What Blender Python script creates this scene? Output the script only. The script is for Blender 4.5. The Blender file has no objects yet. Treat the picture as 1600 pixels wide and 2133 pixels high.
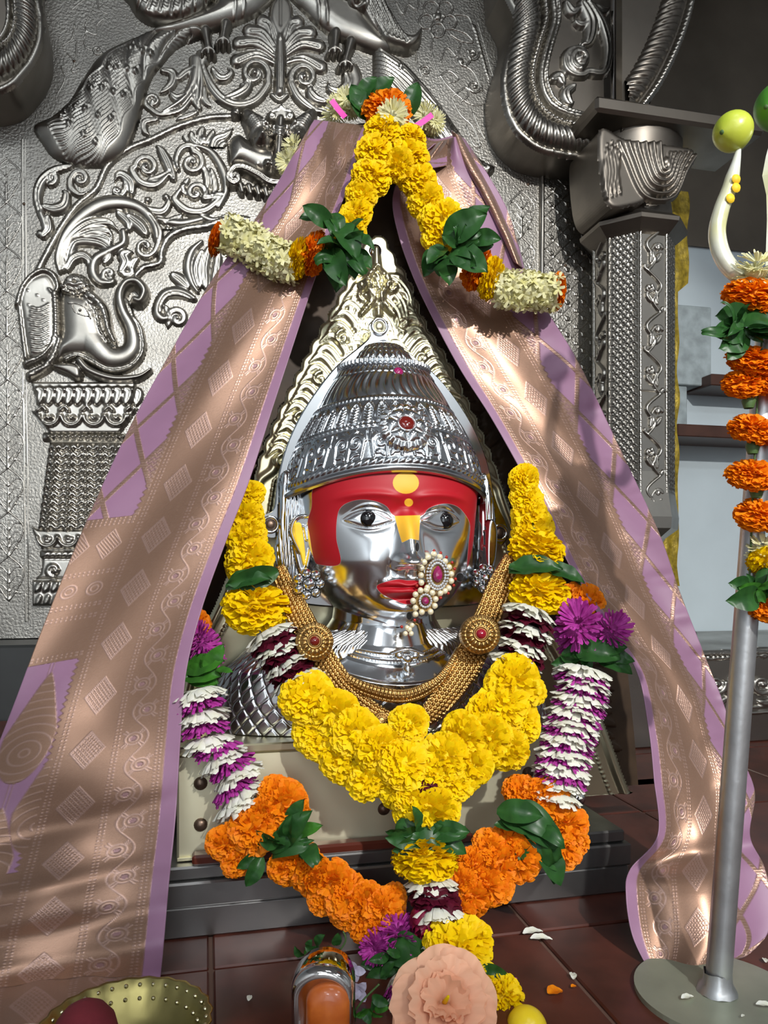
import bpy, math, random
import numpy as np
from mathutils import Vector, Matrix

# ------------------------------------------------------------------ camera, light, exposure
scene = bpy.context.scene
COL = scene.collection
F = 1600.0                      # focal length in pixels of the 1600x2133 frame
HY = 1180.0                     # row of the horizon
PHI = math.radians(13.0)        # camera turned to the right of the shrine's axis
CAMZ = 0.475
FWD = np.array([math.sin(PHI), math.cos(PHI), 0.0])
RGT = np.array([math.cos(PHI), -math.sin(PHI), 0.0])
UPV = np.array([0.0, 0.0, 1.0])
CAM = np.array([0.0, 0.0, CAMZ])

cd = bpy.data.cameras.new('camera'); cam = bpy.data.objects.new('camera', cd); COL.objects.link(cam)
cam.location = CAM; cam.rotation_euler = (math.pi / 2, 0, -PHI)
cd.sensor_fit = 'AUTO'; cd.sensor_width = 36.0; cd.lens = 36.0 * F / 2133.0
cd.shift_y = (HY - 1066.5) / 2133.0
cd.clip_start = 0.02
scene.camera = cam

world = bpy.data.worlds.new('world'); scene.world = world; world.use_nodes = True
world.node_tree.nodes['Background'].inputs[0].default_value = (0.55, 0.62, 0.70, 1)
world.node_tree.nodes['Background'].inputs[1].default_value = 0.12

def aim(o, target):
    o.rotation_euler = (Vector(target) - Vector(o.location)).to_track_quat('-Z', 'Y').to_euler()

def spot(name, loc, target, power, size_deg, blend, radius, color=(1, 1, 1)):
    l = bpy.data.lights.new(name, 'SPOT'); l.energy = power; l.spot_size = math.radians(size_deg)
    l.spot_blend = blend; l.shadow_soft_size = radius; l.color = color
    o = bpy.data.objects.new(name, l); COL.objects.link(o); o.location = loc; aim(o, target); return o

def area(name, loc, target, power, sx, sy, color=(1, 1, 1)):
    l = bpy.data.lights.new(name, 'AREA'); l.energy = power; l.shape = 'RECTANGLE'; l.size = sx; l.size_y = sy; l.color = color
    o = bpy.data.objects.new(name, l); COL.objects.link(o); o.location = loc; aim(o, target); return o

# ceiling lamps of the sanctum: one strong lamp to the right of the viewer, panels overhead, then added fills
spot('ceiling_spot', (0.75, -1.55, 1.95), (0.68, 1.2, 0.90), 330, 43, 0.34, 0.035, (1.0, 0.98, 0.94))
area('ceiling_panel', (0.3, -0.5, 2.95), (0.3, -0.5, 0), 8, 0.6, 0.6, (0.92, 0.97, 1.0))
area('ceiling_panel.001', (-1.2, -1.6, 2.95), (-1.2, -1.6, 0), 9, 0.6, 0.6, (0.92, 0.97, 1.0))
area('ceiling_panel.002', (1.9, -1.2, 2.95), (1.9, -1.2, 0), 12, 0.6, 0.6, (0.92, 0.97, 1.0))
area('front_fill', (-0.9, -3.5, 1.15), (-0.9, 1, 1.15), 28, 1.5, 2.1, (0.86, 0.94, 1.0))  # added fill and bright reflection for the silver; no door is built here

area('wall_fill_a', (-1.0, -2.7, 2.95), (-1.0, -2.7, 0), 46, 0.6, 0.6, (0.90, 0.96, 1.0))  # added to light the front wall so the silver face reflects it brighter
area('wall_fill_b', (1.2, -2.7, 2.95), (1.2, -2.7, 0), 46, 0.6, 0.6, (0.90, 0.96, 1.0))  # second added fill for the front wall and the face reflections

vs = scene.view_settings
vs.view_transform = 'Standard'; vs.look = 'None'; vs.exposure = -0.12; vs.gamma = 1.0; vs.use_curve_mapping = False

# ------------------------------------------------------------------ helpers
def W(px, py, d):
    """point at camera depth d seen at pixel (px, py)"""
    return CAM + d * (FWD + RGT * ((px - 800.0) / F) + UPV * ((HY - py) / F))

def WY(px, py, Y):
    """point of the vertical plane y = Y (parallel to the back panel) at pixel"""
    t = (px - 800.0) / F
    d = Y / (FWD[1] + RGT[1] * t)
    return W(px, py, d)

def WYa(px, py, Y):
    px = np.asarray(px, float); py = np.asarray(py, float)
    t = (px - 800.0) / F; d = Y / (FWD[1] + RGT[1] * t)
    return np.stack([d * (FWD[0] + RGT[0] * t), d * (FWD[1] + RGT[1] * t), CAMZ + d * (HY - py) / F], -1)

def Wa(px, py, d):
    px = np.asarray(px, float); py = np.asarray(py, float); d = np.asarray(d, float)
    t = (px - 800.0) / F
    return np.stack([d * (FWD[0] + RGT[0] * t), d * (FWD[1] + RGT[1] * t), CAMZ + d * (HY - py) / F], -1)

def WF(px, py, z=0.0):
    """point of the horizontal plane z at pixel"""
    d = (CAMZ - z) * F / (py - HY)
    return W(px, py, d)

def proj(P):
    P = np.asarray(P, float) - CAM
    d = P @ FWD
    return 800 + F * (P @ RGT) / d, HY - F * P[..., 2] / d, d

def lerp_tab(tab, x):
    xs = [t[0] for t in tab]
    return np.interp(x, xs, [t[1] for t in tab])

def cat(pts, step=4.0, closed=False):
    """Catmull-Rom resampling of a polyline (any dimension)"""
    P = np.asarray(pts, float)
    if len(P) < 3 and not closed:
        n = max(2, int(np.linalg.norm(P[1, :2] - P[0, :2]) / step) + 1)
        return P[0] + (P[1] - P[0]) * np.linspace(0, 1, n)[:, None]
    out = []
    n = len(P); m = n if closed else n - 1
    for i in range(m):
        if closed: p0, p1, p2, p3 = P[i - 1], P[i], P[(i + 1) % n], P[(i + 2) % n]
        else: p0, p1, p2, p3 = P[max(i - 1, 0)], P[i], P[i + 1], P[min(i + 2, n - 1)]
        k = max(2, int(np.linalg.norm(p2[:2] - p1[:2]) / step) + 1)
        t = np.linspace(0, 1, k, endpoint=False)[:, None]
        out.append(0.5 * ((2 * p1) + (-p0 + p2) * t + (2 * p0 - 5 * p1 + 4 * p2 - p3) * t * t + (-p0 + 3 * p1 - 3 * p2 + p3) * t ** 3))
    out = np.concatenate(out)
    return out if closed else np.vstack([out, P[-1]])

def poly_sd(px, py, poly):
    """signed distance (inside positive) of points to a polygon"""
    poly = np.asarray(poly, float); a = poly; b = np.roll(poly, -1, 0)
    best = np.full(np.shape(px), 1e9); inside = np.zeros(np.shape(px), bool)
    for (ax, ay), (bx, by) in zip(a, b):
        dx, dy = bx - ax, by - ay; L = dx * dx + dy * dy + 1e-12
        t = np.clip(((px - ax) * dx + (py - ay) * dy) / L, 0, 1)
        best = np.minimum(best, np.hypot(px - ax - t * dx, py - ay - t * dy))
        c = ((ay > py) != (by > py)) & (px < (bx - ax) * (py - ay) / (by - ay + 1e-12) + ax)
        inside ^= c
    return np.where(inside, best, -best)

# ---- objects
def link(o, parent=None):
    COL.objects.link(o)
    if parent is not None: o.parent = parent
    return o

def tag(o, label=None, cat=None, group=None, kind=None):
    if label: o['label'] = label
    if cat: o['category'] = cat
    if group: o['group'] = group
    if kind: o['kind'] = kind
    return o

def thing(name, label, category, loc=(0, 0, 0), group=None):
    o = bpy.data.objects.new(name, None); link(o); o.location = Vector(loc); o.empty_display_size = 0.05
    return tag(o, label, category, group)

def world_origin(o):
    v = Vector(o.location)
    return v + world_origin(o.parent) if o.parent else v

def mesh_data(name, V, faces, smooth=True):
    me = bpy.data.meshes.new(name)
    V = np.asarray(V, float)
    if isinstance(faces, np.ndarray):
        n, k = faces.shape
        me.vertices.add(len(V)); me.vertices.foreach_set('co', V.astype(np.float32).ravel())
        me.loops.add(n * k); me.loops.foreach_set('vertex_index', faces.astype(np.int32).ravel())
        me.polygons.add(n); me.polygons.foreach_set('loop_start', np.arange(0, n * k, k, dtype=np.int32))
        me.update(calc_edges=True); me.validate()
    else:
        me.from_pydata([tuple(v) for v in V], [], [tuple(f) for f in faces]); me.update()
    if smooth: me.polygons.foreach_set('use_smooth', np.ones(len(me.polygons), bool))
    return me

def obj(name, V, faces, mat, parent=None, smooth=True, label=None):
    """mesh object from WORLD coordinates"""
    V = np.asarray(V, float)
    if parent is not None: V = V - np.array(world_origin(parent))
    me = mesh_data(name, V, faces, smooth); me.materials.append(mat)
    o = bpy.data.objects.new(name, me); link(o, parent)
    if label: o['label'] = label
    return o

def top(name, V, faces, mat, label=None, cat=None, group=None, kind=None, smooth=True):
    """a top-level thing of one mesh, its origin at its base"""
    V = np.asarray(V, float); c = (V.min(0) + V.max(0)) / 2; c[2] = V[:, 2].min()
    me = mesh_data(name, V - c, faces, smooth); me.materials.append(mat)
    o = bpy.data.objects.new(name, me); link(o); o.location = c
    return tag(o, label, cat, group, kind)

def inst(name, me, parent, pos, scale, axis=(0, 0, 1), spin=0.0, up=None):
    """an object that shares mesh ME, its local Z along AXIS"""
    o = bpy.data.objects.new(name, me); link(o, parent)
    q = Vector(axis).normalized().to_track_quat('Z', 'Y') @ Matrix.Rotation(spin, 3, 'Z').to_quaternion()
    p = Vector(pos)
    if parent is not None: p = p - world_origin(parent)
    o.location = p; o.rotation_euler = q.to_euler()
    o.scale = scale if hasattr(scale, '__len__') else (scale,) * 3
    return o

def grid_faces(nr, nc, wrap=False):
    r = np.arange(nr - 1)[:, None]; c = np.arange(nc if wrap else nc - 1)[None, :]
    c2 = (c + 1) % nc
    a = r * nc + c; b = r * nc + c2; d = (r + 1) * nc + c; e = (r + 1) * nc + c2
    return np.stack([a, d, e, b], -1).reshape(-1, 4)

def box_vf(lo, hi, bev=0.0):
    lo = np.asarray(lo, float); hi = np.asarray(hi, float)
    if bev <= 0:
        V = [(x, y, z) for z in (lo[2], hi[2]) for y in (lo[1], hi[1]) for x in (lo[0], hi[0])]
        Fc = [(0, 2, 3, 1), (4, 5, 7, 6), (0, 1, 5, 4), (2, 6, 7, 3), (0, 4, 6, 2), (1, 3, 7, 5)]
        return np.array(V), Fc
    V = []; idx = {}
    for i, sx in enumerate((0, 1)):
        for j, sy in enumerate((0, 1)):
            for k, sz in enumerate((0, 1)):
                c = np.array([(lo, hi)[sx][0], (lo, hi)[sy][1], (lo, hi)[sz][2]])
                s = np.array([1 - 2 * sx, 1 - 2 * sy, 1 - 2 * sz]) * bev
                for ax in range(3):
                    p = c + s; p[ax] = c[ax]; idx[(sx, sy, sz, ax)] = len(V); V.append(p)
    I = lambda a, b, c, ax: idx[(a, b, c, ax)]
    Fc = []
    for s in (0, 1):
        Fc.append([I(s, 0, 0, 0), I(s, 0, 1, 0), I(s, 1, 1, 0), I(s, 1, 0, 0)])
        Fc.append([I(0, s, 0, 1), I(1, s, 0, 1), I(1, s, 1, 1), I(0, s, 1, 1)])
        Fc.append([I(0, 0, s, 2), I(0, 1, s, 2), I(1, 1, s, 2), I(1, 0, s, 2)])
    for a in (0, 1):
        for b in (0, 1):
            Fc.append([I(a, b, 0, 0), I(a, b, 1, 0), I(a, b, 1, 1), I(a, b, 0, 1)])
            Fc.append([I(a, 0, b, 0), I(a, 1, b, 0), I(a, 1, b, 2), I(a, 0, b, 2)])
            Fc.append([I(0, a, b, 1), I(1, a, b, 1), I(1, a, b, 2), I(0, a, b, 2)])
            for c in (0, 1): Fc.append([I(a, b, c, 0), I(a, b, c, 1), I(a, b, c, 2)])
    cen = (lo + hi) / 2; V = np.array(V); out = []
    for f in dict.fromkeys(tuple(f) for f in Fc):
        p = V[list(f)]; n = np.cross(p[1] - p[0], p[2] - p[0])
        out.append(f if n @ (p.mean(0) - cen) > 0 else f[::-1])
    return V, out

def tube_vf(pts, r, n=10, cap=True, squash=1.0, ref=(0, 1, 0.01)):
    P = np.asarray(pts, float); m = len(P); r = np.broadcast_to(np.asarray(r, float), (m,))
    T = np.gradient(P, axis=0); T /= np.linalg.norm(T, axis=1)[:, None] + 1e-12
    A = np.cross(T, np.asarray(ref, float)); A /= np.linalg.norm(A, axis=1)[:, None] + 1e-12
    B = np.cross(T, A)
    th = np.linspace(0, 2 * math.pi, n, endpoint=False)
    V = P[:, None] + r[:, None, None] * (np.cos(th)[None, :, None] * A[:, None] + squash * np.sin(th)[None, :, None] * B[:, None])
    V = V.reshape(-1, 3); fc = [tuple(f) for f in grid_faces(m, n, True)]
    if cap:
        fc.append(tuple(range(n))); fc.append(tuple(range((m - 1) * n, m * n))[::-1])
    return V, fc

def lathe_vf(prof, center, n=32, ax=(1, 0, 0), ay=(0, 1, 0), az=(0, 0, 1), cap=False):
    """profile of (radius, height) turned about az through center"""
    prof = np.asarray(prof, float); th = np.linspace(0, 2 * math.pi, n, endpoint=False)
    ax, ay, az, c = (np.asarray(a, float) for a in (ax, ay, az, center))
    V = c + prof[:, 0][:, None, None] * (np.cos(th)[None, :, None] * ax + np.sin(th)[None, :, None] * ay) + prof[:, 1][:, None, None] * az
    fc = [tuple(f) for f in grid_faces(len(prof), n, True)]
    if cap: fc.append(tuple(range((len(prof) - 1) * n, len(prof) * n)))
    return V.reshape(-1, 3), fc

def join_vf(parts):
    V, Fc, k = [], [], 0
    for v, f in parts:
        V.append(np.asarray(v, float)); Fc += [tuple(int(i) + k for i in q) for q in f]; k += len(v)
    return np.vstack(V), Fc

def basis(n):
    n = np.asarray(n, float); n = n / np.linalg.norm(n)
    a = np.cross(n, [0, 0, 1.0]); 
    if np.linalg.norm(a) < 1e-3: a = np.array([1.0, 0, 0])
    a /= np.linalg.norm(a); return a, np.cross(n, a), n

# ------------------------------------------------------------------ materials
def mat(name, base, metallic=0.0, rough=0.5, var=0.0, var_scale=8.0, bump=0.0, bump_scale=60.0, kind='noise', spec=0.5,
        sheen=0.0, trans=0.0, base2=None, coat=0.0, ior=None, sub=0.0, detail=4.0, rvar=0.0):
    m = bpy.data.materials.new(name); m.use_nodes = True
    nt = m.node_tree; b = nt.nodes['Principled BSDF']; N = nt.nodes.new; L = nt.links.new
    b.inputs['Base Color'].default_value = (*base, 1); b.inputs['Metallic'].default_value = metallic
    b.inputs['Roughness'].default_value = rough; b.inputs['Specular IOR Level'].default_value = spec
    if coat: b.inputs['Coat Weight'].default_value = coat; b.inputs['Coat Roughness'].default_value = 0.08
    if trans: b.inputs['Transmission Weight'].default_value = trans
    if ior: b.inputs['IOR'].default_value = ior
    if sheen: b.inputs['Sheen Weight'].default_value = sheen
    if sub: b.inputs['Subsurface Weight'].default_value = sub; b.inputs['Subsurface Radius'].default_value = (0.004, 0.003, 0.002); b.inputs['Subsurface Scale'].default_value = 1.0
    tc = N('ShaderNodeTexCoord')
    if var or base2:
        nz = N('ShaderNodeTexNoise'); nz.inputs['Scale'].default_value = var_scale; nz.inputs['Detail'].default_value = detail
        L(tc.outputs['Object'], nz.inputs['Vector'])
        mx = N('ShaderNodeMix'); mx.data_type = 'RGBA'
        b2 = base2 if base2 else tuple(c * (1 - var) for c in base)
        mx.inputs['A'].default_value = (*base, 1); mx.inputs['B'].default_value = (*b2, 1)
        rp = N('ShaderNodeMapRange'); rp.inputs['From Min'].default_value = 0.35; rp.inputs['From Max'].default_value = 0.65
        L(nz.outputs['Fac'], rp.inputs['Value']); L(rp.outputs['Result'], mx.inputs['Factor']); L(mx.outputs['Result'], b.inputs['Base Color'])
        if rvar:
            r2 = N('ShaderNodeMapRange'); r2.inputs['To Min'].default_value = rough; r2.inputs['To Max'].default_value = rough + rvar
            L(rp.outputs['Result'], r2.inputs['Value']); L(r2.outputs['Result'], b.inputs['Roughness'])
    if bump:
        if kind == 'voronoi':
            t = N('ShaderNodeTexVoronoi'); t.inputs['Scale'].default_value = bump_scale; out = t.outputs['Distance']
        else:
            t = N('ShaderNodeTexNoise'); t.inputs['Scale'].default_value = bump_scale; t.inputs['Detail'].default_value = 3; out = t.outputs['Fac']
        L(tc.outputs['Object'], t.inputs['Vector'])
        bp = N('ShaderNodeBump'); bp.inputs['Strength'].default_value = bump; bp.inputs['Distance'].default_value = 0.002
        L(out, bp.inputs['Height']); L(bp.outputs['Normal'], b.inputs['Normal'])
    return m

M = {}
M['silver_sheet'] = mat('hammered_silver', (0.40, 0.38, 0.345), 1, 0.33, var=0.3, var_scale=5, bump=0.85, bump_scale=170, rvar=0.15)
M['silver_relief'] = mat('embossed_silver', (0.47, 0.445, 0.40), 1, 0.27, var=0.25, var_scale=9, bump=0.10, bump_scale=60, rvar=0.12)
M['silver_smooth'] = mat('smooth_old_silver', (0.41, 0.385, 0.345), 1, 0.26, var=0.25, var_scale=6, bump=0.08, bump_scale=30, rvar=0.12)
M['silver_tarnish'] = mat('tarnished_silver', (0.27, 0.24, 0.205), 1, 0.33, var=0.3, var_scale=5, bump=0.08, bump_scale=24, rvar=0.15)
M['silver_bright'] = mat('polished_silver', (0.86, 0.88, 0.90), 1, 0.11, var=0.08, var_scale=12, bump=0.05, bump_scale=14)
M['silver_crown'] = mat('chased_silver', (0.66, 0.69, 0.72), 1, 0.20, var=0.2, var_scale=25, bump=0.05, bump_scale=150)
M['silver_body'] = mat('quilted_silver', (0.62, 0.62, 0.63), 1, 0.22, var=0.2, var_scale=25)
M['brass'] = mat('pale_polished_brass', (0.74, 0.69, 0.47), 1, 0.28, var=0.12, var_scale=9, bump=0.06, bump_scale=18, rvar=0.08)
M['brass_plain'] = mat('brushed_pale_brass', (0.86, 0.82, 0.60), 0.85, 0.46, var=0.1, var_scale=7, bump=0.08, bump_scale=22, rvar=0.08)
M['brass_dull'] = mat('dull_brass', (0.42, 0.36, 0.14), 1, 0.40, var=0.3, var_scale=25)
M['bronze_dark'] = mat('dark_bronze', (0.07, 0.04, 0.02), 0.15, 0.6, var=0.5, var_scale=14, bump=0.2, bump_scale=30)
M['bronze_vault'] = mat('browned_metal', (0.16, 0.135, 0.105), 0.5, 0.5, var=0.3, var_scale=4, bump=0.1, bump_scale=8)
M['gold'] = mat('antique_gold', (0.56, 0.34, 0.12), 1, 0.36, var=0.4, var_scale=90)
M['gold_dark'] = mat('gold_mesh_ground', (0.34, 0.20, 0.07), 1, 0.42, var=0.3, var_scale=60)
M['steel'] = mat('worn_steel_cladding', (0.36, 0.355, 0.35), 1, 0.30, var=0.35, var_scale=6, bump=0.06, bump_scale=12, rvar=0.15)
M['steel_pole'] = mat('galvanised_steel', (0.55, 0.56, 0.57), 0.9, 0.42, var=0.2, var_scale=30, bump=0.15, bump_scale=90)
M['plate'] = mat('painted_steel_plate', (0.40, 0.43, 0.33), 0.55, 0.5, var=0.2, var_scale=14)
M['trident'] = mat('milky_white_metal', (0.80, 0.82, 0.76), 0.25, 0.22, base2=(0.62, 0.60, 0.25), var_scale=14, coat=0.3)
M['turmeric'] = mat('turmeric_paste', (0.95, 0.60, 0.02), 0, 0.6, var=0.15, var_scale=60)
M['red_stone'] = mat('polished_red_stone', (0.105, 0.028, 0.018), 0, 0.36, var=0.5, var_scale=14, bump=0.05, bump_scale=30)
M['joint'] = mat('cement_joint', (0.13, 0.07, 0.05), 0, 0.85)
M['maroon_wood'] = mat('maroon_wood', (0.11, 0.022, 0.012), 0, 0.32, var=0.3, var_scale=9)
M['dark_stone'] = mat('dark_stone', (0.03, 0.032, 0.032), 0, 0.45, var=0.3, var_scale=6)
M['wall_paint'] = mat('bluish_white_paint', (0.56, 0.64, 0.68), 0, 0.55, var=0.10, var_scale=3, bump=0.05, bump_scale=60)
M['room_paint'] = mat('grey_room_paint', (0.50, 0.51, 0.52), 0, 0.7)
M['room_dark'] = mat('white_room_paint', (0.70, 0.72, 0.73), 0, 0.7)
M['wood_paint'] = mat('chipped_blue_grey_paint', (0.38, 0.44, 0.46), 0, 0.6, base2=(0.24, 0.28, 0.29), var_scale=22, detail=8)
M['brown_wood'] = mat('brown_wood_edge', (0.07, 0.028, 0.018), 0, 0.4, var=0.3, var_scale=20)
M['gold_cloth'] = mat('mustard_brocade', (0.45, 0.32, 0.03), 0.4, 0.45, var=0.5, var_scale=60, bump=0.5, bump_scale=150)
M['black_gloss'] = mat('glossy_black', (0.004, 0.004, 0.005), 0, 0.05, coat=0.5)
M['ruby'] = mat('ruby_glass', (0.28, 0.005, 0.02), 0, 0.08, coat=0.6)
M['garnet'] = mat('brown_red_glass', (0.14, 0.008, 0.005), 0, 0.08, coat=0.6)
M['pinkstone'] = mat('magenta_glass', (0.30, 0.01, 0.10), 0, 0.08, coat=0.6)
M['pearl'] = mat('cream_pearl', (0.80, 0.72, 0.50), 0.15, 0.20, coat=0.5)
M['crystal'] = mat('white_crystal', (0.85, 0.87, 0.88), 0.7, 0.08)
M['redbead'] = mat('red_bead', (0.35, 0.02, 0.01), 0, 0.2)
M['screw'] = mat('dark_screw', (0.16, 0.11, 0.08), 0.8, 0.4)
def petal(name, base, base2, vs=40.0, tr=0.25, rough=0.6):
    m = mat(name, base, 0, rough, base2=base2, var_scale=vs, spec=0.25)
    nt = m.node_tree; b = nt.nodes['Principled BSDF']; out = nt.nodes['Material Output']
    t = nt.nodes.new('ShaderNodeBsdfTranslucent'); mx = nt.nodes.new('ShaderNodeMixShader'); mx.inputs[0].default_value = tr
    src = b.inputs['Base Color'].links[0].from_socket
    nt.links.new(src, t.inputs['Color']); nt.links.new(b.outputs[0], mx.inputs[1]); nt.links.new(t.outputs[0], mx.inputs[2])
    nt.links.new(mx.outputs[0], out.inputs['Surface']); return m
M['yellow'] = petal('yellow_marigold_petals', (0.95, 0.71, 0.0), (0.88, 0.58, 0.0), 3.0)
M['orange'] = petal('orange_marigold_petals', (0.92, 0.30, 0.004), (0.84, 0.20, 0.002), 3.0)
M['white'] = petal('white_petals', (0.86, 0.86, 0.80), (0.80, 0.80, 0.66), 3.0, 0.2)
M['cream'] = petal('cream_petals', (0.78, 0.76, 0.52), (0.66, 0.62, 0.26), 2.5, 0.2)
M['purple'] = petal('magenta_petals', (0.52, 0.07, 0.40), (0.34, 0.02, 0.24), 3.0, 0.2)
M['maroon'] = petal('maroon_rose_petals', (0.10, 0.006, 0.022), (0.055, 0.003, 0.010), 3.0, 0.1, 0.45)
M['rose'] = petal('crimson_rose_petals', (0.22, 0.006, 0.045), (0.12, 0.004, 0.02), 3.0, 0.1, 0.45)
M['peach'] = petal('peach_petals', (0.92, 0.58, 0.40), (0.90, 0.45, 0.27), 2.0, 0.3)
M['violet'] = petal('pale_violet_petals', (0.62, 0.58, 0.82), (0.75, 0.72, 0.85), 60.0, 0.3)
M['leaf'] = petal('dark_green_leaf', (0.030, 0.105, 0.022), (0.018, 0.065, 0.016), 3.0, 0.12, 0.35)
M['leaf_bright'] = petal('fresh_green_leaf', (0.05, 0.19, 0.02), (0.03, 0.11, 0.015), 3.0, 0.15, 0.35)
M['sepal'] = mat('green_flower_cup', (0.06, 0.12, 0.03), 0, 0.6)
M['lime'] = mat('yellow_green_lime_skin', (0.36, 0.48, 0.03), 0, 0.32, base2=(0.50, 0.55, 0.06), var_scale=14, bump=0.12, bump_scale=160)
M['lime_dark'] = mat('green_lime_skin', (0.05, 0.20, 0.02), 0, 0.35, base2=(0.08, 0.26, 0.03), var_scale=14, bump=0.12, bump_scale=160)
M['lemon'] = mat('yellow_lemon_skin', (0.85, 0.62, 0.02), 0, 0.3, bump=0.1, bump_scale=200)
M['kumkum'] = mat('red_kumkum_powder', (0.16, 0.012, 0.02), 0, 0.9, var=0.2, var_scale=40, bump=0.2, bump_scale=200)
M['sindoor'] = mat('orange_sindoor_coating', (0.62, 0.15, 0.02), 0, 0.35, base2=(0.50, 0.10, 0.012), var_scale=60, bump=0.15, bump_scale=60, coat=0.3)
M['chrome'] = mat('mirror_steel', (0.62, 0.60, 0.58), 1, 0.07)
M['pink_ribbon'] = mat('pink_ribbon', (0.70, 0.05, 0.38), 0, 0.4)

# ------------------------------------------------------------------ embossed relief: height fields drawn with strokes
class HF:
    def __init__(s, x0, y0, x1, y1, step=2.5):
        s.x0, s.y0, s.st = x0, y0, step
        s.nx = int((x1 - x0) / step) + 1; s.ny = int((y1 - y0) / step) + 1
        s.gx = x0 + step * np.arange(s.nx); s.gy = y0 + step * np.arange(s.ny)
        s.X, s.Y = np.meshgrid(s.gx, s.gy); s.h = np.zeros_like(s.X)
    def win(s, xa, ya, xb, yb):
        i0 = max(0, int((xa - s.x0) / s.st)); i1 = min(s.nx, int((xb - s.x0) / s.st) + 2)
        j0 = max(0, int((ya - s.y0) / s.st)); j1 = min(s.ny, int((yb - s.y0) / s.st) + 2)
        return slice(j0, max(j0, j1)), slice(i0, max(i0, i1))
    def put(s, t, op, sl=None):
        h = s.h if sl is None else s.h[sl]
        if op == 'max': np.maximum(h, t, out=h)
        elif op == 'add': h += t
        elif op == 'addin': h += t * (h > 0.3)
        elif op == 'sub': h -= np.minimum(t, np.maximum(h - 0.4, 0))
        return s
    def ridge(s, pts, w, H, op='max', prof='round', step=3.0, rope=None, smooth=True):
        P = cat(pts, step) if smooth else np.asarray(pts, float)
        n = len(P); u = np.linspace(0, 1, n)
        w = np.interp(u, np.linspace(0, 1, len(np.atleast_1d(w))), np.atleast_1d(w)) if np.ndim(w) else np.full(n, float(w))
        Hh = np.interp(u, np.linspace(0, 1, len(np.atleast_1d(H))), np.atleast_1d(H)) if np.ndim(H) else np.full(n, float(H))
        wm = w.max() + s.st
        sl = s.win(P[:, 0].min() - wm, P[:, 1].min() - wm, P[:, 0].max() + wm, P[:, 1].max() + wm)
        T = np.zeros_like(s.h[sl]); X0 = s.X[sl]; Y0 = s.Y[sl]
        if T.size == 0: return s
        arc = np.concatenate([[0], np.cumsum(np.hypot(*np.diff(P[:, :2], axis=0).T))])
        for i in range(n - 1):
            (ax, ay), (bx, by) = P[i, :2], P[i + 1, :2]; ww = max(w[i], w[i + 1]) + s.st
            i0 = max(0, int((min(ax, bx) - ww - X0[0, 0]) / s.st)); i1 = int((max(ax, bx) + ww - X0[0, 0]) / s.st) + 2
            j0 = max(0, int((min(ay, by) - ww - Y0[0, 0]) / s.st)); j1 = int((max(ay, by) + ww - Y0[0, 0]) / s.st) + 2
            if i1 <= 0 or j1 <= 0: continue
            x = X0[j0:j1, i0:i1]; y = Y0[j0:j1, i0:i1]
            if x.size == 0: continue
            dx, dy = bx - ax, by - ay; LL = dx * dx + dy * dy + 1e-9
            t = np.clip(((x - ax) * dx + (y - ay) * dy) / LL, 0, 1)
            ex = x - ax - t * dx; ey = y - ay - t * dy
            r2 = (ex * ex + ey * ey) / (w[i] + (w[i + 1] - w[i]) * t + 1e-6) ** 2
            hh = Hh[i] + (Hh[i + 1] - Hh[i]) * t
            if prof == 'round': v = hh * np.sqrt(np.maximum(0, 1 - r2))
            elif prof == 'soft': v = hh * np.maximum(0, 1 - r2) ** 2
            else: v = hh * np.clip((1 - np.sqrt(r2)) * 3, 0, 1)
            if rope:
                L = math.sqrt(LL); side = (ex * -dy + ey * dx) / L
                ph = (arc[i] + t * L + side * rope[2]) / rope[0]
                v = v * (1 - rope[1] * (0.5 + 0.5 * np.cos(2 * math.pi * ph)))
            np.maximum(T[j0:j1, i0:i1], v, out=T[j0:j1, i0:i1])
        return s.put(T, op, sl)
    def groove(s, pts, w, D, step=3.0): return s.ridge(pts, w, D, 'sub', 'soft', step)
    def blob(s, poly, H, edge, op='max', smooth=True, base=0.0):
        P = cat(poly, 5.0, True) if smooth else np.asarray(poly, float)
        sl = s.win(P[:, 0].min() - 4, P[:, 1].min() - 4, P[:, 0].max() + 4, P[:, 1].max() + 4)
        d = poly_sd(s.X[sl], s.Y[sl], P)
        q = np.clip(d / edge, 0, 1)
        v = np.where(d > 0, base + H * np.sqrt(1 - (1 - q) ** 2), 0)
        return s.put(v, op, sl)
    def ball(s, cx, cy, r, H, op='max', ry=None, ang=0.0, prof='round'):
        ry = ry or r; m = max(r, ry)
        sl = s.win(cx - m, cy - m, cx + m, cy + m); x = s.X[sl] - cx; y = s.Y[sl] - cy
        c, k = math.cos(ang), math.sin(ang)
        q = ((x * c + y * k) / r) ** 2 + ((-x * k + y * c) / ry) ** 2
        v = H * np.sqrt(np.maximum(0, 1 - q)) if prof == 'round' else H * np.maximum(0, 1 - q) ** 2
        return s.put(v, op, sl)
    def ring(s, cx, cy, r, w, H, op='max', a0=0, a1=360):
        a = np.radians(np.linspace(a0, a1, max(8, int(r * abs(a1 - a0) / 57 / 3))))
        return s.ridge(np.stack([cx + r * np.cos(a), cy + r * np.sin(a)], 1), w, H, op, smooth=False)
    def scroll(s, stem, c, r, a0, turns, w0, w1, H, op='max', line=True):
        """a stem that rolls up into a volute about centre c"""
        n = int(abs(turns) * 22) + 4; t = np.linspace(0, 1, n)
        a = math.radians(a0) + 2 * math.pi * turns * t; rr = r * (1 - 0.86 * t)
        sp = np.stack([c[0] + rr * np.cos(a), c[1] + rr * np.sin(a)], 1)
        P = np.vstack([np.asarray(stem, float).reshape(-1, 2), sp]) if len(stem) else sp
        Q = cat(P, 3.0)
        m = len(Q); u = np.linspace(0, 1, m); w = w0 + (w1 - w0) * u
        if len(stem): w = w * np.clip(0.35 + u * 4, 0, 1)
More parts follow.
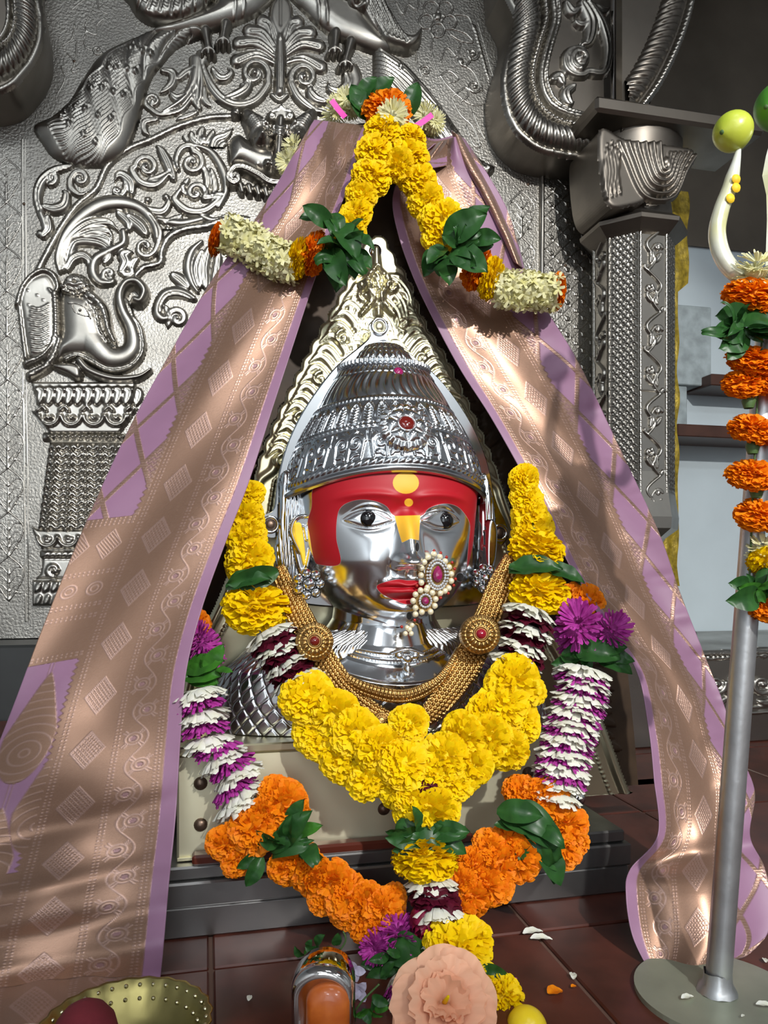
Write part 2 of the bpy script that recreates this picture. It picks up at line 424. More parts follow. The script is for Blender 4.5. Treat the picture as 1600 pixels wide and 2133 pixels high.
        s.ridge(Q, w, H, op, smooth=False)
        if line: s.ridge(Q[2:-4:1], w[2:-4] * 0.22 + 0.6, H * 0.22, 'sub', 'soft', smooth=False)
        s.ball(c[0], c[1], max(3.0, r * 0.26), H * 1.15, op)
        return s
    def leaf(s, pts, w, H, op='max', vein=True, tip=0.15):
        P = cat(pts, 3.0); u = np.linspace(0, 1, len(P))
        ww = w * (np.sin(math.pi * np.clip(u * 0.85 + 0.12, 0, 1)) ** 0.7) * np.where(u > 0.8, 1 - (u - 0.8) / 0.2 * (1 - tip), 1)
        s.ridge(P, np.maximum(ww, 0.8), H * np.ones(len(P)), op, smooth=False)
        if vein: s.ridge(P[1:-2], ww[1:-2] * 0.18 + 0.8, H * 0.3, 'sub', 'soft', smooth=False)
        return s
    def line(s, pts, w=2.0, H=2.0): return s.ridge(pts, w, H, 'max', 'soft')
    def mesh(s, name, fmap, mat, parent, thr=0.25, full=False, label=None):
        """FMAP(px, py, h) -> world points"""
        m = np.ones_like(s.h, bool) if full else s.h > thr
        cell = m[:-1, :-1] | m[1:, :-1] | m[:-1, 1:] | m[1:, 1:]
        if not full and not cell.any(): return None
        idx = np.arange(s.nx * s.ny).reshape(s.ny, s.nx)
        q = np.stack([idx[:-1, :-1], idx[1:, :-1], idx[1:, 1:], idx[:-1, 1:]], -1)[cell]
        used = np.unique(q); re = np.full(s.nx * s.ny, -1); re[used] = np.arange(len(used))
        hh = np.where(s.h > thr, s.h, 0 if full else -1.0)
        V = fmap(s.X.ravel()[used], s.Y.ravel()[used], hh.ravel()[used])
        return obj(name, V, re[q], mat, parent, label=label)

def plane_map(Y):
    def f(px, py, h):
        P = WYa(px, py, Y)
        t = (px - 800.0) / F; d = Y / (FWD[1] + RGT[1] * t)
        P[:, 1] -= h * d / F
        return P
    return f

WALL_Y = 2.05
THK = 0.13
ARCH_Y = WALL_Y - THK

# ------------------------------------------------------------------ room shell
def room_box(name, lo, hi, m, **k):
    v, f = box_vf(lo, hi); return top(name, v, f, m, kind='structure', smooth=False, **k)
room_box('floor', (-2.4, -3.6, -0.08), (3.2, 2.5, -0.004), M['joint'])
FLOOR = bpy.data.objects['floor']
TW = 0.41
random.seed(4)
tile_me = None
for iy in range(-1, 4):
    for ix in range(-4, 4):
        x0 = 0.005 + ix * TW; y0 = 0.93 + (iy - 1) * TW
        g = 0.0028
        v, f = box_vf((x0 + g, y0 + g, -0.03), (x0 + TW - g, y0 + TW - g, 0.0), 0.002)
        if tile_me is None:
            c0 = v.mean(0); tile_me = mesh_data('tile', v - c0, f, False); tile_me.materials.append(M['red_stone'])
        o = bpy.data.objects.new('tile', tile_me); link(o, FLOOR)
        o.location = Vector((x0 + TW / 2, y0 + TW / 2, -0.015)) - FLOOR.location
        o.rotation_euler = (0, 0, random.choice((0, math.pi)))
room_box('ceiling', (-2.4, -3.6, 3.0), (3.2, 2.5, 3.1), M['room_paint'])
room_box('wall_left', (-2.5, -3.6, 0), (-2.4, 2.5, 3.0), M['room_dark'])
room_box('wall_right', (3.2, -3.6, 0), (3.3, 2.5, 3.0), M['room_paint'])
room_box('wall_front', (-2.4, -3.7, 0), (3.2, -3.6, 3.0), M['room_dark'])
room_box('wall_back', (-2.4, 2.34, 0), (3.2, 2.5, 3.0), M['wall_paint'])

# ------------------------------------------------------------------ ledges under the panel
a = WY(-80, 1345, 1.9); b = WY(700, 1345, 1.9)
v, f = box_vf((a[0] - 0.3, 1.90, 0), (b[0], 2.33, 0.295), 0.006)
top('stone_ledge', v, f, M['dark_stone'], 'dark stone ledge below the embossed silver back panel', 'ledge', smooth=False)
v, f = box_vf((a[0] - 0.3, 1.62, 0), (a[0] + 0.28, 1.895, 0.125), 0.006)
top('stone_step', v, f, M['red_stone'], 'low red stone step before the dark ledge', 'step', smooth=False)

# ------------------------------------------------------------------ embossed silver back panel
pb = WY(400, 1290, WALL_Y)
panel = thing('silver_back_panel', 'old embossed silver back panel with elephant and peacocks in relief', 'panel', (pb[0], WALL_Y, 0.30))
xa = WY(-160, 600, WALL_Y)[0]; xb = WY(1243, 600, WALL_Y)[0]
v, f = box_vf((xa, WALL_Y, 0.296), (xb, WALL_Y + 0.05, 2.75), 0.002)
obj('sheet', v, f, M['silver_sheet'], panel, smooth=False)
PM = plane_map(WALL_Y)
def part(hf, name, m='silver_relief', parent=None, label=None, fm=None):
    return hf.mesh(name, fm or PM, M[m], parent or panel, label=label)
def cv(R, *p):
    p = np.asarray(p, float).reshape(-1, 2)
    o, k = {1: ((0, 0), 3.81), 2: ((380, 0), 3.81), 3: ((0, 380), 3.81), 4: ((0, 780), 3.44), 5: ((800, 0), 3.077), 6: ((1040, 360), 4.0)}[R]
    return p / k + np.array(o)

# rope mouldings of the two arches
h = HF(60, 220, 500, 580)
h.ridge([(488, 244), (430, 248), (370, 266), (315, 292), (268, 312), (225, 346), (200, 395), (160, 430), (125, 480), (100, 525), (76, 572)], 8, 9, rope=(7, 0.35, 0.5))
part(h, 'rope_moulding')
h = HF(270, 440, 520, 600)
h.ridge([(520, 462), (480, 458), (430, 473), (385, 480), (352, 497), (337, 525), (333, 550), (300, 560), (283, 577)], [10, 10, 10, 10, 10, 9, 9, 9], 13, rope=(7, 0.3, 0.5))
part(h, 'rope_moulding')
h = HF(-10, 290, 62, 1300)
for x in (46, 53):
    h.line([(x, 285), (x + 2, 800), (x + 8, 1295)], 2.2, 1.8)
part(h, 'border_strip')

# peacock on the left: tail, body, wing, legs
h = HF(60, 50, 445, 362)
tail = cv(1, 1250,240, 1000,340, 800,450, 650,650, 560,800, 420,930, 270,1015, 340,1150, 430,1260, 600,1330, 820,1335, 970,1250, 1050,1130, 1110,960, 1150,800, 1200,640, 1290,520, 1400,400, 1560,330, 1640,300, 1560,200)
h.blob(tail, 30, 62)
ctr = cv(1, 1500,260, 1250,360, 1050,520, 930,700, 800,900, 650,1080, 480,1180)
nrm = np.gradient(cat(ctr, 6), axis=0); C6 = cat(ctr, 6); nrm = np.stack([-nrm[:, 1], nrm[:, 0]], 1); nrm /= np.linalg.norm(nrm, axis=1)[:, None]
L6 = np.linspace(0, 1, len(C6))
half = np.interp(L6, [0, 0.2, 0.5, 0.75, 1], [20, 30, 46, 64, 84])
for k in np.linspace(-0.92, 0.92, 19):
    wob = 4.0 * np.sin(L6 * 38 + k * 5)
    h.groove(C6 + nrm * (half * k + wob)[:, None], 2.4, 4.0)
for k in (-0.55, -0.15, 0.3, 0.62):
    for q in (0.3, 0.45, 0.6, 0.75, 0.88):
        i = int((q + 0.05 * k) * (len(C6) - 1)); p = C6[i] + nrm[i] * half[i] * k
        h.ball(p[0], p[1], 5, 5, 'addin', 7); h.ball(p[0] + 8, p[1] - 10, 2.6, 3, 'addin')
pea = h.mesh('peacock_relief', PM, M['silver_relief'], panel, label='embossed silver peacock with long eyed tail')
h = HF(255, -12, 580, 120)
h.blob([(318, 66), (380, 40), (440, 12), (460, -12), (572, -12), (545, 28), (492, 56), (445, 70), (405, 78), (350, 84)], 26, 40)
for x in (486, 504): h.ridge([(x, -5), (x + 4, 25), (x + 2, 60)], 2.5, 3, 'addin')
h.mesh('body', PM, M['silver_relief'], pea)
h = HF(255, -12, 470, 75)
h.blob([(268, -12), (272, 15), (288, 40), (315, 56), (352, 60), (392, 52), (425, 32), (446, 5), (450, -12)], 34, 22)
for k in range(8):
    x = 290 + k * 21
    pts = [(x + 25, -12), (x + 12, 12), (x - 2 + k * 2, 34 + min(k, 3) * 5)]
    h.groove(pts, 2.6, 6)
    q = cat(pts, 6)
    for (ax, ay) in q: h.groove([(ax + 3, ay), (ax + 11, ay + 6)], 1.6, 2.5)
h.mesh('wing', PM, M['silver_relief'], pea)
for lx, ly, ex, ey in ((428, 74, 434, 112), (470, 60, 464, 92)):
    h = HF(400, 50, 500, 135)
    h.ridge([(lx, ly), ((lx + ex) / 2, (ly + ey) / 2), (ex, ey)], [14, 10, 11], 26)
    for dx in (-12, 0, 11): h.ridge([(ex, ey), (ex + dx, ey + 8), (ex + dx * 1.1, ey + 14)], [7, 6, 5], 26)
    h.mesh('leg', PM, M['silver_smooth'], pea)

# peacock on the right
h = HF(770, 60, 1050, 385)
up = [(780, 95), (808, 112), (845, 138), (882, 178), (915, 218), (945, 262), (972, 300), (1002, 335), (1030, 352)]
lo = [(1012, 372), (985, 362), (950, 345), (915, 310), (880, 275), (850, 240), (815, 205), (780, 175)]
h.blob(up + lo, 22, 30)
for k in np.linspace(0.08, 0.92, 9):
    mid = [(u_[0] * (1 - k) + l_[0] * k + 2.5 * math.sin(i * 2.1 + k * 9), u_[1] * (1 - k) + l_[1] * k + 2.5 * math.cos(i * 2.3)) for i, (u_, l_) in enumerate(zip(up[:8], lo[::-1]))]
    h.groove(mid, 2.2, 4)
for x, y in ((830, 150), (862, 185), (905, 238), (940, 285), (975, 320)): h.ball(x, y, 5, 4, 'addin', 7)
pea2 = h.mesh('peacock_relief', PM, M['silver_relief'], panel, label='embossed silver peacock facing away, partly behind garland')
h = HF(590, -12, 820, 140)
h.blob([(606, -12), (642, 38), (684, 76), (730, 98), (790, 118), (815, 100), (770, 40), (740, -12)], 24, 34)
for x in (660, 676): h.ridge([(x - 10, -8), (x, 22), (x + 4, 60)], 2.5, 3, 'addin')
h.mesh('body', PM, M['silver_relief'], pea2)
h = HF(690, -12, 885, 125)
h.blob([(700, -12), (720, 30), (748, 45), (775, 75), (800, 104), (828, 116), (852, 118), (873, 98), (876, 64), (858, 82), (842, 80), (822, 50), (800, 10), (792, -12)], 32, 16)
h.scroll([], (738, 22), 26, 200, 1.6, 7, 4, 8, 'addin')
for k in range(6):
    pts = [(745 + k * 11, 5 + k * 4), (765 + k * 11, 45 + k * 5), (790 + k * 10, 85 + k * 4)]
    h.groove(pts, 2.2, 6)
    for (ax, ay) in cat(pts, 6): h.groove([(ax, ay), (ax + 7, ay - 5)], 1.5, 2.5)
h.mesh('wing', PM, M['silver_relief'], pea2)
for lx, ly, ex, ey in ((697, 78, 694, 112), (728, 96, 716, 140)):
    h = HF(665, 60, 770, 165)
    h.ridge([(lx, ly), ((lx + ex) / 2, (ly + ey) / 2), (ex, ey)], [14, 10, 11], 26)
    for dx in (-11, 0, 12): h.ridge([(ex, ey), (ex + dx, ey + 7), (ex + dx * 1.1, ey + 12)], [7, 6, 5], 26)
    h.mesh('leg', PM, M['silver_smooth'], pea2)

# palmette between the peacocks
h = HF(478, -10, 690, 225)
h.blob([(560, 40), (566, 8), (586, -6), (606, 10), (610, 42), (596, 70), (583, 90), (572, 72)], 12, 10)
h.groove([(584, 0), (584, 60)], 2, 3)
for sgn, ends in ((-1, [(546, 46), (520, 66), (498, 92), (494, 128)]), (1, [(620, 48), (646, 70), (664, 98), (668, 142)])):
    for i, (ex, ey) in enumerate(ends):
        b0 = (582 + sgn * 4, 95 + i * 14)
        midp = ((b0[0] + ex) / 2 + sgn * 2, (b0[1] + ey) / 2 - 14)
        h.ridge([b0, midp, (ex, ey)], [4, 12, 15], [6, 10, 11])
        h.groove([(b0[0] + sgn * 8, b0[1] - 8), (midp[0], midp[1] - 1), (ex - sgn * 2, ey + 4)], 2.2, 4.5)
h.ridge([(583, 80), (584, 130), (582, 195)], [6, 13, 12], 14); h.groove([(583, 90), (583, 190)], 2, 4)
h.ridge([(566, 200), (582, 212), (598, 200)], 5, 8)
part(h, 'palmette_relief')

# scrolls around the palmette
def scroll_part(bx, calls, name='scroll_relief'):
    h = HF(*bx)
    for c in calls:
        k, a = c[0], c[1:]
        getattr(h, k)(*a)
    return part(h, name)
scroll_part((400, 110, 580, 245), [
    ('scroll', cv(2, 150,450, 170,560, 230,700, 330,810, 450,850, 580,810, 670,700), (530, 157), 30, 20, -1.4, 13, 5, 13),
    ('leaf', cv(2, 330,800, 420,770, 500,720, 520,670, 450,690), 13, 12), ('leaf', cv(2, 240,560, 290,630, 350,630, 390,580, 360,550), 10, 11),
    ('ridge', cv(2, 170,430, 160,480), 16, 12)])
scroll_part((590, 130, 770, 260), [
    ('scroll', cv(2, 1130,910, 1030,880, 920,790, 860,680), (633, 165), 28, 160, 1.4, 12, 5, 13),
    ('leaf', cv(2, 1130,820, 1060,800, 1010,740, 1030,690), 12, 12), ('leaf', cv(2, 1290,600, 1300,680, 1240,740, 1170,720, 1150,660), 12, 12),
    ('ridge', cv(2, 1350,560, 1370,650, 1330,760), [14, 16, 8], 12)])
scroll_part((295, 120, 440, 295), [
    ('ridge', cv(1, 1560,480, 1540,650, 1450,800, 1300,900), [16, 12, 8, 5], 11), ('ridge', cv(1, 1570,480, 1600,640, 1590,800), [14, 8, 3], 10),
    ('scroll', cv(1, 1540,760, 1440,880, 1280,920, 1190,870), (319, 214), 16, 150, 1.2, 8, 4, 10),
    ('leaf', cv(1, 1290,570, 1370,590, 1360,680, 1260,760), 11, 10), ('leaf', cv(1, 1410,640, 1480,580, 1560,540), 10, 9),
    ('leaf', cv(1, 1480,760, 1400,790, 1350,740), 10, 10), ('leaf', cv(1, 1250,960, 1150,980, 1150,1050, 1200,1090), 9, 10),
    ('leaf', cv(1, 1560,900, 1480,930, 1400,960), 8, 8), ('leaf', cv(2, 80,700, 100,800, 150,890), 9, 8), ('leaf', cv(2, 170,700, 180,800, 240,860), 9, 8), ('leaf', cv(2, 120,650, 125,780, 140,900), 6, 9)])
# between the arches
scroll_part((260, 285, 480, 470), [
    ('scroll', cv(1, 1340,1400, 1240,1480, 1120,1460, 1050,1360), (306, 351), 24, 180, 1.3, 11, 5, 12),
    ('leaf', cv(1, 1380,1430, 1330,1300, 1270,1190, 1240,1170), 13, 11), ('leaf', cv(1, 1180,1440, 1270,1420, 1370,1360), 10, 10),
    ('scroll', cv(1, 1420,1360, 1400,1280, 1440,1190, 1520,1170), (400, 342), 24, 280, 1.4, 10, 5, 12),
    ('scroll', cv(1, 1460,1480, 1400,1560) .tolist() + [(365, 420), (392, 442), (430, 440), (462, 410)], (408, 405), 22, 30, -1.2, 12, 5, 12),
    ('ridge', [(405, 306), (440, 320), (465, 360), (470, 400), (455, 435)], [5, 9, 11, 10, 5], 11),
    ('ridge', [(400, 440), (440, 460), (470, 452)], [4, 8, 4], 9),
    ('leaf', [(425, 350), (432, 380), (425, 410)], 9, 9), ('leaf', [(440, 355), (448, 390), (440, 420)], 8, 9),
    ('leaf', [(392, 375), (380, 395), (392, 412)], 8, 9),
    ('leaf', [(395, 300), (385, 280), (400, 262)], 8, 8), ('leaf', [(410, 298), (412, 270), (425, 262)], 9, 8)])
scroll_part((390, 245, 500, 310), [
    ('leaf', [(418, 305), (402, 290), (398, 275)], 10, 8), ('leaf', [(422, 300), (418, 280), (425, 266)], 10, 8), ('leaf', [(428, 302), (440, 285), (445, 272)], 9, 8),
    ('leaf', [(440, 325), (448, 295), (470, 285), (485, 270)], 11, 10), ('leaf', [(448, 340), (462, 305), (478, 300)], 8, 9), ('ball', 425, 292, 9, 10)])
scroll_part((220, 355, 300, 425), [
    ('leaf', [(275, 405), (272, 380), (250, 365), (240, 380)], 12, 10), ('scroll', [], (244, 398), 11, 0, 1.2, 5, 3, 8), ('leaf', [(252, 412), (262, 395), (258, 380)], 8, 9)])
scroll_part((290, 400, 470, 480), [
    ('leaf', cv(3, 1120,190, 1190,230, 1290,240, 1340,170, 1320,110), 11, 10), ('ball', 308, 418, 8, 9), ('ball', 346, 412, 8, 10),
    ('ridge', cv(3, 1250,300, 1350,320, 1450,330, 1600,300), [5, 10, 10, 8], 10), ('leaf', cv(3, 1300,330, 1400,290, 1460,260), 8, 9),
    ('leaf', cv(3, 1290,390, 1350,400, 1390,370), 8, 8), ('ball', 349, 478, 7, 8)])
scroll_part((68, 345, 212, 505), [
    ('ridge', cv(1, 570,1330, 440,1360, 340,1440, 300,1560, 320,1680, 350,1760, 370,1850).tolist() + [(100, 470), (92, 492)], [5, 11, 13, 12, 9, 8, 9, 10], 11),
    ('groove', cv(1, 560,1335, 430,1370, 330,1450, 295,1560, 320,1690).tolist(), 2, 4),
    ('leaf', cv(3, 350,200, 430,220, 510,190, 530,100, 490,70), 14, 12), ('scroll', [], (106, 372), 14, 90, -1.2, 8, 3, 10),
    ('scroll', cv(3, 700,90, 640,110, 570,60, 560,0), (168, 375), 17, 200, 1.3, 10, 4, 12), ('leaf', cv(3, 380,280, 390,380, 330,440), 11, 11), ('ball', 84, 488, 9, 10)])

# plume over the elephant
h = HF(110, 410, 345, 610)
h.ridge(cv(3, 480,720, 460,600, 520,430, 640,290, 800,190, 970,170, 1120,220, 1220,330, 1250,450), [4, 8, 12, 16, 19, 18, 14, 12, 10], 15)
for k in range(4):
    o = k * 42
    h.leaf(cv(3, 500 + o * 0.25, 700 - o * 0.4, 520 + o * 0.6, 520 - o * 0.3, 680 + o * 0.7, 360 + o * 0.9, 860 + o * 0.1, 330 + o * 1.7, 960 - o * 1.5, 420 + o * 1.5), 15, 15 - k)
h.scroll(cv(3, 1180,260, 1270,400, 1240,540), (303, 518), 20, 60, 1.1, 9, 4, 14)
h.leaf(cv(3, 1020,280, 1120,360, 1170,440), 15, 13); h.leaf(cv(3, 940,250, 1020,320, 1030,400), 12, 12)
h.ridge(cv(3, 980,400, 980,490, 880,550, 760,620, 740,720, 800,800, 890,800), [9, 10, 11, 12, 12, 11, 8], 13)
h.scroll([], (228, 574), 16, 60, 1.2, 8, 4, 12)
h.leaf(cv(3, 830,650, 870,600, 860,560), 9, 12); h.leaf(cv(3, 960,720, 1000,640, 980,580, 1060,560), 14, 12); h.leaf(cv(3, 1040,700, 1060,640, 1100,610), 10, 11); h.leaf(cv(3, 980,740, 1040,740, 1060,690), 9, 11)
h.leaf(cv(3, 540,700, 580,620, 660,590, 720,640, 680,660), 13, 13)
part(h, 'plume_relief')

# elephant
h = HF(105, 580, 330, 800)
h.blob(cv(3, 490,900, 700,890, 800,990, 850,1150, 900,1300, 1010,1400, 960,1480, 800,1450, 700,1400, 560,1400, 460,1430, 430,1300, 480,1200), 27, 42)
h.ridge(cv(3, 700,1230, 850,1390, 980,1400, 1060,1320, 1050,1180, 980,1040, 960,920, 1010,830, 1090,820, 1150,890, 1120,970, 1075,960), np.array([150, 115, 105, 98, 86, 72, 62, 56, 52, 50, 46, 40]) / 3.81, [27, 28, 27, 26, 26, 27, 29, 31, 34, 36, 36, 34])
h.ridge(cv(3, 530,1420, 620,1390, 720,1430, 850,1500, 980,1500, 1090,1440, 1140,1330, 1120,1180, 1060,1080, 1010,960), 6, 24, rope=(5, 0.35, 0.4))
h.ridge(cv(3, 720,920, 820,1020, 870,1190, 920,1290), [13, 13, 10, 6], 33)
for k in range(9):
    t = k / 8; x, y = 186 + 54 * t, 622 + 92 * t
    h.groove([(x - 10, y + 8), (x + 14, y - 8)], 1.6, 3); h.groove([(x - 8, y - 8), (x + 12, y + 8)], 1.6, 3)
h.ridge(cv(3, 680,930, 770,1040, 800,1180, 860,1290), 3, 33, rope=(4, 0.5, 0))
ele = h.mesh('elephant_relief', PM, M['silver_relief'], panel, label='embossed silver elephant head with raised trunk')
h = HF(30, 560, 150, 765)
h.blob(cv(3, 150,930, 200,800, 290,740, 390,730, 460,820, 480,960, 490,1220, 420,1340, 330,1410, 240,1410, 205,1300, 175,1100), 15, 16)
for k in range(11): h.ridge(cv(3, 255, 1010 + k * 34, 330, 1020 + k * 34, 400, 985 + k * 34), 2.2, 3, 'addin')
for k in range(12): h.ball(62 + (k % 3) * 14 + (k * 5 % 7), 610 + k * 10, 2.4, 3, 'addin')
h.ridge(cv(3, 150,980, 190,850, 260,760, 350,715, 430,750, 470,840, 440,895, 400,870), [9, 9, 9, 9, 8, 7, 6, 5], 20, rope=(5, 0.3, 0.5))
h.ridge(cv(3, 165,990, 185,1180, 215,1400), 7, 17, rope=(5, 0.3, 0.5))
h.mesh('ear', PM, M['silver_relief'], ele)
h = HF(45, 600, 135, 800)
h.ridge(cv(3, 445,900, 455,1070, 455,1230), 10, 24); 
for k in range(8): h.groove([(108, 625 + k * 11), (130, 625 + k * 11)], 1.8, 4)
h.ridge(cv(3, 215,1450, 350,1390, 425,1300, 440,1240), 9, 24, rope=(6, 0.3, 0.3)); h.ridge(cv(3, 245,1545, 380,1470, 455,1350, 480,1260), 11, 24, rope=(7, 0.25, 0.3))
h.mesh('neck_scarf', PM, M['silver_relief'], ele)
h = HF(120, 560, 200, 630)
h.blob(cv(3, 495,830, 530,760, 600,730, 690,760, 725,830, 720,870, 620,905, 510,870), 30, 22)
for k in range(9):
    a_ = math.radians(200 + k * 17.5); h.groove([(159, 598), (159 + 26 * math.cos(a_), 598 + 24 * math.sin(a_))], 1.8, 5)
h.ridge(cv(3, 500,850, 610,885, 730,840), 5, 33, rope=(4, 0.5, 0)); h.ridge(cv(3, 510,885, 620,915, 720,880), 5, 31, rope=(4, 0.5, 0))
h.mesh('headdress', PM, M['silver_relief'], ele)
h = HF(140, 630, 200, 680)
h.ridge(cv(3, 555,990, 640,1000, 700,1040, 735,1115), 3, 31); h.ridge(cv(3, 590,1010, 610,1060, 680,1090, 720,1095), 3, 31); h.ball(171, 655, 7, 32); h.ball(171, 655, 3, 34)
h.mesh('eye', PM, M['silver_smooth'], ele)
h = HF(105, 745, 325, 805)
h.ridge(cv(3, 640,1430, 720,1510, 900,1570, 1100,1560, 1200,1500), [10, 11, 10, 9, 5], 27)
h.blob(cv(3, 420,1450, 560,1435, 650,1470, 665,1560, 620,1590, 540,1545, 440,1500), 22, 12)
h.mesh('tusk', PM, M['silver_smooth'], ele)

# guardian face under the palmette
h = HF(470, 225, 650, 430)
h.blob(cv(2, 370,1130, 450,1080, 560,1150, 700,1180, 800,1180, 960,1200, 980,1400, 760,1420, 600,1400, 480,1340, 380,1330, 355,1220), 26, 34)
h.ridge(cv(2, 770,1000, 760,1150, 745,1340), [13, 12, 18], 36)
h.ball(*cv(2, 670, 1345)[0], 12, 34); h.ball(*cv(2, 590, 1340)[0], 6, 24)
for y in (1070, 1095, 1120): h.ridge(cv(2, 700, y, 770, y + 12, 830, y), 3, 40)
yali = h.mesh('guardian_face_relief', PM, M['silver_smooth'], panel, label='bulging-eyed guardian face in embossed silver')
for cx, cy, s in ((625, 1140, 1), (905, 1140, -1)):
    h = HF(480, 225, 660, 325)
    p = cv(2, cx, cy)[0]
    h.ridge([p, p + np.array([-7 * s, -22]), p + np.array([-22 * s, -42]), p + np.array([-30 * s, -52])], [26, 25, 20, 14], [38, 38, 34, 28])
    for k in range(5): h.ring(p[0] - 3.2 * k * s, p[1] - 6 * k, 24 - k * 1.2, 1.8, 4, 'addin', 170, 370)
    h.ball(p[0], p[1], 13, 5, 'addin'); h.ball(p[0], p[1], 5, 4, 'addin')
    h.mesh('eye', PM, M['silver_smooth'], yali)
h = HF(475, 225, 505, 262); h.ball(491, 243, 12, 22); h.ridge([(491, 236), (497, 243), (491, 249), (486, 243)], 2, 24); h.mesh('knob', PM, M['silver_smooth'], yali)
h = HF(545, 215, 625, 270)
h.blob(cv(2, 670,910, 730,890, 780,840, 830,890, 890,910, 880,980, 690,985), 14, 8)
h.ridge(cv(2, 690,960, 700,910, 760,890, 780,860, 800,890, 860,910, 870,960), 2.5, 17); h.ring(566, 250, 5, 2.5, 17); h.ring(602, 250, 5, 2.5, 17); h.ball(584, 250, 4, 18)
h.mesh('crest', PM, M['silver_relief'], yali)
h = HF(470, 335, 650, 420)
h.scroll(cv(2, 980,1400, 860,1480, 700,1490, 600,1430, 500,1380, 420,1370), (488, 381), 14, 200, -1.2, 13, 5, 32)
h.mesh('moustache', PM, M['silver_smooth'], yali)
h = HF(475, 380, 650, 425)
for k in range(7): h.ridge([(500 + k * 17, 392 + k * 3), (504 + k * 17, 408 + k * 3)], [10, 6], 22)
h.mesh('teeth', PM, M['silver_smooth'], yali)

# leaf fan under the inner arch
scroll_part((315, 470, 480, 700), [
    ('ridge', cv(3, 1600,480, 1520,560, 1490,680, 1520,800, 1570,880), [5, 10, 11, 9, 4], 12),
    ('leaf', cv(3, 1370,740, 1430,780, 1500,850), 14, 10), ('leaf', cv(3, 1600,560, 1560,700, 1590,860), 14, 12), ('leaf', [(435, 520), (425, 560), (430, 610)], 13, 12),
    ('leaf', [(455, 530), (450, 570), (440, 615)], 12, 12),
    ('ridge', cv(3, 1540,930, 1430,880, 1320,890, 1260,970, 1250,1050, 1300,1090, 1350,1060), [7, 12, 13, 12, 11, 10, 6], 12), ('groove', cv(3, 1520,930, 1430,890, 1330,900, 1275,970, 1265,1040), 2, 4),
    ('scroll', [], (370, 665), 20, 180, 1.3, 10, 4, 12), ('leaf', [(345, 640), (352, 660), (350, 685)], 9, 9)])

# relief pillar under the elephant
h = HF(55, 790, 310, 905)
h.blob([(66, 797), (283, 797), (283, 812), (276, 850), (288, 852), (262, 890), (250, 905), (106, 905), (88, 880), (66, 858), (84, 850), (70, 815)], 12, 5, smooth=False)
for k in range(11):
    x = 80 + k * 20; h.leaf([(x, 815), (x + 9, 818), (x + 7, 832), (x + 1, 847)], 11, 9, 'add')
for k in range(5):
    x = 105 + k * 46; h.ring(x, 868, 20, 4, 8, 'addin', 0, 180); h.scroll([], (x - 5, 872), 7, 0, 1, 4, 2, 5, 'addin'); h.scroll([], (x + 5, 872), 7, 180, -1, 4, 2, 5, 'addin')
    h.ridge([(x - 24, 858), (x - 14, 850), (x - 6, 858)], 4, 8, 'addin')
part(h, 'capital')
h = HF(90, 900, 270, 925)
h.ridge([(96, 911), (262, 914)], 10, 8)
for k in range(12): h.ball(104 + k * 14, 911, 6, 9, 'addin'); h.ball(104 + k * 14, 911, 3, 3, 'addin')
part(h, 'bead_band')
h = HF(75, 920, 280, 1110)
h.blob([(104, 922), (258, 922), (282, 1108), (80, 1108)], 7, 10, smooth=False)
for c in range(5):
    xt = 118 + c * 31; xb_ = 98 + c * 42
    for k in range(11):
        t = (k + 0.5) / 11; x = xt + (xb_ - xt) * t; y = 925 + 180 * t; w = 13 + 5 * t
        h.ridge([(x, y + 8), (x - w * 0.5, y - 3), (x - w, y + 4)], [4.5, 5, 4], 9, 'addin'); h.ridge([(x, y + 8), (x + w * 0.5, y - 3), (x + w, y + 4)], [4.5, 5, 4], 9, 'addin')
part(h, 'twisted_shaft')
h = HF(55, 1090, 300, 1290)
h.blob([(66, 1096), (82, 1104), (270, 1104), (270, 1145), (88, 1145), (76, 1125)], 11, 5, smooth=False)
for k in range(5): h.ring(100 + k * 44, 1118, 20, 3.5, 7, 'addin', 0, 180); h.scroll([], (100 + k * 44, 1122), 8, 0, 1.2, 4, 2, 5, 'addin')
h.ridge([(92, 1155), (290, 1155)], 9, 14, rope=(12, 0.3, 0.6))
h.blob([(90, 1164), (280, 1164), (292, 1206), (74, 1206), (86, 1195)], 8, 5, smooth=False)
for k in range(4): h.scroll([], (114 + k * 48, 1188), 14, 90, 1.3, 6, 3, 9, 'addin')
h.blob([(69, 1208), (300, 1208), (300, 1262), (69, 1262)], 16, 4, smooth=False)
for k in range(13):
    x = 80 + k * 17; h.leaf([(x + 8, 1214), (x - 2, 1232)], 7, 5, 'addin'); h.leaf([(x + 8, 1240), (x, 1258)], 6, 4, 'addin')
part(h, 'pillar_base')

# low engraved vine borders and flowers (raised outlines)
def vine(x, ya, yb, wid, per, name, fm=None, lean=0.0):
    h = HF(x - wid - 6, ya - 10, x + wid + 6, yb + 10, 2.0)
    n = int((yb - ya) / per)
    for k in range(n):
        y0 = ya + k * per; xc = x + lean * k
        for s in (-1, 1):
            h.line([(xc, y0), (xc + s * wid * 0.85, y0 + per * 0.28), (xc + s * wid * 0.8, y0 + per * 0.55), (xc + s * 2, y0 + per)], 2.2, 2.6)
            for q in (0.3, 0.5, 0.7, 0.88):
                h.line([(xc + s * 2, y0 + per * q + 10), (xc + s * wid * 0.4, y0 + per * q - 4), (xc + s * wid * 0.72, y0 + per * q - 4)], 1.8, 2.0)
        h.ridge([(xc, y0 + per * 0.2), (xc, y0 + per)], [1.2, 3.0], 3, rope=(4, 0.5, 0))
    return part(h, name, fm=fm)
vine(13, 330, 1290, 34, 92, 'vine_border', lean=0.6)
vine(1086, 398, 640, 30, 95, 'vine_border')
h = HF(112, -10, 225, 310, 2.0)
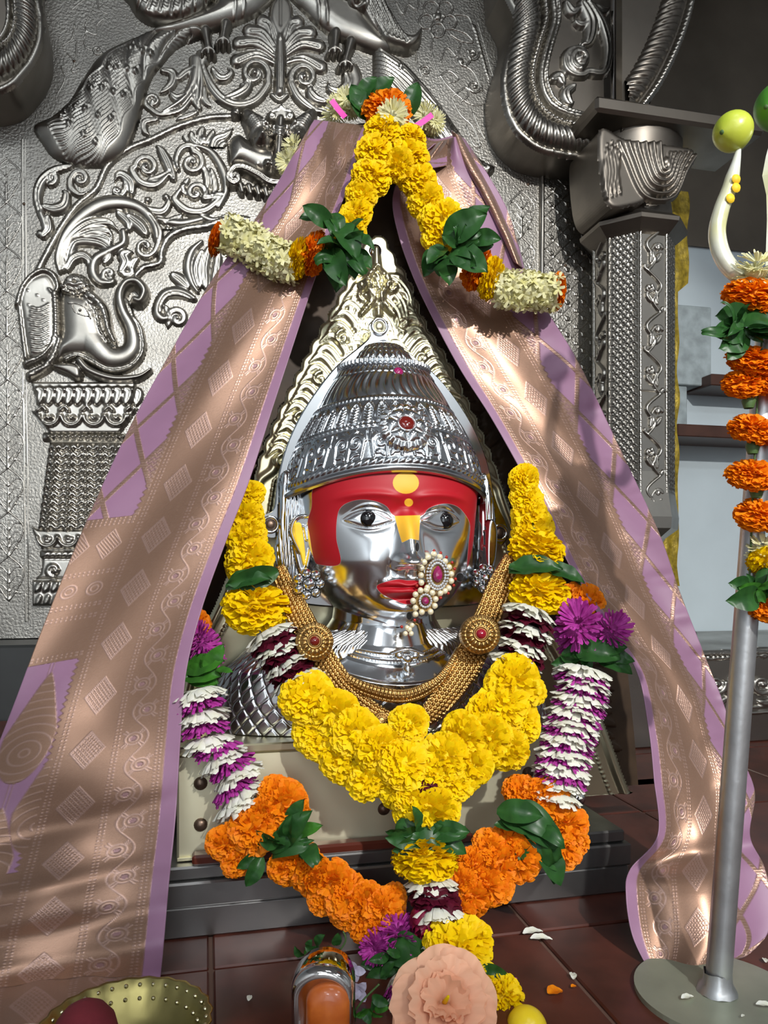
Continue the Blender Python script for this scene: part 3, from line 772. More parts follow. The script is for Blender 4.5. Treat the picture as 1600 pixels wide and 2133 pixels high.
for p in ([(150, 20), (175, 0), (200, -8)], [(155, 50), (150, 80), (130, 95)], [(185, 35), (178, 60), (200, 72), (203, 50), (218, 38)], [(180, 60), (176, 95), (195, 105)], [(140, 110), (155, 130), (150, 150), (165, 145)],
          [(160, 80), (158, 130)], [(128, 140), (135, 165), (120, 195)], [(203, -8), (205, 15), (225, 30), (240, 28)]): h.line(p, 2.0, 2.2)
h.scroll([], (203, 104), 11, 30, 1.2, 2.2, 1.6, 2.4, line=False)
part(h, 'engraved_leaves')
h = HF(820, -10, 1035, 345, 2.0)
for k in range(5):
    a_ = math.radians(20 + 72 * k); cx, cy = 912 + 25 * math.cos(a_), 38 + 25 * math.sin(a_)
    h.ring(cx, cy, 15, 2.2, 2.6); h.ball(cx, cy, 2.5, 3)
h.ball(912, 36, 8, 5)
for c, r, a0, t in (((984, 113), 14, 0, 1.4), ((988, 180), 15, 0, 1.4), ((886, 148), 12, 180, 1.2), ((960, 128), 26, 300, 0.5)):
    h.scroll([], c, r, a0, t, 2.6, 1.8, 2.8, line=False)
for p in ([(905, 62), (900, 110), (925, 170), (975, 215), (1008, 218)], [(918, 130), (930, 100), (950, 118)], [(915, 160), (935, 148), (955, 165), (935, 172)], [(945, 200), (970, 182), (975, 200), (960, 212)], [(940, 205), (960, 240), (985, 265), (1000, 305), (985, 300), (972, 262)],
          [(985, 235), (1000, 270), (1010, 290)], [(870, 85), (868, 130), (880, 160)], [(940, 60), (970, 70), (985, 88), (960, 85), (938, 72)], [(825, 5), (840, 30), (850, 10), (868, 20), (872, -5)], [(960, 90), (955, 128), (985, 150), (1005, 190)], [(945, 30), (975, 35), (985, 60)]):
    h.line(p, 2.2, 2.6)
for k in range(14): h.ring(988 + k * 2.0, 56 + k * 7.5, 3, 1.4, 2.4)
h.line([(985, 50), (1018, 165)], 1.6, 2); h.line([(995, 45), (1028, 160)], 1.6, 2)
part(h, 'engraved_flowers')
# lattice strip beside the pillar
h = HF(1120, 370, 1255, 860, 2.0)
h.ridge([(1128, 360), (1126, 860)], 5, 10, prof='flat')
for k in range(-6, 26):
    h.line([(1134, 380 + k * 34), (1250, 380 + k * 34 + 112)], 1.6, 1.8); h.line([(1250, 380 + k * 34 - 40), (1134, 380 + k * 34 + 72)], 1.6, 1.8)
for k in range(15):
    for j in range(4):
        h.ring(1148 + j * 34, 392 + k * 34 + (17 if 0 else 0), 3.5, 1.6, 2.6); h.ring(1165 + j * 34, 409 + k * 34, 3.5, 1.6, 2.6)
h.ridge([(1112, 385), (1110, 640)], 2.5, 4, rope=(4, 0.5, 0))
part(h, 'lattice_strip', 'silver_smooth')
for px, py in ((1100, 384), (1178, 553), (155, 128), (50, 425), (255, 300), (330, 640)):
    p = WY(px, py, WALL_Y); v, f = lathe_vf([(0.0001, -0.003), (0.003, -0.0028), (0.0045, 0)], p, 10, ay=(0, 0, 1), az=(0, 1, 0))
    obj('nail', v, f, M['screw'], panel)

# ------------------------------------------------------------------ cusped arch standing before the panel
arch = thing('silver_cusped_arch', 'dark silver cusped arch with leaf and rope mouldings', 'arch', tuple(WY(1180, 330, ARCH_Y)))
AM = plane_map(ARCH_Y)
def slab(name, poly, Y0, Y1, m, parent, smooth=True):
    """extruded outline: front face at Y0, back at Y1 (pixels taken on the front plane)"""
    P = cat(poly, 6.0, True) if smooth else np.asarray(poly, float)
    A = WYa(P[:, 0], P[:, 1], Y0); B = A.copy(); B[:, 1] = Y1; n = len(A)
    fc = [tuple(range(n))[::-1], tuple(range(n, 2 * n))] + [(i, (i + 1) % n, n + (i + 1) % n, n + i) for i in range(n)]
    return obj(name, np.vstack([A, B]), fc, m, parent, smooth=False)
rib = cv(5, 760,-60, 800,20, 840,110, 840,200, 800,330, 765,450, 755,560, 780,720, 850,850, 960,940, 1100,985, 1320,1010)
RB = cat(rib, 6)
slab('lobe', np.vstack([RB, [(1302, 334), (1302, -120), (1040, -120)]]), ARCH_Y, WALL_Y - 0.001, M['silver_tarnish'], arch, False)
h = HF(1030, -25, 1300, 345)
h.ridge(rib + np.array([5, 0]), 7, 9, rope=(5.5, 0.45, 0)); part(h, 'ribbed_edge', 'silver_relief', arch, fm=AM)
h = HF(1040, -30, 1290, 335)
mid = cv(5, 890,-60, 905,40, 915,180, 870,380, 855,560, 900,740, 1020,860, 1190,905, 1380,925)
h.ridge(mid, 27, 30)
MM = cat(mid, 15)
for i in range(1, len(MM) - 1):
    t = MM[i + 1] - MM[i - 1]; t /= np.hypot(*t); n_ = np.array([-t[1], t[0]])
    h.groove([MM[i] + n_ * 25 + t * 14, MM[i], MM[i] - n_ * 25 - t * 14], 3, 7)
part(h, 'leaf_moulding', 'silver_smooth', arch, fm=AM)
bead = cv(5, 1005,-40, 1012,20, 1020,150, 970,320, 935,470, 950,620, 1020,740, 1150,805, 1385,832)
h = HF(1090, -25, 1275, 285); h.ridge(bead, 6, 14, prof='flat')
for p in cat(bead, 10)[::1]: h.ball(p[0], p[1], 4.5, 7, 'addin')
part(h, 'bead_moulding', 'silver_relief', arch, fm=AM)
rp = cv(5, 1065,-40, 1070,20, 1078,150, 1030,320, 998,470, 1010,590, 1070,690, 1200,752, 1410,782)
h = HF(1110, -25, 1280, 275); h.ridge(rp, 8, 17, rope=(6, 0.35, 0.6)); h.ridge(rp + np.array([13, -8]), 5, 10, rope=(7, 0.4, 0)); part(h, 'rope_moulding', 'silver_relief', arch, fm=AM)
h = HF(1140, -20, 1285, 240)
h.scroll(cv(5, 1300,20, 1390,160, 1430,320, 1400,470), (1201, 128), 34, 50, 1.5, 13, 6, 14)
h.scroll([], (1205, 128), 22, 90, 1.2, 9, 4, 18)
h.leaf(cv(5, 1260,30, 1320,150, 1300,280, 1240,300), 16, 13); h.leaf(cv(5, 1160,30, 1200,90, 1250,60), 12, 12); h.leaf(cv(5, 1220,150, 1260,170, 1300,140), 9, 11)
h.leaf(cv(5, 1070,520, 1120,500, 1140,560), 13, 12); h.leaf(cv(5, 1210,560, 1160,600, 1180,670, 1210,670), 13, 12); h.leaf(cv(5, 1340,40, 1400,80, 1440,60), 10, 9)
part(h, 'scroll_relief', 'silver_relief', arch, fm=AM)
h = HF(1262, -25, 1310, 300)
h.ridge([(1278, -30), (1276, 260)], 4, 9); h.ridge([(1302, -30), (1299, 175), (1296, 255)], 8, 26); part(h, 'corner_post', 'chrome', arch, fm=AM)
# the other lobe, far left
arch2 = thing('silver_cusped_arch', 'dark rounded lobe of silver arch above the peacock tail', 'arch', tuple(WY(20, 200, ARCH_Y)))
rib2 = np.array([(70, -60), (81, 0), (89, 50), (87, 92), (71, 131), (47, 163), (24, 184), (-10, 196), (-80, 205)], float)
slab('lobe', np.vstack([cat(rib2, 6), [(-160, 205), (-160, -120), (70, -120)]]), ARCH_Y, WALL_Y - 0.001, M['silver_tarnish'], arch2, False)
h = HF(-30, -25, 100, 210); h.ridge(rib2 + np.array([-5, -4]), 8, 10, rope=(5.5, 0.45, 0)); part(h, 'ribbed_edge', 'silver_relief', arch2, fm=AM)
h = HF(-40, -30, 85, 190); mid = np.array([(38, -50), (50, 0), (55, 50), (50, 85), (32, 118), (5, 142), (-30, 152)], float)
h.ridge(mid, 26, 30); MM = cat(mid, 16)
for i in range(1, len(MM) - 1):
    t = MM[i + 1] - MM[i - 1]; t /= np.hypot(*t); n_ = np.array([-t[1], t[0]]); h.groove([MM[i] + n_ * 25 - t * 14, MM[i], MM[i] - n_ * 25 + t * 14], 3, 7)
part(h, 'leaf_moulding', 'silver_smooth', arch2, fm=AM)
h = HF(-40, -30, 45, 130); bd = np.array([(25, -50), (33, 0), (36, 40), (30, 75), (12, 100), (-30, 112)], float); h.ridge(bd, 6, 16, prof='flat')
for p in cat(bd, 10): h.ball(p[0], p[1], 4.5, 7, 'addin')
h.ridge(bd - np.array([16, 8]), 7, 18, rope=(6, 0.35, 0.6)); part(h, 'bead_moulding', 'silver_relief', arch2, fm=AM)

# ------------------------------------------------------------------ right bay: beam, vault, capital, pillar, base
PILY = 1.912
pc = WY(1319, 800, PILY); PX = pc[0]
pd_ = proj(pc)[2]
zof = lambda py, d=pd_ - 0.06: CAMZ + (HY - py) / F * d
pil = thing('silver_pillar', 'octagonal silver pillar with scale and scroll ornament', 'pillar', (PX, PILY, 0.30))
AP = 0.098
def octo(prof, n=8, cap=True):
    th = np.radians(np.arange(8) * 45 + 22.5); V = []
    for r, z in prof:
        V += [(PX + r / math.cos(math.radians(22.5)) * math.sin(t), PILY - r / math.cos(math.radians(22.5)) * math.cos(t), z) for t in th]
    fc = [tuple(f) for f in grid_faces(len(prof), 8, True)] + [tuple(range(8)), tuple(range((len(prof) - 1) * 8, len(prof) * 8))[::-1]]
    return np.array(V), fc
zt, zb = zof(492), zof(1078)
v, f = octo([(AP, zb), (AP, zt)]); obj('shaft', v, f, M['silver_smooth'], pil, smooth=False)
SIDE = 2 * AP * math.tan(math.radians(22.5)); K = 1 / 760.0     # metres per relief unit on the shaft
hu = (zt - zb) / K; wu = SIDE / K
def face_map(ang):
    n_ = np.array([math.sin(ang), -math.cos(ang), 0]); u_ = np.array([math.cos(ang), math.sin(ang), 0]); c_ = np.array([PX, PILY, 0]) + n_ * AP
    def g(x, y, hh): return c_ + np.outer((x - wu / 2) * K, u_) + np.outer(zt - y * K, [0, 0, 1]) + np.outer(hh * K, n_)
    return g
h = HF(0, 0, wu, hu, 1.6); r = 7.0; row = 0; y = 8
while y < hu - 6:
    x = 9 + (row % 2) * 7
    while x < wu - 8:
        h.ring(x, y, 5.6, 2.2, 4.0, a0=180, a1=360); h.ball(x, y, 2.6, 3.2, ry=2.0); x += 14
    y += 8.5; row += 1
for x in (2.0, wu - 2.0): h.ridge([(x, 0), (x, hu)], 2.6, 4.5, rope=(4, 0.5, 0))
h.mesh('scale_face', face_map(-math.pi / 4), M['silver_relief'], pil); h.mesh('scale_face', face_map(math.pi / 4), M['silver_relief'], pil)
h = HF(0, 0, wu, hu, 1.6); n = 7; per = hu / n
for k in range(n):
    y0 = k * per; s = 1 if k % 2 else -1; cx = wu / 2
    h.ridge([(cx - s * 14, y0), (cx + s * 16, y0 + per * 0.35), (cx - s * 2, y0 + per * 0.72), (cx + s * 14, y0 + per)], [3, 4, 3.5, 3], 6)
    h.scroll([(cx + s * 10, y0 + per * 0.6), (cx - s * 4, y0 + per * 0.35)], (cx - s * 10, y0 + per * 0.42), 9, 0, 1.1 * s, 4, 2, 6)
    h.leaf([(cx - s * 4, y0 + per * 0.75), (cx - s * 14, y0 + per * 0.6), (cx - s * 18, y0 + per * 0.55)], 7, 6); h.leaf([(cx + s * 8, y0 + per * 0.8), (cx + s * 4, y0 + per * 0.6), (cx + s * 8, y0 + per * 0.5)], 6, 6); h.leaf([(cx + s * 16, y0 + per * 0.98), (cx + s * 22, y0 + per * 0.85)], 5, 5)
for x in (2.0, wu - 2.0): h.ridge([(x, 0), (x, hu)], 2.6, 4.5, rope=(4, 0.5, 0))
h.ridge([(0, hu * 0.56), (wu, hu * 0.56)], 2.5, 4)
h.mesh('scroll_face', face_map(0), M['silver_relief'], pil); h.mesh('scroll_face', face_map(-math.pi / 2), M['silver_relief'], pil)
v, f = octo([(0.05, 0.30), (0.13, 0.302), (0.12, 0.34), (0.07, 0.40), (0.062, zb - 0.12), (0.07, zb - 0.07), (AP * 0.8, zb - 0.055), (AP * 1.12, zb - 0.03), (AP * 1.14, zb - 0.0), (AP * 1.06, zb + 0.05), (AP * 1.0, zb + 0.12)])
obj('foot', v, f, M['silver_relief'], pil, smooth=False)
zc = zof(497)
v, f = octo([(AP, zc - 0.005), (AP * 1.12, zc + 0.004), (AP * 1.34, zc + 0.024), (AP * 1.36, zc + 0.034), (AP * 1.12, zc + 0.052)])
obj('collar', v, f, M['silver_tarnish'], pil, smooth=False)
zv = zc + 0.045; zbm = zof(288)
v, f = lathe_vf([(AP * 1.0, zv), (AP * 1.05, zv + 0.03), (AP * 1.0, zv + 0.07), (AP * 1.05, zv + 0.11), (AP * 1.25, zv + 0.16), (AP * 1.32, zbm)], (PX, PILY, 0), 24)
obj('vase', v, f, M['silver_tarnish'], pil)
# bracket that curls out to the right
bk = np.array([(1250, 272), (1300, 290), (1370, 300), (1440, 312), (1425, 325), (1395, 345), (1380, 380), (1350, 415), (1310, 430), (1270, 430), (1252, 380)], float)
BY = PILY - AP * 1.32
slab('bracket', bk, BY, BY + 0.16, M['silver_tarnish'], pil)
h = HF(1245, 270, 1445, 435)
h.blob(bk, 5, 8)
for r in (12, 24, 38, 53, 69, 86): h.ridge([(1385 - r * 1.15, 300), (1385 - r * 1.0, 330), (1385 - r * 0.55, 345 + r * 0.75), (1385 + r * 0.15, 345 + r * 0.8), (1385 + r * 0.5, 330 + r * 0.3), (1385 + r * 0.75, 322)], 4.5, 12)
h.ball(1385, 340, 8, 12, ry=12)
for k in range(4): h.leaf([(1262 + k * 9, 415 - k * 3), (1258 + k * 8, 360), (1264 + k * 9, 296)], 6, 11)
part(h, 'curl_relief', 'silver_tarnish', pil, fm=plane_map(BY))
# beam on the capitals
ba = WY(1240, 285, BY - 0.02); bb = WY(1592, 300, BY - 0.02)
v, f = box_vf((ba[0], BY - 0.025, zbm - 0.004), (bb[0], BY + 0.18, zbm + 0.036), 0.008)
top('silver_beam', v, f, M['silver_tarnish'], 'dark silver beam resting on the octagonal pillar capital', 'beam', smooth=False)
# vaulted soffit of the next bay
n = 24; th = np.linspace(0, math.pi / 2, n); zs0 = zbm + 0.037
x0 = 1.131; x1 = bb[0] + 0.5
cx_ = x1; R_ = x1 - x0 + 0.0
V = []
for yy in (BY + 0.04, WALL_Y + 0.28):
    for t in th: V.append((cx_ - R_ * math.cos(t) * (1 - 0.18 * math.sin(2 * t)), yy, zs0 + 0.95 * math.sin(t)))
vault = thing('bay_vault', 'brown metal vault of the side bay above the beam', 'vault', (x0, BY, zs0))
fc = [(i, i + 1, n + i + 1, n + i) for i in range(n - 1)]
Vt = np.array(V); back = [(x0, WALL_Y + 0.28, 1.575), (x1 + 0.4, WALL_Y + 0.28, 1.575), (x1 + 0.4, WALL_Y + 0.28, zs0 + 1.0), (x0, WALL_Y + 0.28, zs0 + 1.0)]
obj('soffit', Vt, fc, M['bronze_vault'], vault)
obj('rear_shade_board', np.array(back), [(0, 1, 2, 3)], M['bronze_vault'], vault, smooth=False)  # vault back; its lower strip is a dark sheet standing in for wall shade
vm = np.array([(1440, -40), (1425, 30), (1400, 100), (1365, 170), (1325, 225), (1300, 250)], float)
FY = BY + 0.03
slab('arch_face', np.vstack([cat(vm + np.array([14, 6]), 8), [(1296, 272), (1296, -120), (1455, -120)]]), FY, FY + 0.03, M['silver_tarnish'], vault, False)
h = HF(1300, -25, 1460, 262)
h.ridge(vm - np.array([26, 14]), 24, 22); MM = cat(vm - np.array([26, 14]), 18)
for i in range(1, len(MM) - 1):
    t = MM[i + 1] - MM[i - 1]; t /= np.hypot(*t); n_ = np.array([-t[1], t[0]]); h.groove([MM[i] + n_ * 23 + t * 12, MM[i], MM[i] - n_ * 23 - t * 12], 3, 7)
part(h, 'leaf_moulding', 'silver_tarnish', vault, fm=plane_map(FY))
h = HF(1300, -25, 1465, 262); h.ridge(vm + np.array([6, 3]), 7, 8, prof='flat')
for p in cat(vm + np.array([6, 3]), 11): h.ball(p[0], p[1], 3.5, 5, 'addin')
part(h, 'bead_moulding', 'silver_relief', vault, fm=plane_map(FY))
# carved base below the pillar
xl = WY(1385, 1400, 1.89)[0]; xr = WY(1900, 1400, 1.89)[0]
base = thing('silver_plinth', 'carved silver plinth below the octagonal pillar', 'plinth', ((xl + xr) / 2, 2.0, 0))
v, f = box_vf((PX - 0.16, 1.80, 0), (xr, 2.33, 0.235), 0.004); obj('block', v, f, M['silver_smooth'], base, smooth=False)
v, f = box_vf((PX - 0.165, 1.79, 0.236), (xr, 2.335, 0.252), 0.006); obj('top_slab', v, f, M['silver_sheet'], base, smooth=False)
v, f = box_vf((PX - 0.14, 1.85, 0.252), (PX + 0.16, 2.335, 0.30), 0.006); obj('upper_slab', v, f, M['silver_sheet'], base, smooth=False)
h = HF(1400, 1330, 1640, 1560, 2.5)
for y in (1360, 1372, 1478, 1490): h.ridge([(1400, y + 6), (1640, y - 10)], 4, 5)
for k in range(5):
    x = 1440 + k * 48; s = 1 if k % 2 else -1
    h.scroll([(x + 30, 1425 + s * 30), (x + 22, 1425)], (x, 1425), 22, 0, 1.3 * s, 8, 4, 10); h.leaf([(x + 24, 1425 + s * 28), (x + 10, 1425 + s * 38), (x - 8, 1425 + s * 34)], 8, 8)
for k in range(12): h.ring(1410 + k * 20, 1366, 5, 2, 6)
h.mesh('scroll_relief', plane_map(1.80), M['silver_relief'], base)

# things on the white wall behind the pillar
def wbox(name, px0, py0, px1, py1, Y, dep, m, label, cat_, bev=0.003):
    a_ = WY(px0, py1, Y); b_ = WY(px1, py0, Y)
    v, f = box_vf((a_[0], Y, a_[2]), (b_[0], Y + dep, b_[2]), bev)
    return top(name, v, f, m, label, cat_, smooth=False)
YB = 2.24
wbox('painted_board', 1405, 640, 1482, 800, YB, 0.095, M['wood_paint'], 'chipped blue-grey board under the stair', 'board')
wbox('painted_board', 1405, 805, 1432, 902, YB - 0.01, 0.105, M['wood_paint'], 'narrow chipped board above the lower brown tread', 'board')
wbox('stair_tread', 1482, 788, 1640, 802, YB - 0.05, 0.14, M['brown_wood'], 'upper brown wooden stair tread against white wall', 'stair tread')
wbox('stair_tread', 1412, 893, 1640, 908, YB - 0.08, 0.17, M['brown_wood'], 'lower brown wooden stair tread against white wall', 'stair tread')
h_ = HF(0, 0, 10, 10)
ga = WY(1385, 420, 2.12); gb = WY(1442, 420, 2.12)
P = []
for i, py in enumerate(np.linspace(410, 1220, 40)):
    wv = 0.006 * math.sin(i * 1.3); x2 = gb[0] - (0.035 if py > 600 else 0) + 0.004 * math.sin(i)
    for j, x in enumerate(np.linspace(ga[0], x2, 8)): P.append((x, 2.14 + wv * math.sin(j * 1.7), zof(py, 2.45)))
top('brocade_cloth', P, grid_faces(40, 8), M['gold_cloth'], 'mustard brocade cloth hanging behind the pillar', 'cloth')

# ------------------------------------------------------------------ steel-clad plinth, brass base, backing plates
PL_F, PL_B, PL_T = 1.011, 1.33, 0.09
pl = thing('steel_plinth', 'low stepped plinth clad in worn steel under the idol', 'plinth', (0.27, 1.15, 0))
xl, xr = -0.14, 0.60
for k, (z0, z1, off) in enumerate(((0.0, 0.040, 0.0), (0.0405, 0.072, 0.003), (0.0725, PL_T, -0.004))):
    v, f = box_vf((xl - off, PL_F - off, z0), (xr + off, PL_B, z1), 0.0025)
    obj('band', v, f, M['steel'], pl, smooth=False)
v, f = box_vf((xl + 0.02, PL_F + 0.008, PL_T), (xr - 0.03, PL_F + 0.05, PL_T + 0.012), 0.003)
v2 = WY(1130, 1700, PL_F)[0]
v, f = box_vf((WY(400, 1760, 1.015)[0], 1.013, PL_T + 0.0005), (WY(985, 1760, 1.015)[0], 1.034, PL_T + 0.014), 0.003)
top('wood_strip', v, f, M['maroon_wood'], 'maroon wooden strip at the foot of the brass pedestal', 'strip', smooth=False)

BX_F = 1.036
bl, br = WY(368, 1650, BX_F)[0], WY(1140, 1650, BX_F)[0]
bb_ = thing('brass_pedestal', 'pale brass box pedestal below the idol with round rivets', 'pedestal', ((bl + br) / 2, BX_F + 0.06, PL_T))
v, f = box_vf((bl, BX_F, PL_T + 0.001), (br, 1.155, 0.228), 0.003); obj('box', v, f, M['brass_plain'], bb_, smooth=False)
v, f = box_vf((bl - 0.002, BX_F - 0.006, 0.2285), (br + 0.002, 1.155, 0.240), 0.002); obj('top_edge', v, f, M['brass'], bb_, smooth=False)
v, f = box_vf((bl, BX_F - 0.004, PL_T + 0.001), (br, BX_F - 0.0005, PL_T + 0.006), 0.001); obj('bottom_edge', v, f, M['brass'], bb_, smooth=False)
for px, py in ((418, 1632), (418, 1718), (800, 1685), (1100, 1610)):
    p = WY(px, py, BX_F); v, f = lathe_vf([(0.0001, -0.0055), (0.004, -0.005), (0.0075, -0.003), (0.009, 0.0)], p, 16, ay=(0, 0, 1), az=(0, 1, 0))
    obj('rivet', v, f, M['screw'], bb_)

# dark carved backing that the cloth hangs on
DB_Y = 1.215
bk = thing('carved_backing', 'dark brown carved backing board behind the brass plate', 'backing board', tuple(WY(820, 1690, DB_Y)))
bk.location.z = PL_T
outl = [(700, 280), (790, 255), (890, 280), (960, 400), (1060, 600), (1160, 850), (1240, 1100), (1300, 1350), (1330, 1640), (1330, 1738), (330, 1738), (380, 1500), (430, 1200), (500, 900), (590, 600), (650, 400)]
def slab_w(name, poly, Y0, Y1, m, parent, zmin=None):
    P = cat(poly, 10.0, True); A = WYa(P[:, 0], P[:, 1], Y0)
    if zmin is not None: A[:, 2] = np.maximum(A[:, 2], zmin)
    B = A.copy(); B[:, 1] = Y1; n = len(A)
    fc = [tuple(range(n))[::-1], tuple(range(n, 2 * n))] + [(i, (i + 1) % n, n + (i + 1) % n, n + i) for i in range(n)]
    return obj(name, np.vstack([A, B]), fc, m, parent, smooth=False)
slab_w('board', outl, DB_Y, DB_Y + 0.03, M['bronze_dark'], bk, PL_T + 0.001)
h = HF(820, 420, 1340, 1640, 4.0)
random.seed(9)
for k in range(46):
    t = k / 45; y = 470 + 1130 * t; xe = np.interp(y, [400, 600, 850, 1100, 1350, 1640], [940, 1040, 1140, 1220, 1280, 1310])
    for j in range(3):
        x = xe - 30 - j * 62 + random.uniform(-8, 8)
        h.leaf([(x - 40, y + 30), (x - 14, y + 2), (x + 16, y + 12)], 14, 10)
h.mesh('carving', plane_map(DB_Y), M['bronze_dark'], bk)

# pale brass plate of flames behind the idol
PB_Y = 1.178
pbr = thing('brass_flame_plate', 'tall pale brass plate embossed with flame leaves behind the idol', 'backing plate', tuple(WY(820, 1650, PB_Y)))
pbr.location.z = PL_T
right = [(782, 492), (800, 505), (822, 545), (850, 590), (868, 640), (890, 690), (925, 745), (952, 800), (985, 870), (1010, 930), (1037, 990), (1062, 1060), (1085, 1120), (1110, 1200), (1150, 1300), (1205, 1400), (1245, 1480), (1270, 1540), (1295, 1610), (1318, 1668)]
left = [(770, 500), (742, 560), (700, 640), (650, 730), (600, 830), (560, 920), (530, 1000), (515, 1080), (490, 1160), (450, 1260), (415, 1330), (390, 1400), (372, 1480), (360, 1560), (350, 1640), (345, 1700)]
RC = cat(right, 6); LC = cat(left, 6)
def scallop(C, amp, per, y1):
    s_ = np.concatenate([[0], np.cumsum(np.hypot(*np.diff(C, axis=0).T))]); g = np.gradient(C, axis=0); g /= np.hypot(g[:, 0], g[:, 1])[:, None]
    n_ = np.stack([g[:, 1], -g[:, 0]], 1); a_ = amp * np.abs(np.sin(math.pi * s_ / per)) * np.clip((y1 - C[:, 1]) / 60, 0, 1)
    return C + n_ * a_[:, None]
plate = np.vstack([scallop(RC, 7, 38, 1000), scallop(LC, -7, 38, 1000)[::-1]])
zb_ = lambda P: np.maximum(P, [-9, -9, PL_T + 0.001])
def pmap(px, py, h_):
    P = plane_map(PB_Y)(px, py, h_); P[:, 2] = np.maximum(P[:, 2], PL_T + 0.001); return P
h = HF(335, 480, 1330, 1700, 2.5)
h.blob(plate, 4, 5, smooth=False)
rng = random.Random(3)
for C, sg in ((right, 1), (left, -1)):
    CC = cat(C, 27)
    for i, p in enumerate(CC):
        if not 570 < p[1] < 960: continue
        for j, (q0, q1) in enumerate(((4, 62), (54, 118))):
            x0 = p[0] - sg * q0; x1 = p[0] - sg * q1; y = p[1] + rng.uniform(-4, 4) + j * 12
            h.leaf([(x1 - sg * 4, y + 62 - j * 6), (x1 + sg * 6, y + 20), ((x0 + x1) / 2 + sg * 4, y - 8), (x0 + sg * 2, y + 8 + 6 * (i % 2))], 12, 11, 'max', True)
        if i % 4 == 1: h.scroll([], (p[0] - sg * 36, p[1] + 22), 15, 90 * sg, 1.1 * sg, 7, 4, 14, 'max', False)
    edge = [(a_ - sg * (60 if b_ < 1000 else 42), b_) for a_, b_ in CC if b_ > 960]
    h.ridge(edge, 3, 4, 'addin', rope=(10, 0.9, 0)); h.ridge([(a_ + sg * 30, b_) for a_, b_ in edge], 12, 6, 'addin', 'soft')
for sg in (-1, 1):
    h.ridge([(783 + sg * 4, 560), (783 + sg * 22, 590), (783 + sg * 10, 625), (783 + sg * 34, 660)], [5, 9, 8, 4], 12, 'addin')
    h.scroll([], (783 + sg * 26, 600), 13, 0, 1.1 * sg, 6, 3, 10, 'addin', False)
h.ridge([(782, 520), (784, 590), (786, 660)], [8, 16, 10], 9, 'addin', 'soft')
h.mesh('flame_sheet', pmap, M['brass'], pbr)
A = WYa(plate[:, 0], plate[:, 1], PB_Y + 0.001); A[:, 2] = np.maximum(A[:, 2], PL_T + 0.001); B = A.copy(); B[:, 1] += 0.006; n = len(A)
obj('back_sheet', np.vstack([A, B]), [tuple(range(n))[::-1], tuple(range(n, 2 * n))] + [(i, (i + 1) % n, n + (i + 1) % n, n + i) for i in range(n)], M['brass_plain'], pbr, smooth=False)
for px, py in ((782, 522), (1238, 1545), (1208, 1665)):
    p = WY(px, py, PB_Y - 0.004); v, f = lathe_vf([(0.0001, -0.003), (0.003, -0.002), (0.005, -0.001), (0.010, -0.001), (0.0105, 0.003)], p, 18, ay=(0, 0, 1), az=(0, 1, 0)); obj('rivet', v, f, M['silver_bright'], pbr)

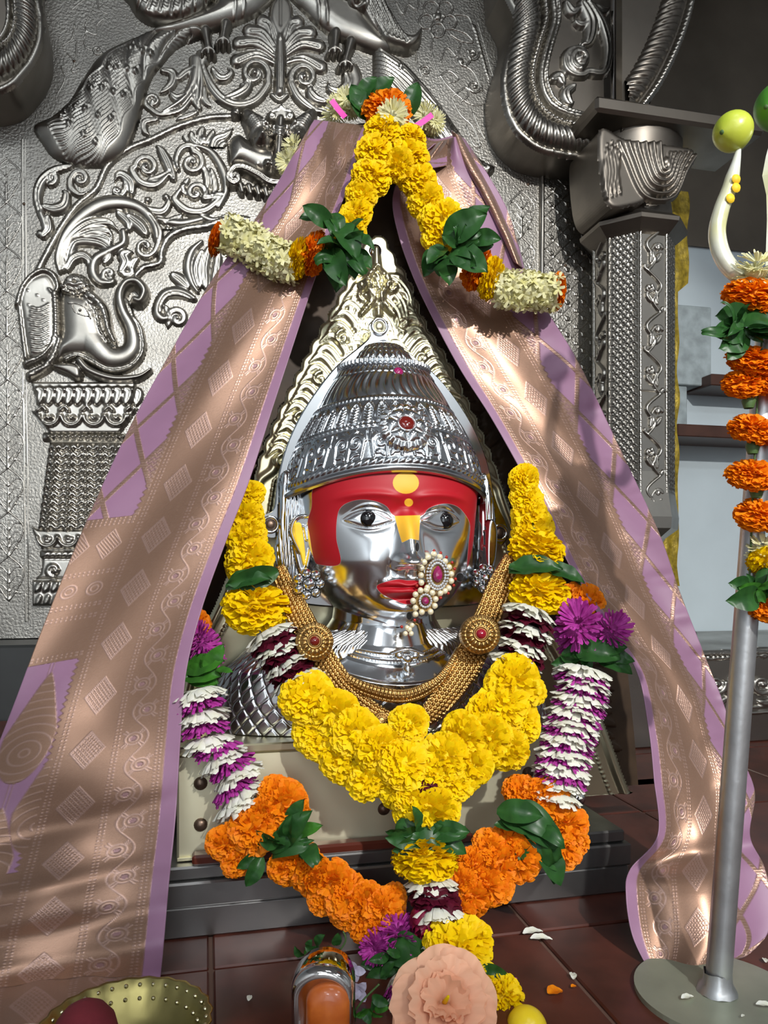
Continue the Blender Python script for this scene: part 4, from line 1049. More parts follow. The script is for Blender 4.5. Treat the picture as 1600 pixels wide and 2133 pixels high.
# ------------------------------------------------------------------ the silver idol
YF, IX = 1.14, 0.262
idol = thing('silver_idol', 'polished silver goddess bust with red painted forehead and tall crown', 'idol', (IX, YF - 0.03, 0.24))
zt_ = [.390, .394, .400, .410, .430, .450, .480, .510, .540, .580, .615]
wt_ = [.012, .030, .050, .072, .097, .111, .123, .130, .133, .137, .141]
bt_ = [.095, .108, .121, .131, .141, .146, .149, .149, .149, .148, .145]
fw = lambda z: np.interp(z, zt_, wt_); fb = lambda z: np.interp(z, zt_, bt_)
def smooth_tab(zs, tab):
    zz = np.linspace(zt_[0], zt_[-1], 400); v = np.interp(zz, zt_, tab); k = np.ones(31) / 31
    vp = np.concatenate([np.full(15, v[0]) + (np.arange(-15, 0) * (v[1] - v[0])), v, np.full(15, v[-1])]); return np.interp(zs, zz, np.convolve(vp, k, 'valid'))
def prot(x, z):
    """protrusion of the face surface in front of the flange plane (x relative to the axis)"""
    w = np.maximum(smooth_tab(z, wt_), 0.012); b = smooth_tab(z, bt_)
    q = np.clip(x / w, -1, 1)
    base = b * np.maximum(1 - q * q, 0) ** 0.40
    g = lambda cx, cz, sx, sz: np.exp(-((x - cx) / sx) ** 2 - ((z - cz) / sz) ** 2)
    d = np.zeros_like(x)
    ax = np.abs(x)
    d -= 0.011 * g(0, .552, .020, .014)
    for s in (-1, 1):
        ex, ez = s * .0505, .5385
        d -= 0.013 * g(ex * .96, ez + .002, .034, .017)
        u = (x - ex) / .031; zz = z - ez + s * 0 + 0.0015
        top_ = .0125 * (1 - u * u); bot = -.0095 * (1 - u * u)
        ins = (np.abs(u) < 1)
        lens = np.where(ins, np.clip(1 - (np.where(zz > 0, zz / (top_ + 1e-5), zz / (bot - 1e-5))) ** 2, 0, 1), 0)
        d += 0.0085 * np.sqrt(lens) * np.clip(1 - u * u, 0, 1) ** 0.3
        for off, hh, ww in ((.0145, .0042, .0022), (-.0112, .0028, .0020), (.0205, .0022, .0024)):
            zc = off * np.clip(1 - (u * 0.86) ** 2, -0.3, 1)
            d += hh * np.exp(-((zz - zc) / ww) ** 2) * np.clip(1.15 - np.abs(u), 0, 1)
        # brow
        zb2 = .566 + .006 * np.clip(1 - ((x - ex) / .045) ** 2, -1, 1)
        d += .0035 * np.exp(-((z - zb2) / .005) ** 2) * np.exp(-((x - ex) / .040) ** 4)
        d += 0.007 * g(s * .058, .482, .030, .024)
        # nose wings
        d += 0.012 * np.exp(-(((x - s * .0135) / .0085) ** 2 + ((z - .4815) / .0085) ** 2) ** 1.3)
        d -= 0.006 * g(s * .0225, .474, .006, .012)
        d -= 0.003 * g(s * .038, .446, .008, .010)
    t = np.clip((.556 - z) / (.556 - .480), 0, 1)
    hn = .004 + .027 * t ** 1.15; wn = .0085 + .0055 * t
    cut = np.clip((z - .4715) / .0065, 0, 1); cut = cut * cut * (3 - 2 * cut)
    d += hn * np.exp(-(ax / wn) ** 2.4) * cut * np.clip((.566 - z) / .012, 0, 1)
    d += .004 * g(0, .481, .009, .008)
    d -= .0025 * np.exp(-(x / .0035) ** 2) * np.exp(-((z - .4645) / .005) ** 2)
    # lips
    lw = .039; uu = np.clip(1 - (x / lw) ** 2, 0, 1)
    zu = .4525 + .0025 * np.cos(np.clip(x / .009, -math.pi, math.pi)) * -1 * np.exp(-(x / .012) ** 2)
    d += .0085 * uu * np.exp(-((z - zu) / .0052) ** 2) + .0100 * uu ** 0.8 * np.exp(-((z - .4415) / .0058) ** 2)
    d -= .0045 * uu * np.exp(-((z - .4472) / .0018) ** 2)
    d -= .005 * g(0, .4315, .022, .005)
    d += .009 * g(0, .416, .022, .011)
    return base + d * np.clip((1 - q * q) * 3.2, 0, 1)
def on_face(px, py, lift=0.0):
    Y = YF - 0.15
    for _ in range(8):
        P = WY(px, py, Y); Y = YF - float(prot(np.array([P[0] - IX]), np.array([P[2]]))[0])
    P[1] -= lift; return P
nz, nt = 330, 360
zz = np.linspace(.3905, .612, nz); th = np.radians(np.linspace(-92, 92, nt))
Z, T = np.meshgrid(zz, th, indexing='ij')
Wd = np.maximum(smooth_tab(Z, wt_), .012); X = Wd * np.sin(T); 
Yp = prot(X, Z); Yp = np.where(np.abs(T) > math.pi / 2, -0.004, Yp)
V = np.stack([IX + X, YF - Yp, Z], -1).reshape(-1, 3)
face = obj('face', V, grid_faces(nz, nt)[:, ::-1], None, idol)
cr = lambda *p: np.asarray(p, float).reshape(-1, 2) / 2.857 + np.array([540, 940])
px_, py_, _ = proj(V)
red = cat(cr(345,185, 450,140, 600,80, 760,40, 950,40, 1100,80, 1230,140, 1310,215, 1320,300, 1350,410, 1335,560, 1320,745, 1288,738, 1240,700, 1245,560, 1255,450, 1235,390, 1180,330, 1100,312, 1010,340, 960,387, 810,387, 760,330, 700,300, 620,288, 550,298, 490,330, 465,390, 460,520, 482,668, 360,675, 325,640, 300,500, 288,420, 312,330, 315,240), 8, True)
lips = cat(cr(700,800, 760,775, 830,762, 880,768, 950,768, 1000,790, 990,850, 930,900, 870,910, 790,880, 720,840), 6, True)
brid = cr(805,385, 960,380, 955,450, 950,530, 900,520, 850,545, 830,480)
ell = lambda cx, cy, rx, ry: np.stack([cr(cx, cy)[0, 0] + rx / 2.857 * np.cos(np.linspace(0, 6.283, 24, False)), cr(cx, cy)[0, 1] + ry / 2.857 * np.sin(np.linspace(0, 6.283, 24, False))], 1)
sd = {}
sd['red'] = np.maximum(poly_sd(px_, py_, red), poly_sd(px_, py_, lips))
sd['yel'] = np.maximum.reduce([poly_sd(px_, py_, brid), poly_sd(px_, py_, ell(873, 188, 78, 65)), poly_sd(px_, py_, ell(890, 305, 26, 24))])
sd['blk'] = np.maximum.reduce([poly_sd(px_, py_, ell(1195, 750, 24, 27)), poly_sd(px_, py_, ell(940, 570, 13, 28)), poly_sd(px_, py_, ell(893, 980, 17, 24))])
for k, a_ in sd.items():
    at = face.data.attributes.new('sd_' + k, 'FLOAT', 'POINT'); at.data.foreach_set('value', np.clip(a_, -20, 20).astype(np.float32))
def face_material():
    m = mat('painted_polished_silver', (0.86, 0.88, 0.90), 1, 0.10, bump=0.05, bump_scale=12)
    nt = m.node_tree; b = nt.nodes['Principled BSDF']; N = nt.nodes.new; L = nt.links.new
    col = None; met = None
    for k, c in (('red', (0.42, 0.003, 0.012, 1)), ('yel', (0.86, 0.46, 0.03, 1)), ('blk', (0.004, 0.004, 0.005, 1))):
        at = N('ShaderNodeAttribute'); at.attribute_name = 'sd_' + k
        r = N('ShaderNodeMapRange'); r.inputs['From Min'].default_value = -0.5; r.inputs['From Max'].default_value = 0.5; L(at.outputs['Fac'], r.inputs['Value'])
        mx = N('ShaderNodeMix'); mx.data_type = 'RGBA'; mx.inputs['B'].default_value = c; L(r.outputs[0], mx.inputs['Factor'])
        if col is None: mx.inputs['A'].default_value = (0.86, 0.88, 0.90, 1)
        else: L(col, mx.inputs['A'])
        col = mx.outputs['Result']
        q = N('ShaderNodeMath'); q.operation = 'MULTIPLY_ADD'; q.inputs[1].default_value = -1; q.inputs[2].default_value = 1.0; L(r.outputs[0], q.inputs[0])
        if met is None: met = q.outputs[0]
        else:
            mm = N('ShaderNodeMath'); mm.operation = 'MULTIPLY'; L(met, mm.inputs[0]); L(q.outputs[0], mm.inputs[1]); met = mm.outputs[0]
    L(col, b.inputs['Base Color']); L(met, b.inputs['Metallic'])
    r = N('ShaderNodeMapRange'); r.inputs['To Min'].default_value = 0.5; r.inputs['To Max'].default_value = 0.18; L(met, r.inputs['Value']); L(r.outputs[0], b.inputs['Roughness'])
    return m
face.data.materials.clear(); face.data.materials.append(face_material())
face['label'] = 'mirror-bright silver face painted red across the forehead and lips'
for px, py in ((769, 1081), (929, 1085)):
    p = on_face(px, py); n_ = np.array([0.0, -1, 0])
    v, f = lathe_vf([(0.0001, 0.0042), (0.005, 0.0037), (0.0095, 0.0019), (0.0115, -0.0015), (0.0115, -0.008)], p, 24, az=(0, -1, 0), ay=(0, 0, 1)); obj('pupil', v, f, M['black_gloss'], idol)

# crown
prof = [(.6005, .151), (.603, .155), (.607, .156), (.612, .153), (.622, .1505), (.65, .142), (.67, .1325), (.69, .120), (.712, .104), (.73, .089), (.745, .077), (.757, .067), (.759, .071), (.765, .071), (.768, .060), (.771, .046), (.782, .041), (.790, .034), (.798, .027), (.804, .015), (.809, .006), (.811, .001)]
pr = np.array(prof); sarc = np.concatenate([[0], np.cumsum(np.hypot(*np.diff(pr, axis=0).T))])
ncr, ntc = 300, 520
sv = np.linspace(0, sarc[-1], ncr); zc_ = np.interp(sv, sarc, pr[:, 0]); rc_ = np.interp(sv, sarc, pr[:, 1])
Tc = np.radians(np.linspace(-94, 94, ntc)); Zc, TT = np.meshgrid(zc_, Tc, indexing='ij'); Rc = np.repeat(rc_[:, None], ntc, 1)
def tile_from(hf): return hf.h
hs = HF(0, 0, 63, 47, 1.0)
hs.scroll([(10, 46), (8, 30)], (20, 22), 13, 180, 1.3, 4, 2.5, 5); hs.scroll([(53, 46), (55, 30)], (43, 22), 13, 0, -1.3, 4, 2.5, 5)
for p in ([(31, 46), (31, 30), (31, 8)], [(26, 44), (22, 38), (12, 40)], [(37, 44), (41, 38), (51, 40)], [(31, 12), (24, 6), (18, 5)], [(31, 12), (38, 6), (45, 5)], [(3, 20), (5, 10), (3, 3)], [(60, 20), (58, 10), (60, 3)]): hs.leaf(p, 4, 4)
ha = HF(0, 0, 31, 39, 1.0)
ha.ridge([(4, 38), (4, 14), (15, 4), (27, 14), (27, 38)], 2.4, 5)
for y in range(10, 38, 5): ha.ridge([(15, y + 4), (9, y)], 1.8, 4); ha.ridge([(15, y + 4), (21, y)], 1.8, 4)
ha.ridge([(15, 8), (15, 38)], 1.8, 4.5)
def tile(hf, u, v):
    y = np.clip(v, 0, 1) * (hf.ny - 1.001); x = (u % 1) * (hf.nx - 1.001); j = y.astype(int); i = x.astype(int); b = y - j; a = x - i
    return (hf.h[j, i] * (1 - a) + hf.h[j, i + 1] * a) * (1 - b) + (hf.h[j + 1, i] * (1 - a) + hf.h[j + 1, i + 1] * a) * b
D = np.zeros_like(Zc); U = TT / (2 * math.pi)
def zone(z0, z1): return (Zc >= z0) & (Zc < z1), np.clip((z1 - Zc) / (z1 - z0), 0, 1)
m_, v_ = zone(.622, .666); D = np.where(m_, tile(hs, U * 17, v_) * 0.00062, D)
m_, v_ = zone(.673, .706); D = np.where(m_, tile(ha, U * 40, v_) * 0.0006, D)
m_, v_ = zone(.612, .622); D = np.where(m_, .0030 * np.sin(math.pi * v_) * (0.4 + 0.6 * np.abs(np.sin(U * 2 * math.pi * 48 + v_ * 2.2))), D)
for z0, z1 in ((.666, .673), (.706, .712)):
    m_, v_ = zone(z0, z1); D = np.where(m_, .0024 * np.sin(math.pi * v_) * (0.65 + 0.35 * np.sin(U * 2 * math.pi * 110)), D)
m_, v_ = zone(.712, .745); D = np.where(m_, .0022 * np.abs(np.sin(U * math.pi * 44 + np.sin(v_ * 3.1) * 1.4)) * np.sin(math.pi * v_) ** 0.5, D)
m_, v_ = zone(.745, .757); D = np.where(m_, .0018 * np.abs(np.sin(U * math.pi * 52)), D)
m_, v_ = zone(.759, .766); D = np.where(m_, .0014 * np.sin(U * 2 * math.pi * 60), D)
m_, v_ = zone(.771, .802); D = np.where(m_, .0026 * np.abs(np.sin(U * math.pi * 26)) * (0.45 + 0.55 * np.abs(np.sin(v_ * 3 * math.pi))), D)
Rc = Rc + D
Zc = Zc - 0.030 * np.sin(TT) ** 2 * np.clip((.75 - Zc) / .14, 0, 1) + 0.010 * np.clip((Zc - .70) / .05, 0, 1)
V = np.stack([IX + Rc * np.sin(TT), YF - Rc * np.cos(TT) * 1.0, Zc], -1).reshape(-1, 3)
crown = obj('crown', V, grid_faces(ncr, ntc)[:, ::-1], M['silver_crown'], idol, label='tall chased silver crown with bands of scrollwork')
def on_crown(px, py, lift=0.0):
    Y = YF - 0.13
    for _ in range(12):
        P = WY(px, py, Y); r = np.interp(P[2], pr[:12, 0], pr[:12, 1]); Y = 0.5 * Y + 0.5 * (YF - math.sqrt(max(r * r - (P[0] - IX) ** 2, 1e-5)))
    n_ = np.array([P[0] - IX, P[1] - YF, 0]); n_ /= np.linalg.norm(n_); n_[2] = 0.45; n_ /= np.linalg.norm(n_)
    return P + n_ * lift, n_
p, n_ = on_crown(843, 893, 0.001); ax_, ay_, az_ = basis(n_)
def disc_map(c, R):
    def g(x, y, hh): return c + np.outer(x * R, ax_) + np.outer(y * R, ay_) + np.outer(hh * R, az_)
    return g
h = HF(-1.08, -1.08, 1.08, 1.08, 0.024)
r_ = np.hypot(h.X, h.Y); a_ = np.arctan2(h.Y, h.X)
edge = 1.0 - 0.05 * np.abs(np.sin(a_ * 8))
h.h = np.where(r_ < edge, 0.08 + 0.14 * np.sqrt(np.clip((edge - r_) / 0.25, 0, 1)), 0)
h.h += np.where((r_ < 0.72) & (r_ > 0.2), 0.17 * np.abs(np.cos(a_ * 3)) ** 0.5 * np.sin(math.pi * np.clip((r_ - 0.2) / 0.52, 0, 1)) ** 0.6, 0)
h.h += np.where((r_ > 0.74) & (r_ < edge), 0.08 * np.abs(np.sin(a_ * 10)), 0)
ros = h.mesh('rosette', disc_map(p, 0.0375), M['silver_bright'], crown, thr=0.01)
v, f = lathe_vf([(0.0135, 0.004), (0.0135, 0.013), (0.0115, 0.0145), (0.0105, 0.012)], p, 28, ax_, ay_, az_); obj('bezel', v, f, M['silver_bright'], crown)
v, f = lathe_vf([(0.0112, 0.010), (0.0108, 0.0135), (0.008, 0.0158), (0.0001, 0.0163)], p, 14, ax_, ay_, az_); obj('stone', v, f, M['garnet'], crown)
p2, n2 = on_crown(828, 779, 0.001); ax_, ay_, az_ = basis(n2)
v, f = lathe_vf([(0.0085, 0), (0.0085, 0.005), (0.007, 0.006)], p2, 20, ax_, ay_, az_); obj('bezel', v, f, M['silver_bright'], crown)
v, f = lathe_vf([(0.0072, 0.004), (0.0066, 0.0062), (0.004, 0.0078), (0.0001, 0.0082)], p2, 14, ax_, ay_, az_); obj('stone', v, f, M['pinkstone'], crown)

# flange with eyelets
fl = [(790, 662), (812, 678), (806, 704), (862, 742), (925, 800), (980, 880), (1014, 960), (1032, 1040), (1052, 1085), (1060, 1112), (1046, 1136), (1028, 1134), (1016, 1200), (990, 1260), (640, 1260), (600, 1200), (588, 1128), (556, 1120), (538, 1098), (546, 1075), (570, 1060), (578, 1000), (598, 925), (636, 848), (698, 765), (768, 704), (768, 676)]
P = cat(fl, 6, True); A = WYa(P[:, 0], P[:, 1], YF - 0.003); B = A.copy(); B[:, 1] = YF + 0.006; n = len(A)
cen = A.mean(0); A2 = A + (cen - A) * 0.012; A2[:, 1] = YF - 0.006
obj('flange', np.vstack([A, B, A2]), [tuple(range(n, 2 * n)), tuple(range(2 * n, 3 * n))[::-1]] + [(i, (i + 1) % n, n + (i + 1) % n, n + i) for i in range(n)] + [((i + 1) % n, i, 2 * n + i, 2 * n + (i + 1) % n) for i in range(n)], M['silver_bright'], idol, smooth=False)
for px, py, m in ((563, 1093, 'screw'), (1040, 1110, 'screw'), (790, 681, 'brass')):
    p = WY(px, py, YF - 0.006)
    v, f = lathe_vf([(0.0135, 0), (0.0135, 0.004), (0.012, 0.0055), (0.009, 0.0045), (0.008, 0.002)], p, 24, ay=(0, 0, 1), az=(0, -1, 0)); e = obj('eyelet', v, f, M['silver_bright'], idol)
    v, f = lathe_vf([(0.0078, 0.001), (0.0072, 0.004), (0.003, 0.0052), (0.0001, 0.0054)], p, 16, ay=(0, 0, 1), az=(0, -1, 0)); obj('screw', v, f, M[m], e)
# hair at the temples, ears, earring
for pts, gx in (([(590, 985), (640, 1000), (648, 1090), (628, 1180), (640, 1245), (610, 1235), (575, 1170), (582, 1080)], 1), ([(1005, 990), (1024, 1030), (1032, 1100), (1028, 1190), (1010, 1230), (1000, 1150)], -1)):
    h = HF(565, 975, 1045, 1260, 2.0); h.blob(pts, 16, 18)
    for k in range(9): h.groove([(pts[0][0] + gx * (k * 8 - 10), 985), (pts[0][0] + gx * (k * 7 - 14), 1100), (pts[0][0] + gx * (k * 6), 1250)], 2, 4)
    h.mesh('hair', plane_map(YF - 0.02), M['silver_bright'], idol)
h = HF(585, 1065, 665, 1215, 1.5)
h.blob([(604, 1100), (612, 1078), (632, 1072), (648, 1088), (650, 1130), (643, 1175), (634, 1205), (620, 1190), (608, 1140)], 10, 8)
h.ridge([(622, 1150), (606, 1110), (614, 1082), (634, 1076), (648, 1098), (646, 1140), (638, 1180)], 4.5, 18); h.ridge([(626, 1130), (622, 1105), (632, 1098), (638, 1125)], 3.5, 15)
ear = h.mesh('ear', plane_map(YF - 0.05), M['silver_bright'], idol)
h = HF(600, 1085, 645, 1190, 1.5); h.blob([(612, 1092), (626, 1090), (632, 1120), (636, 1165), (630, 1180), (622, 1150), (612, 1120)], 15.5, 3); h.mesh('turmeric_mark', plane_map(YF - 0.05), M['turmeric'], ear)
h = HF(1000, 1080, 1045, 1215, 1.5); h.blob([(1010, 1095), (1022, 1080), (1034, 1100), (1032, 1160), (1020, 1205), (1008, 1180)], 14, 8); h.mesh('ear', plane_map(YF - 0.03), M['silver_bright'], idol)
for cx, cy, yy in ((642, 1216, YF - 0.075), (1008, 1205, YF - 0.05)):
    p = WY(cx, cy, yy); parts = []
    ee = None
    v, f = lathe_vf([(0.0001, 0.018), (0.006, 0.016), (0.009, 0.010), (0.006, 0.0)], p, 16, ay=(0, 0, 1), az=(0, -1, 0)); ee = obj('earring', v, f, M['silver_bright'], idol)
    for k in range(7):
        t = 2 * math.pi * k / 7; q = p + np.array([math.cos(t) * 0.0155, -0.005, math.sin(t) * 0.0155])
        v, f = lathe_vf([(0.0001, 0.009), (0.005, 0.007), (0.0075, 0.001), (0.005, -0.006)], q, 12, ay=(0, 0, 1), az=(0, -1, 0)); obj('petal', v, f, M['silver_bright'], ee)
# neck, collar and shoulders
nr, nc = 90, 200
tt = np.radians(np.linspace(-93, 93, nc)); s_ = np.linspace(0, 1, nr)
S, TN = np.meshgrid(s_, tt, indexing='ij')
wz = np.interp(S, [0, .25, .5, .75, 1], [.074, .078, .092, .116, .146]); bz = np.interp(S, [0, .25, .5, .75, 1], [.090, .092, .104, .120, .138])
zf = np.interp(S, [0, .25, .5, .75, 1], [.430, .392, .362, .336, .314]) + .045 * np.sin(TN) ** 2 * S ** 1.5
ridge_ = .0022 * (np.exp(-((S - .60) / .018) ** 2) + np.exp(-((S - .68) / .018) ** 2)) * (0.7 + 0.3 * np.sin(TN * 150)) + .004 * np.exp(-((S - .985) / .02) ** 2)
V = np.stack([IX + (wz + ridge_) * np.sin(TN), YF - (bz + ridge_) * np.cos(TN), zf], -1).reshape(-1, 3)
obj('neck', V, grid_faces(nr, nc), M['silver_bright'], idol)
p = WY(848, 1382, YF - 0.145); hk = HF(810, 1345, 885, 1415, 1.5)
hk.ball(848, 1372, 11, 14); hk.ball(832, 1366, 9, 10); hk.ball(864, 1366, 9, 10); hk.ball(848, 1394, 8, 12, ry=12); hk.ridge([(815, 1362), (848, 1352), (881, 1362)], 4, 8); hk.ball(848, 1398, 4, 16)
hk.mesh('collar_pendant', plane_map(YF - 0.136), M['silver_bright'], idol)
nr, nc = 160, 420
S, TN = np.meshgrid(np.linspace(0, 1, nr), np.radians(np.linspace(-93, 93, nc)), indexing='ij')
wz = np.interp(S, [0, .2, .45, .7, 1], [.12, .19, .235, .255, .262]); bz = np.interp(S, [0, .2, .45, .7, 1], [.085, .092, .098, .098, .094]); zf = np.interp(S, [0, .2, .45, .7, 1], [.385, .365, .325, .285, .2415])
q = np.abs(np.sin(TN * 26 + S * 17)) * np.abs(np.sin(TN * 26 - S * 17)); q = np.clip(q * 3, 0, 1) ** 0.5
hair = np.exp(-((S - .15) / .13) ** 2); dd = .0028 * q * (1 - hair) + .002 * hair * np.abs(np.sin(TN * 70 + S * 9))
V = np.stack([IX + (wz + dd) * np.sin(TN), YF - (bz + dd) * np.cos(TN), zf], -1).reshape(-1, 3)
obj('shoulders', V, grid_faces(nr, nc), M['silver_body'], idol, label='silver shoulders chased with a quilted diamond pattern')

# ------------------------------------------------------------------ gold necklaces
def ribbon(name, path, width, dtab, hfun, m, parent, step=1.6):
    """bead-net band along a pixel path; DTAB gives camera depth along it, HFUN(s, t) relief in px"""
    P = cat(path, step); n = len(P); g = np.gradient(P, axis=0); g /= np.hypot(g[:, 0], g[:, 1])[:, None]; nn = np.stack([-g[:, 1], g[:, 0]], 1)
    u = np.linspace(0, 1, n); wv = np.interp(u, np.linspace(0, 1, len(width)), width); s_ = np.arange(n) * step
    k = int(max(width) / step) + 1; t = np.linspace(-0.5, 0.5, k)
    Q = P[:, None] + nn[:, None] * (t[None, :, None] * wv[:, None, None]); d = np.interp(u, np.linspace(0, 1, len(dtab)), dtab)
    hh = hfun(s_[:, None] + 0 * t[None], t[None] * wv[:, None], wv[:, None] / 2)
    bow = 0.004 * (1 - (2 * t) ** 2)
    dd = d[:, None] - hh * d[:, None] / F - bow[None]
    V = Wa(Q[..., 0].ravel(), Q[..., 1].ravel(), dd.ravel())
    return obj(name, V, grid_faces(n, k), m, parent)
def net(s, t, hw):
    sp = 9.5; row = np.round(t / (sp * 0.87)); so = s + np.where(row % 2 == 0, 0, sp / 2)
    dx = so - np.round(so / sp) * sp; dy = t - row * sp * 0.87
    r2 = (dx * dx + dy * dy) / 3.6 ** 2
    hB = 4.5 * np.sqrt(np.clip(1 - r2, 0, 1))
    return np.maximum(hB, 4.5 * np.clip(1 - ((np.abs(t) - hw + 3) / 3) ** 2, 0, 1) * (0.6 + 0.4 * np.sin(s * 1.4)))
def fringe(s, t, hw):
    a_ = np.abs(((s / 8.0) % 1) - 0.5) * 2
    return 3.5 * np.clip(1.2 - a_ * 1.6, 0, 1) * (np.abs(t) < hw - 3) * (0.5 + 0.5 * np.abs(np.sin(t * 0.42))) + 3.0 * np.clip(1 - ((np.abs(t) - hw + 2.5) / 2.5) ** 2, 0, 1)
n1 = thing('gold_necklace', 'wide antique gold bead necklace with round side medallions', 'necklace', tuple(W(838, 1500, 1.03)))
ribbon('bead_band', [(578, 1180), (594, 1220), (620, 1275), (652, 1340), (690, 1405), (735, 1455), (790, 1492), (838, 1506), (890, 1490), (935, 1440), (970, 1388), (1002, 1322), (1028, 1255), (1048, 1205), (1068, 1160)],
       [30, 46, 56, 60, 62, 58, 44, 40, 44, 58, 62, 62, 58, 50, 34], [1.085, 1.07, 1.055, 1.045, 1.035, 1.025, 1.02, 1.02, 1.025, 1.035, 1.05, 1.065, 1.085, 1.10, 1.115], net, M['gold'], n1)
def medallion(px, py, d, R, stone, parent, off=(0, 0)):
    c = W(px, py, d); n_ = CAM - c; n_ = n_ / np.linalg.norm(n_); n_ = n_ + np.array([0, -0.4, 0.1])
    global ax_, ay_, az_
    ax_, ay_, az_ = basis(n_)
    h = HF(-1.05, -1.05, 1.05, 1.05, 0.028); r_ = np.hypot(h.X, h.Y); a_ = np.arctan2(h.Y, h.X)
    h.h = np.where(r_ < 1, 0.10 + 0.28 * np.clip(1 - r_ ** 2, 0, 1), 0)
    h.h += np.where((r_ > 0.78) & (r_ < 0.98), 0.07 * np.abs(np.sin(a_ * 14)), 0) + np.where((r_ > 0.42) & (r_ < 0.76), 0.10 * np.abs(np.sin(a_ * 8)) * np.sin(math.pi * np.clip((r_ - 0.42) / 0.34, 0, 1)), 0) + 0.08 * np.exp(-((r_ - 0.36) / 0.05) ** 2)
    o = h.mesh('medallion', disc_map(c, R), M['gold'], parent, thr=0.01)
    if stone:
        v, f = lathe_vf([(R * 0.27, R * 0.33), (R * 0.25, R * 0.45), (R * 0.12, R * 0.53), (0.0001, R * 0.55)], c, 16, ax_, ay_, az_); obj('stone', v, f, M[stone], o)
    return o
medallion(655, 1336, 1.015, 0.0255, 'garnet', n1); medallion(1001, 1321, 1.03, 0.0265, 'ruby', n1); medallion(838, 1500, 1.0, 0.017, 'ruby', n1); medallion(795, 1500, 1.005, 0.011, None, n1)
n2_ = thing('gold_necklace', 'close-fitting gold fringe necklace around the silver collar', 'necklace', tuple(W(838, 1445, 1.02)))
ribbon('fringe_band', [(664, 1362), (700, 1398), (760, 1434), (840, 1450), (905, 1424), (938, 1384), (955, 1350)], [14, 22, 28, 30, 28, 20, 10], [1.05, 1.035, 1.02, 1.012, 1.02, 1.04, 1.06], fringe, M['gold'], n2_)
P = np.array([W(a_, b_, c_) for a_, b_, c_ in cat([(955, 1350, 1.055), (972, 1322, 1.06), (990, 1290, 1.07), (1005, 1262, 1.08)], 4)]); v, f = tube_vf(P, 0.0022, 8); obj('chain', v, f, M['gold'], n2_)
P = np.array([W(a_, b_, c_) for a_, b_, c_ in cat([(664, 1362, 1.045), (640, 1330, 1.05), (612, 1280, 1.06), (580, 1220, 1.075)], 4)]); v, f = tube_vf(P, 0.0022, 8); obj('chain', v, f, M['gold'], n2_)

# ------------------------------------------------------------------ nose ornament
pn = on_face(905, 1215)
nath = thing('nose_ornament', 'pearl nose ornament with teardrop ruby and small lower flower', 'nose ring', tuple(pn))
prl, prf = lathe_vf([(0.02, -1), (0.5, -0.87), (0.87, -0.5), (1, 0), (0.87, 0.5), (0.5, 0.87), (0.02, 1)], (0, 0, 0), 12)
pearl_me = mesh_data('pearl', prl, prf); pearl_me.materials.append(M['pearl'])
bead_me = mesh_data('red_bead', prl, prf); bead_me.materials.append(M['redbead'])
NY = on_face(905, 1195, 0.012)[1] - 0.004
def np_(cx, cy, dy=0.0):
    q = cr(cx, cy)[0]; return WY(q[0], q[1], NY - dy)
ring1 = [(1040, 612), (1005, 630), (983, 660), (967, 695), (963, 738), (965, 782), (1075, 628), (1107, 655), (1130, 690), (1143, 730), (1143, 772), (1128, 815), (1105, 832), (1078, 845), (1000, 812)]
ring2 = [(930, 852), (960, 828), (995, 825), (1030, 842), (1050, 880), (1045, 920), (1020, 955), (968, 957), (930, 932), (916, 890), (930, 970)]
for k, (cx, cy) in enumerate(ring1 + ring2): inst('pearl', pearl_me, nath, np_(cx, cy), 0.0042)
for cx, cy in ((880, 1050), (910, 1035), (870, 1085), (905, 1085), (895, 1060)): inst('pearl', pearl_me, nath, WY(*cr(cx, cy)[0], NY + 0.004), 0.0036)
for cx, cy in ((1040, 592), (1080, 605), (1115, 630), (1148, 662), (1163, 700), (1168, 760), (1158, 798), (1125, 845), (940, 680), (938, 800), (1080, 872), (1060, 880), (925, 1005), (848, 1045)): inst('red_bead', bead_me, nath, np_(cx, cy), 0.0022)
cr_parts = []
for cx, cy, rx, ry, n, sz in ((1062, 738, 46, 66, 22, 0.0023), (1062, 738, 62, 84, 28, 0.0020), (990, 892, 34, 36, 16, 0.0020)):
    for k in range(n):
        t = 2 * math.pi * k / n; q = np_(cx + rx * math.cos(t), cy + ry * math.sin(t) * (1.1 if math.sin(t) < 0 else 1), 0.002)
        v, f = lathe_vf([(1, 0), (0.7, 0.6), (0.02, 0.7)], (0, 0, 0), 6, ay=(0, 0, 1), az=(0, -1, 0)); cr_parts.append((v * sz + q, f))
v, f = join_vf(cr_parts); o = obj('crystal_rows', v, f, M['crystal'], nath, smooth=False); o['kind'] = 'stuff'
for cx, cy, rx, ry, pt in ((1064, 738, 30, 42, True), (990, 892, 22, 24, False)):
    c = np_(cx, cy, 0.002); n = 18; V = [c + np.array([0, -0.006, 0])]
    for lv, dy in ((0.6, -0.005), (1.0, 0.0)):
        for k in range(n):
            t = 2 * math.pi * k / n; e = 1 + (0.35 * max(0, math.sin(t)) ** 6 if pt else 0); V.append(c + np.array([rx / 2.857 * 0.000645 * lv * math.cos(t), dy, ry / 2.857 * 0.000645 * lv * math.sin(t) * e]))
    fc = [(0, 1 + k, 1 + (k + 1) % n) for k in range(n)] + [(1 + k, 1 + n + k, 1 + n + (k + 1) % n, 1 + (k + 1) % n) for k in range(n)]
    obj('ruby', V, fc, M['pinkstone'], nath, smooth=False)
back = [np_(x, y, -0.002) for x, y in ((1062 + 78 * math.cos(t), 738 + 98 * math.sin(t)) for t in np.linspace(0, 2 * math.pi, 28, False))]
obj('back_plate', back, [tuple(range(28))], M['gold'], nath, smooth=False)
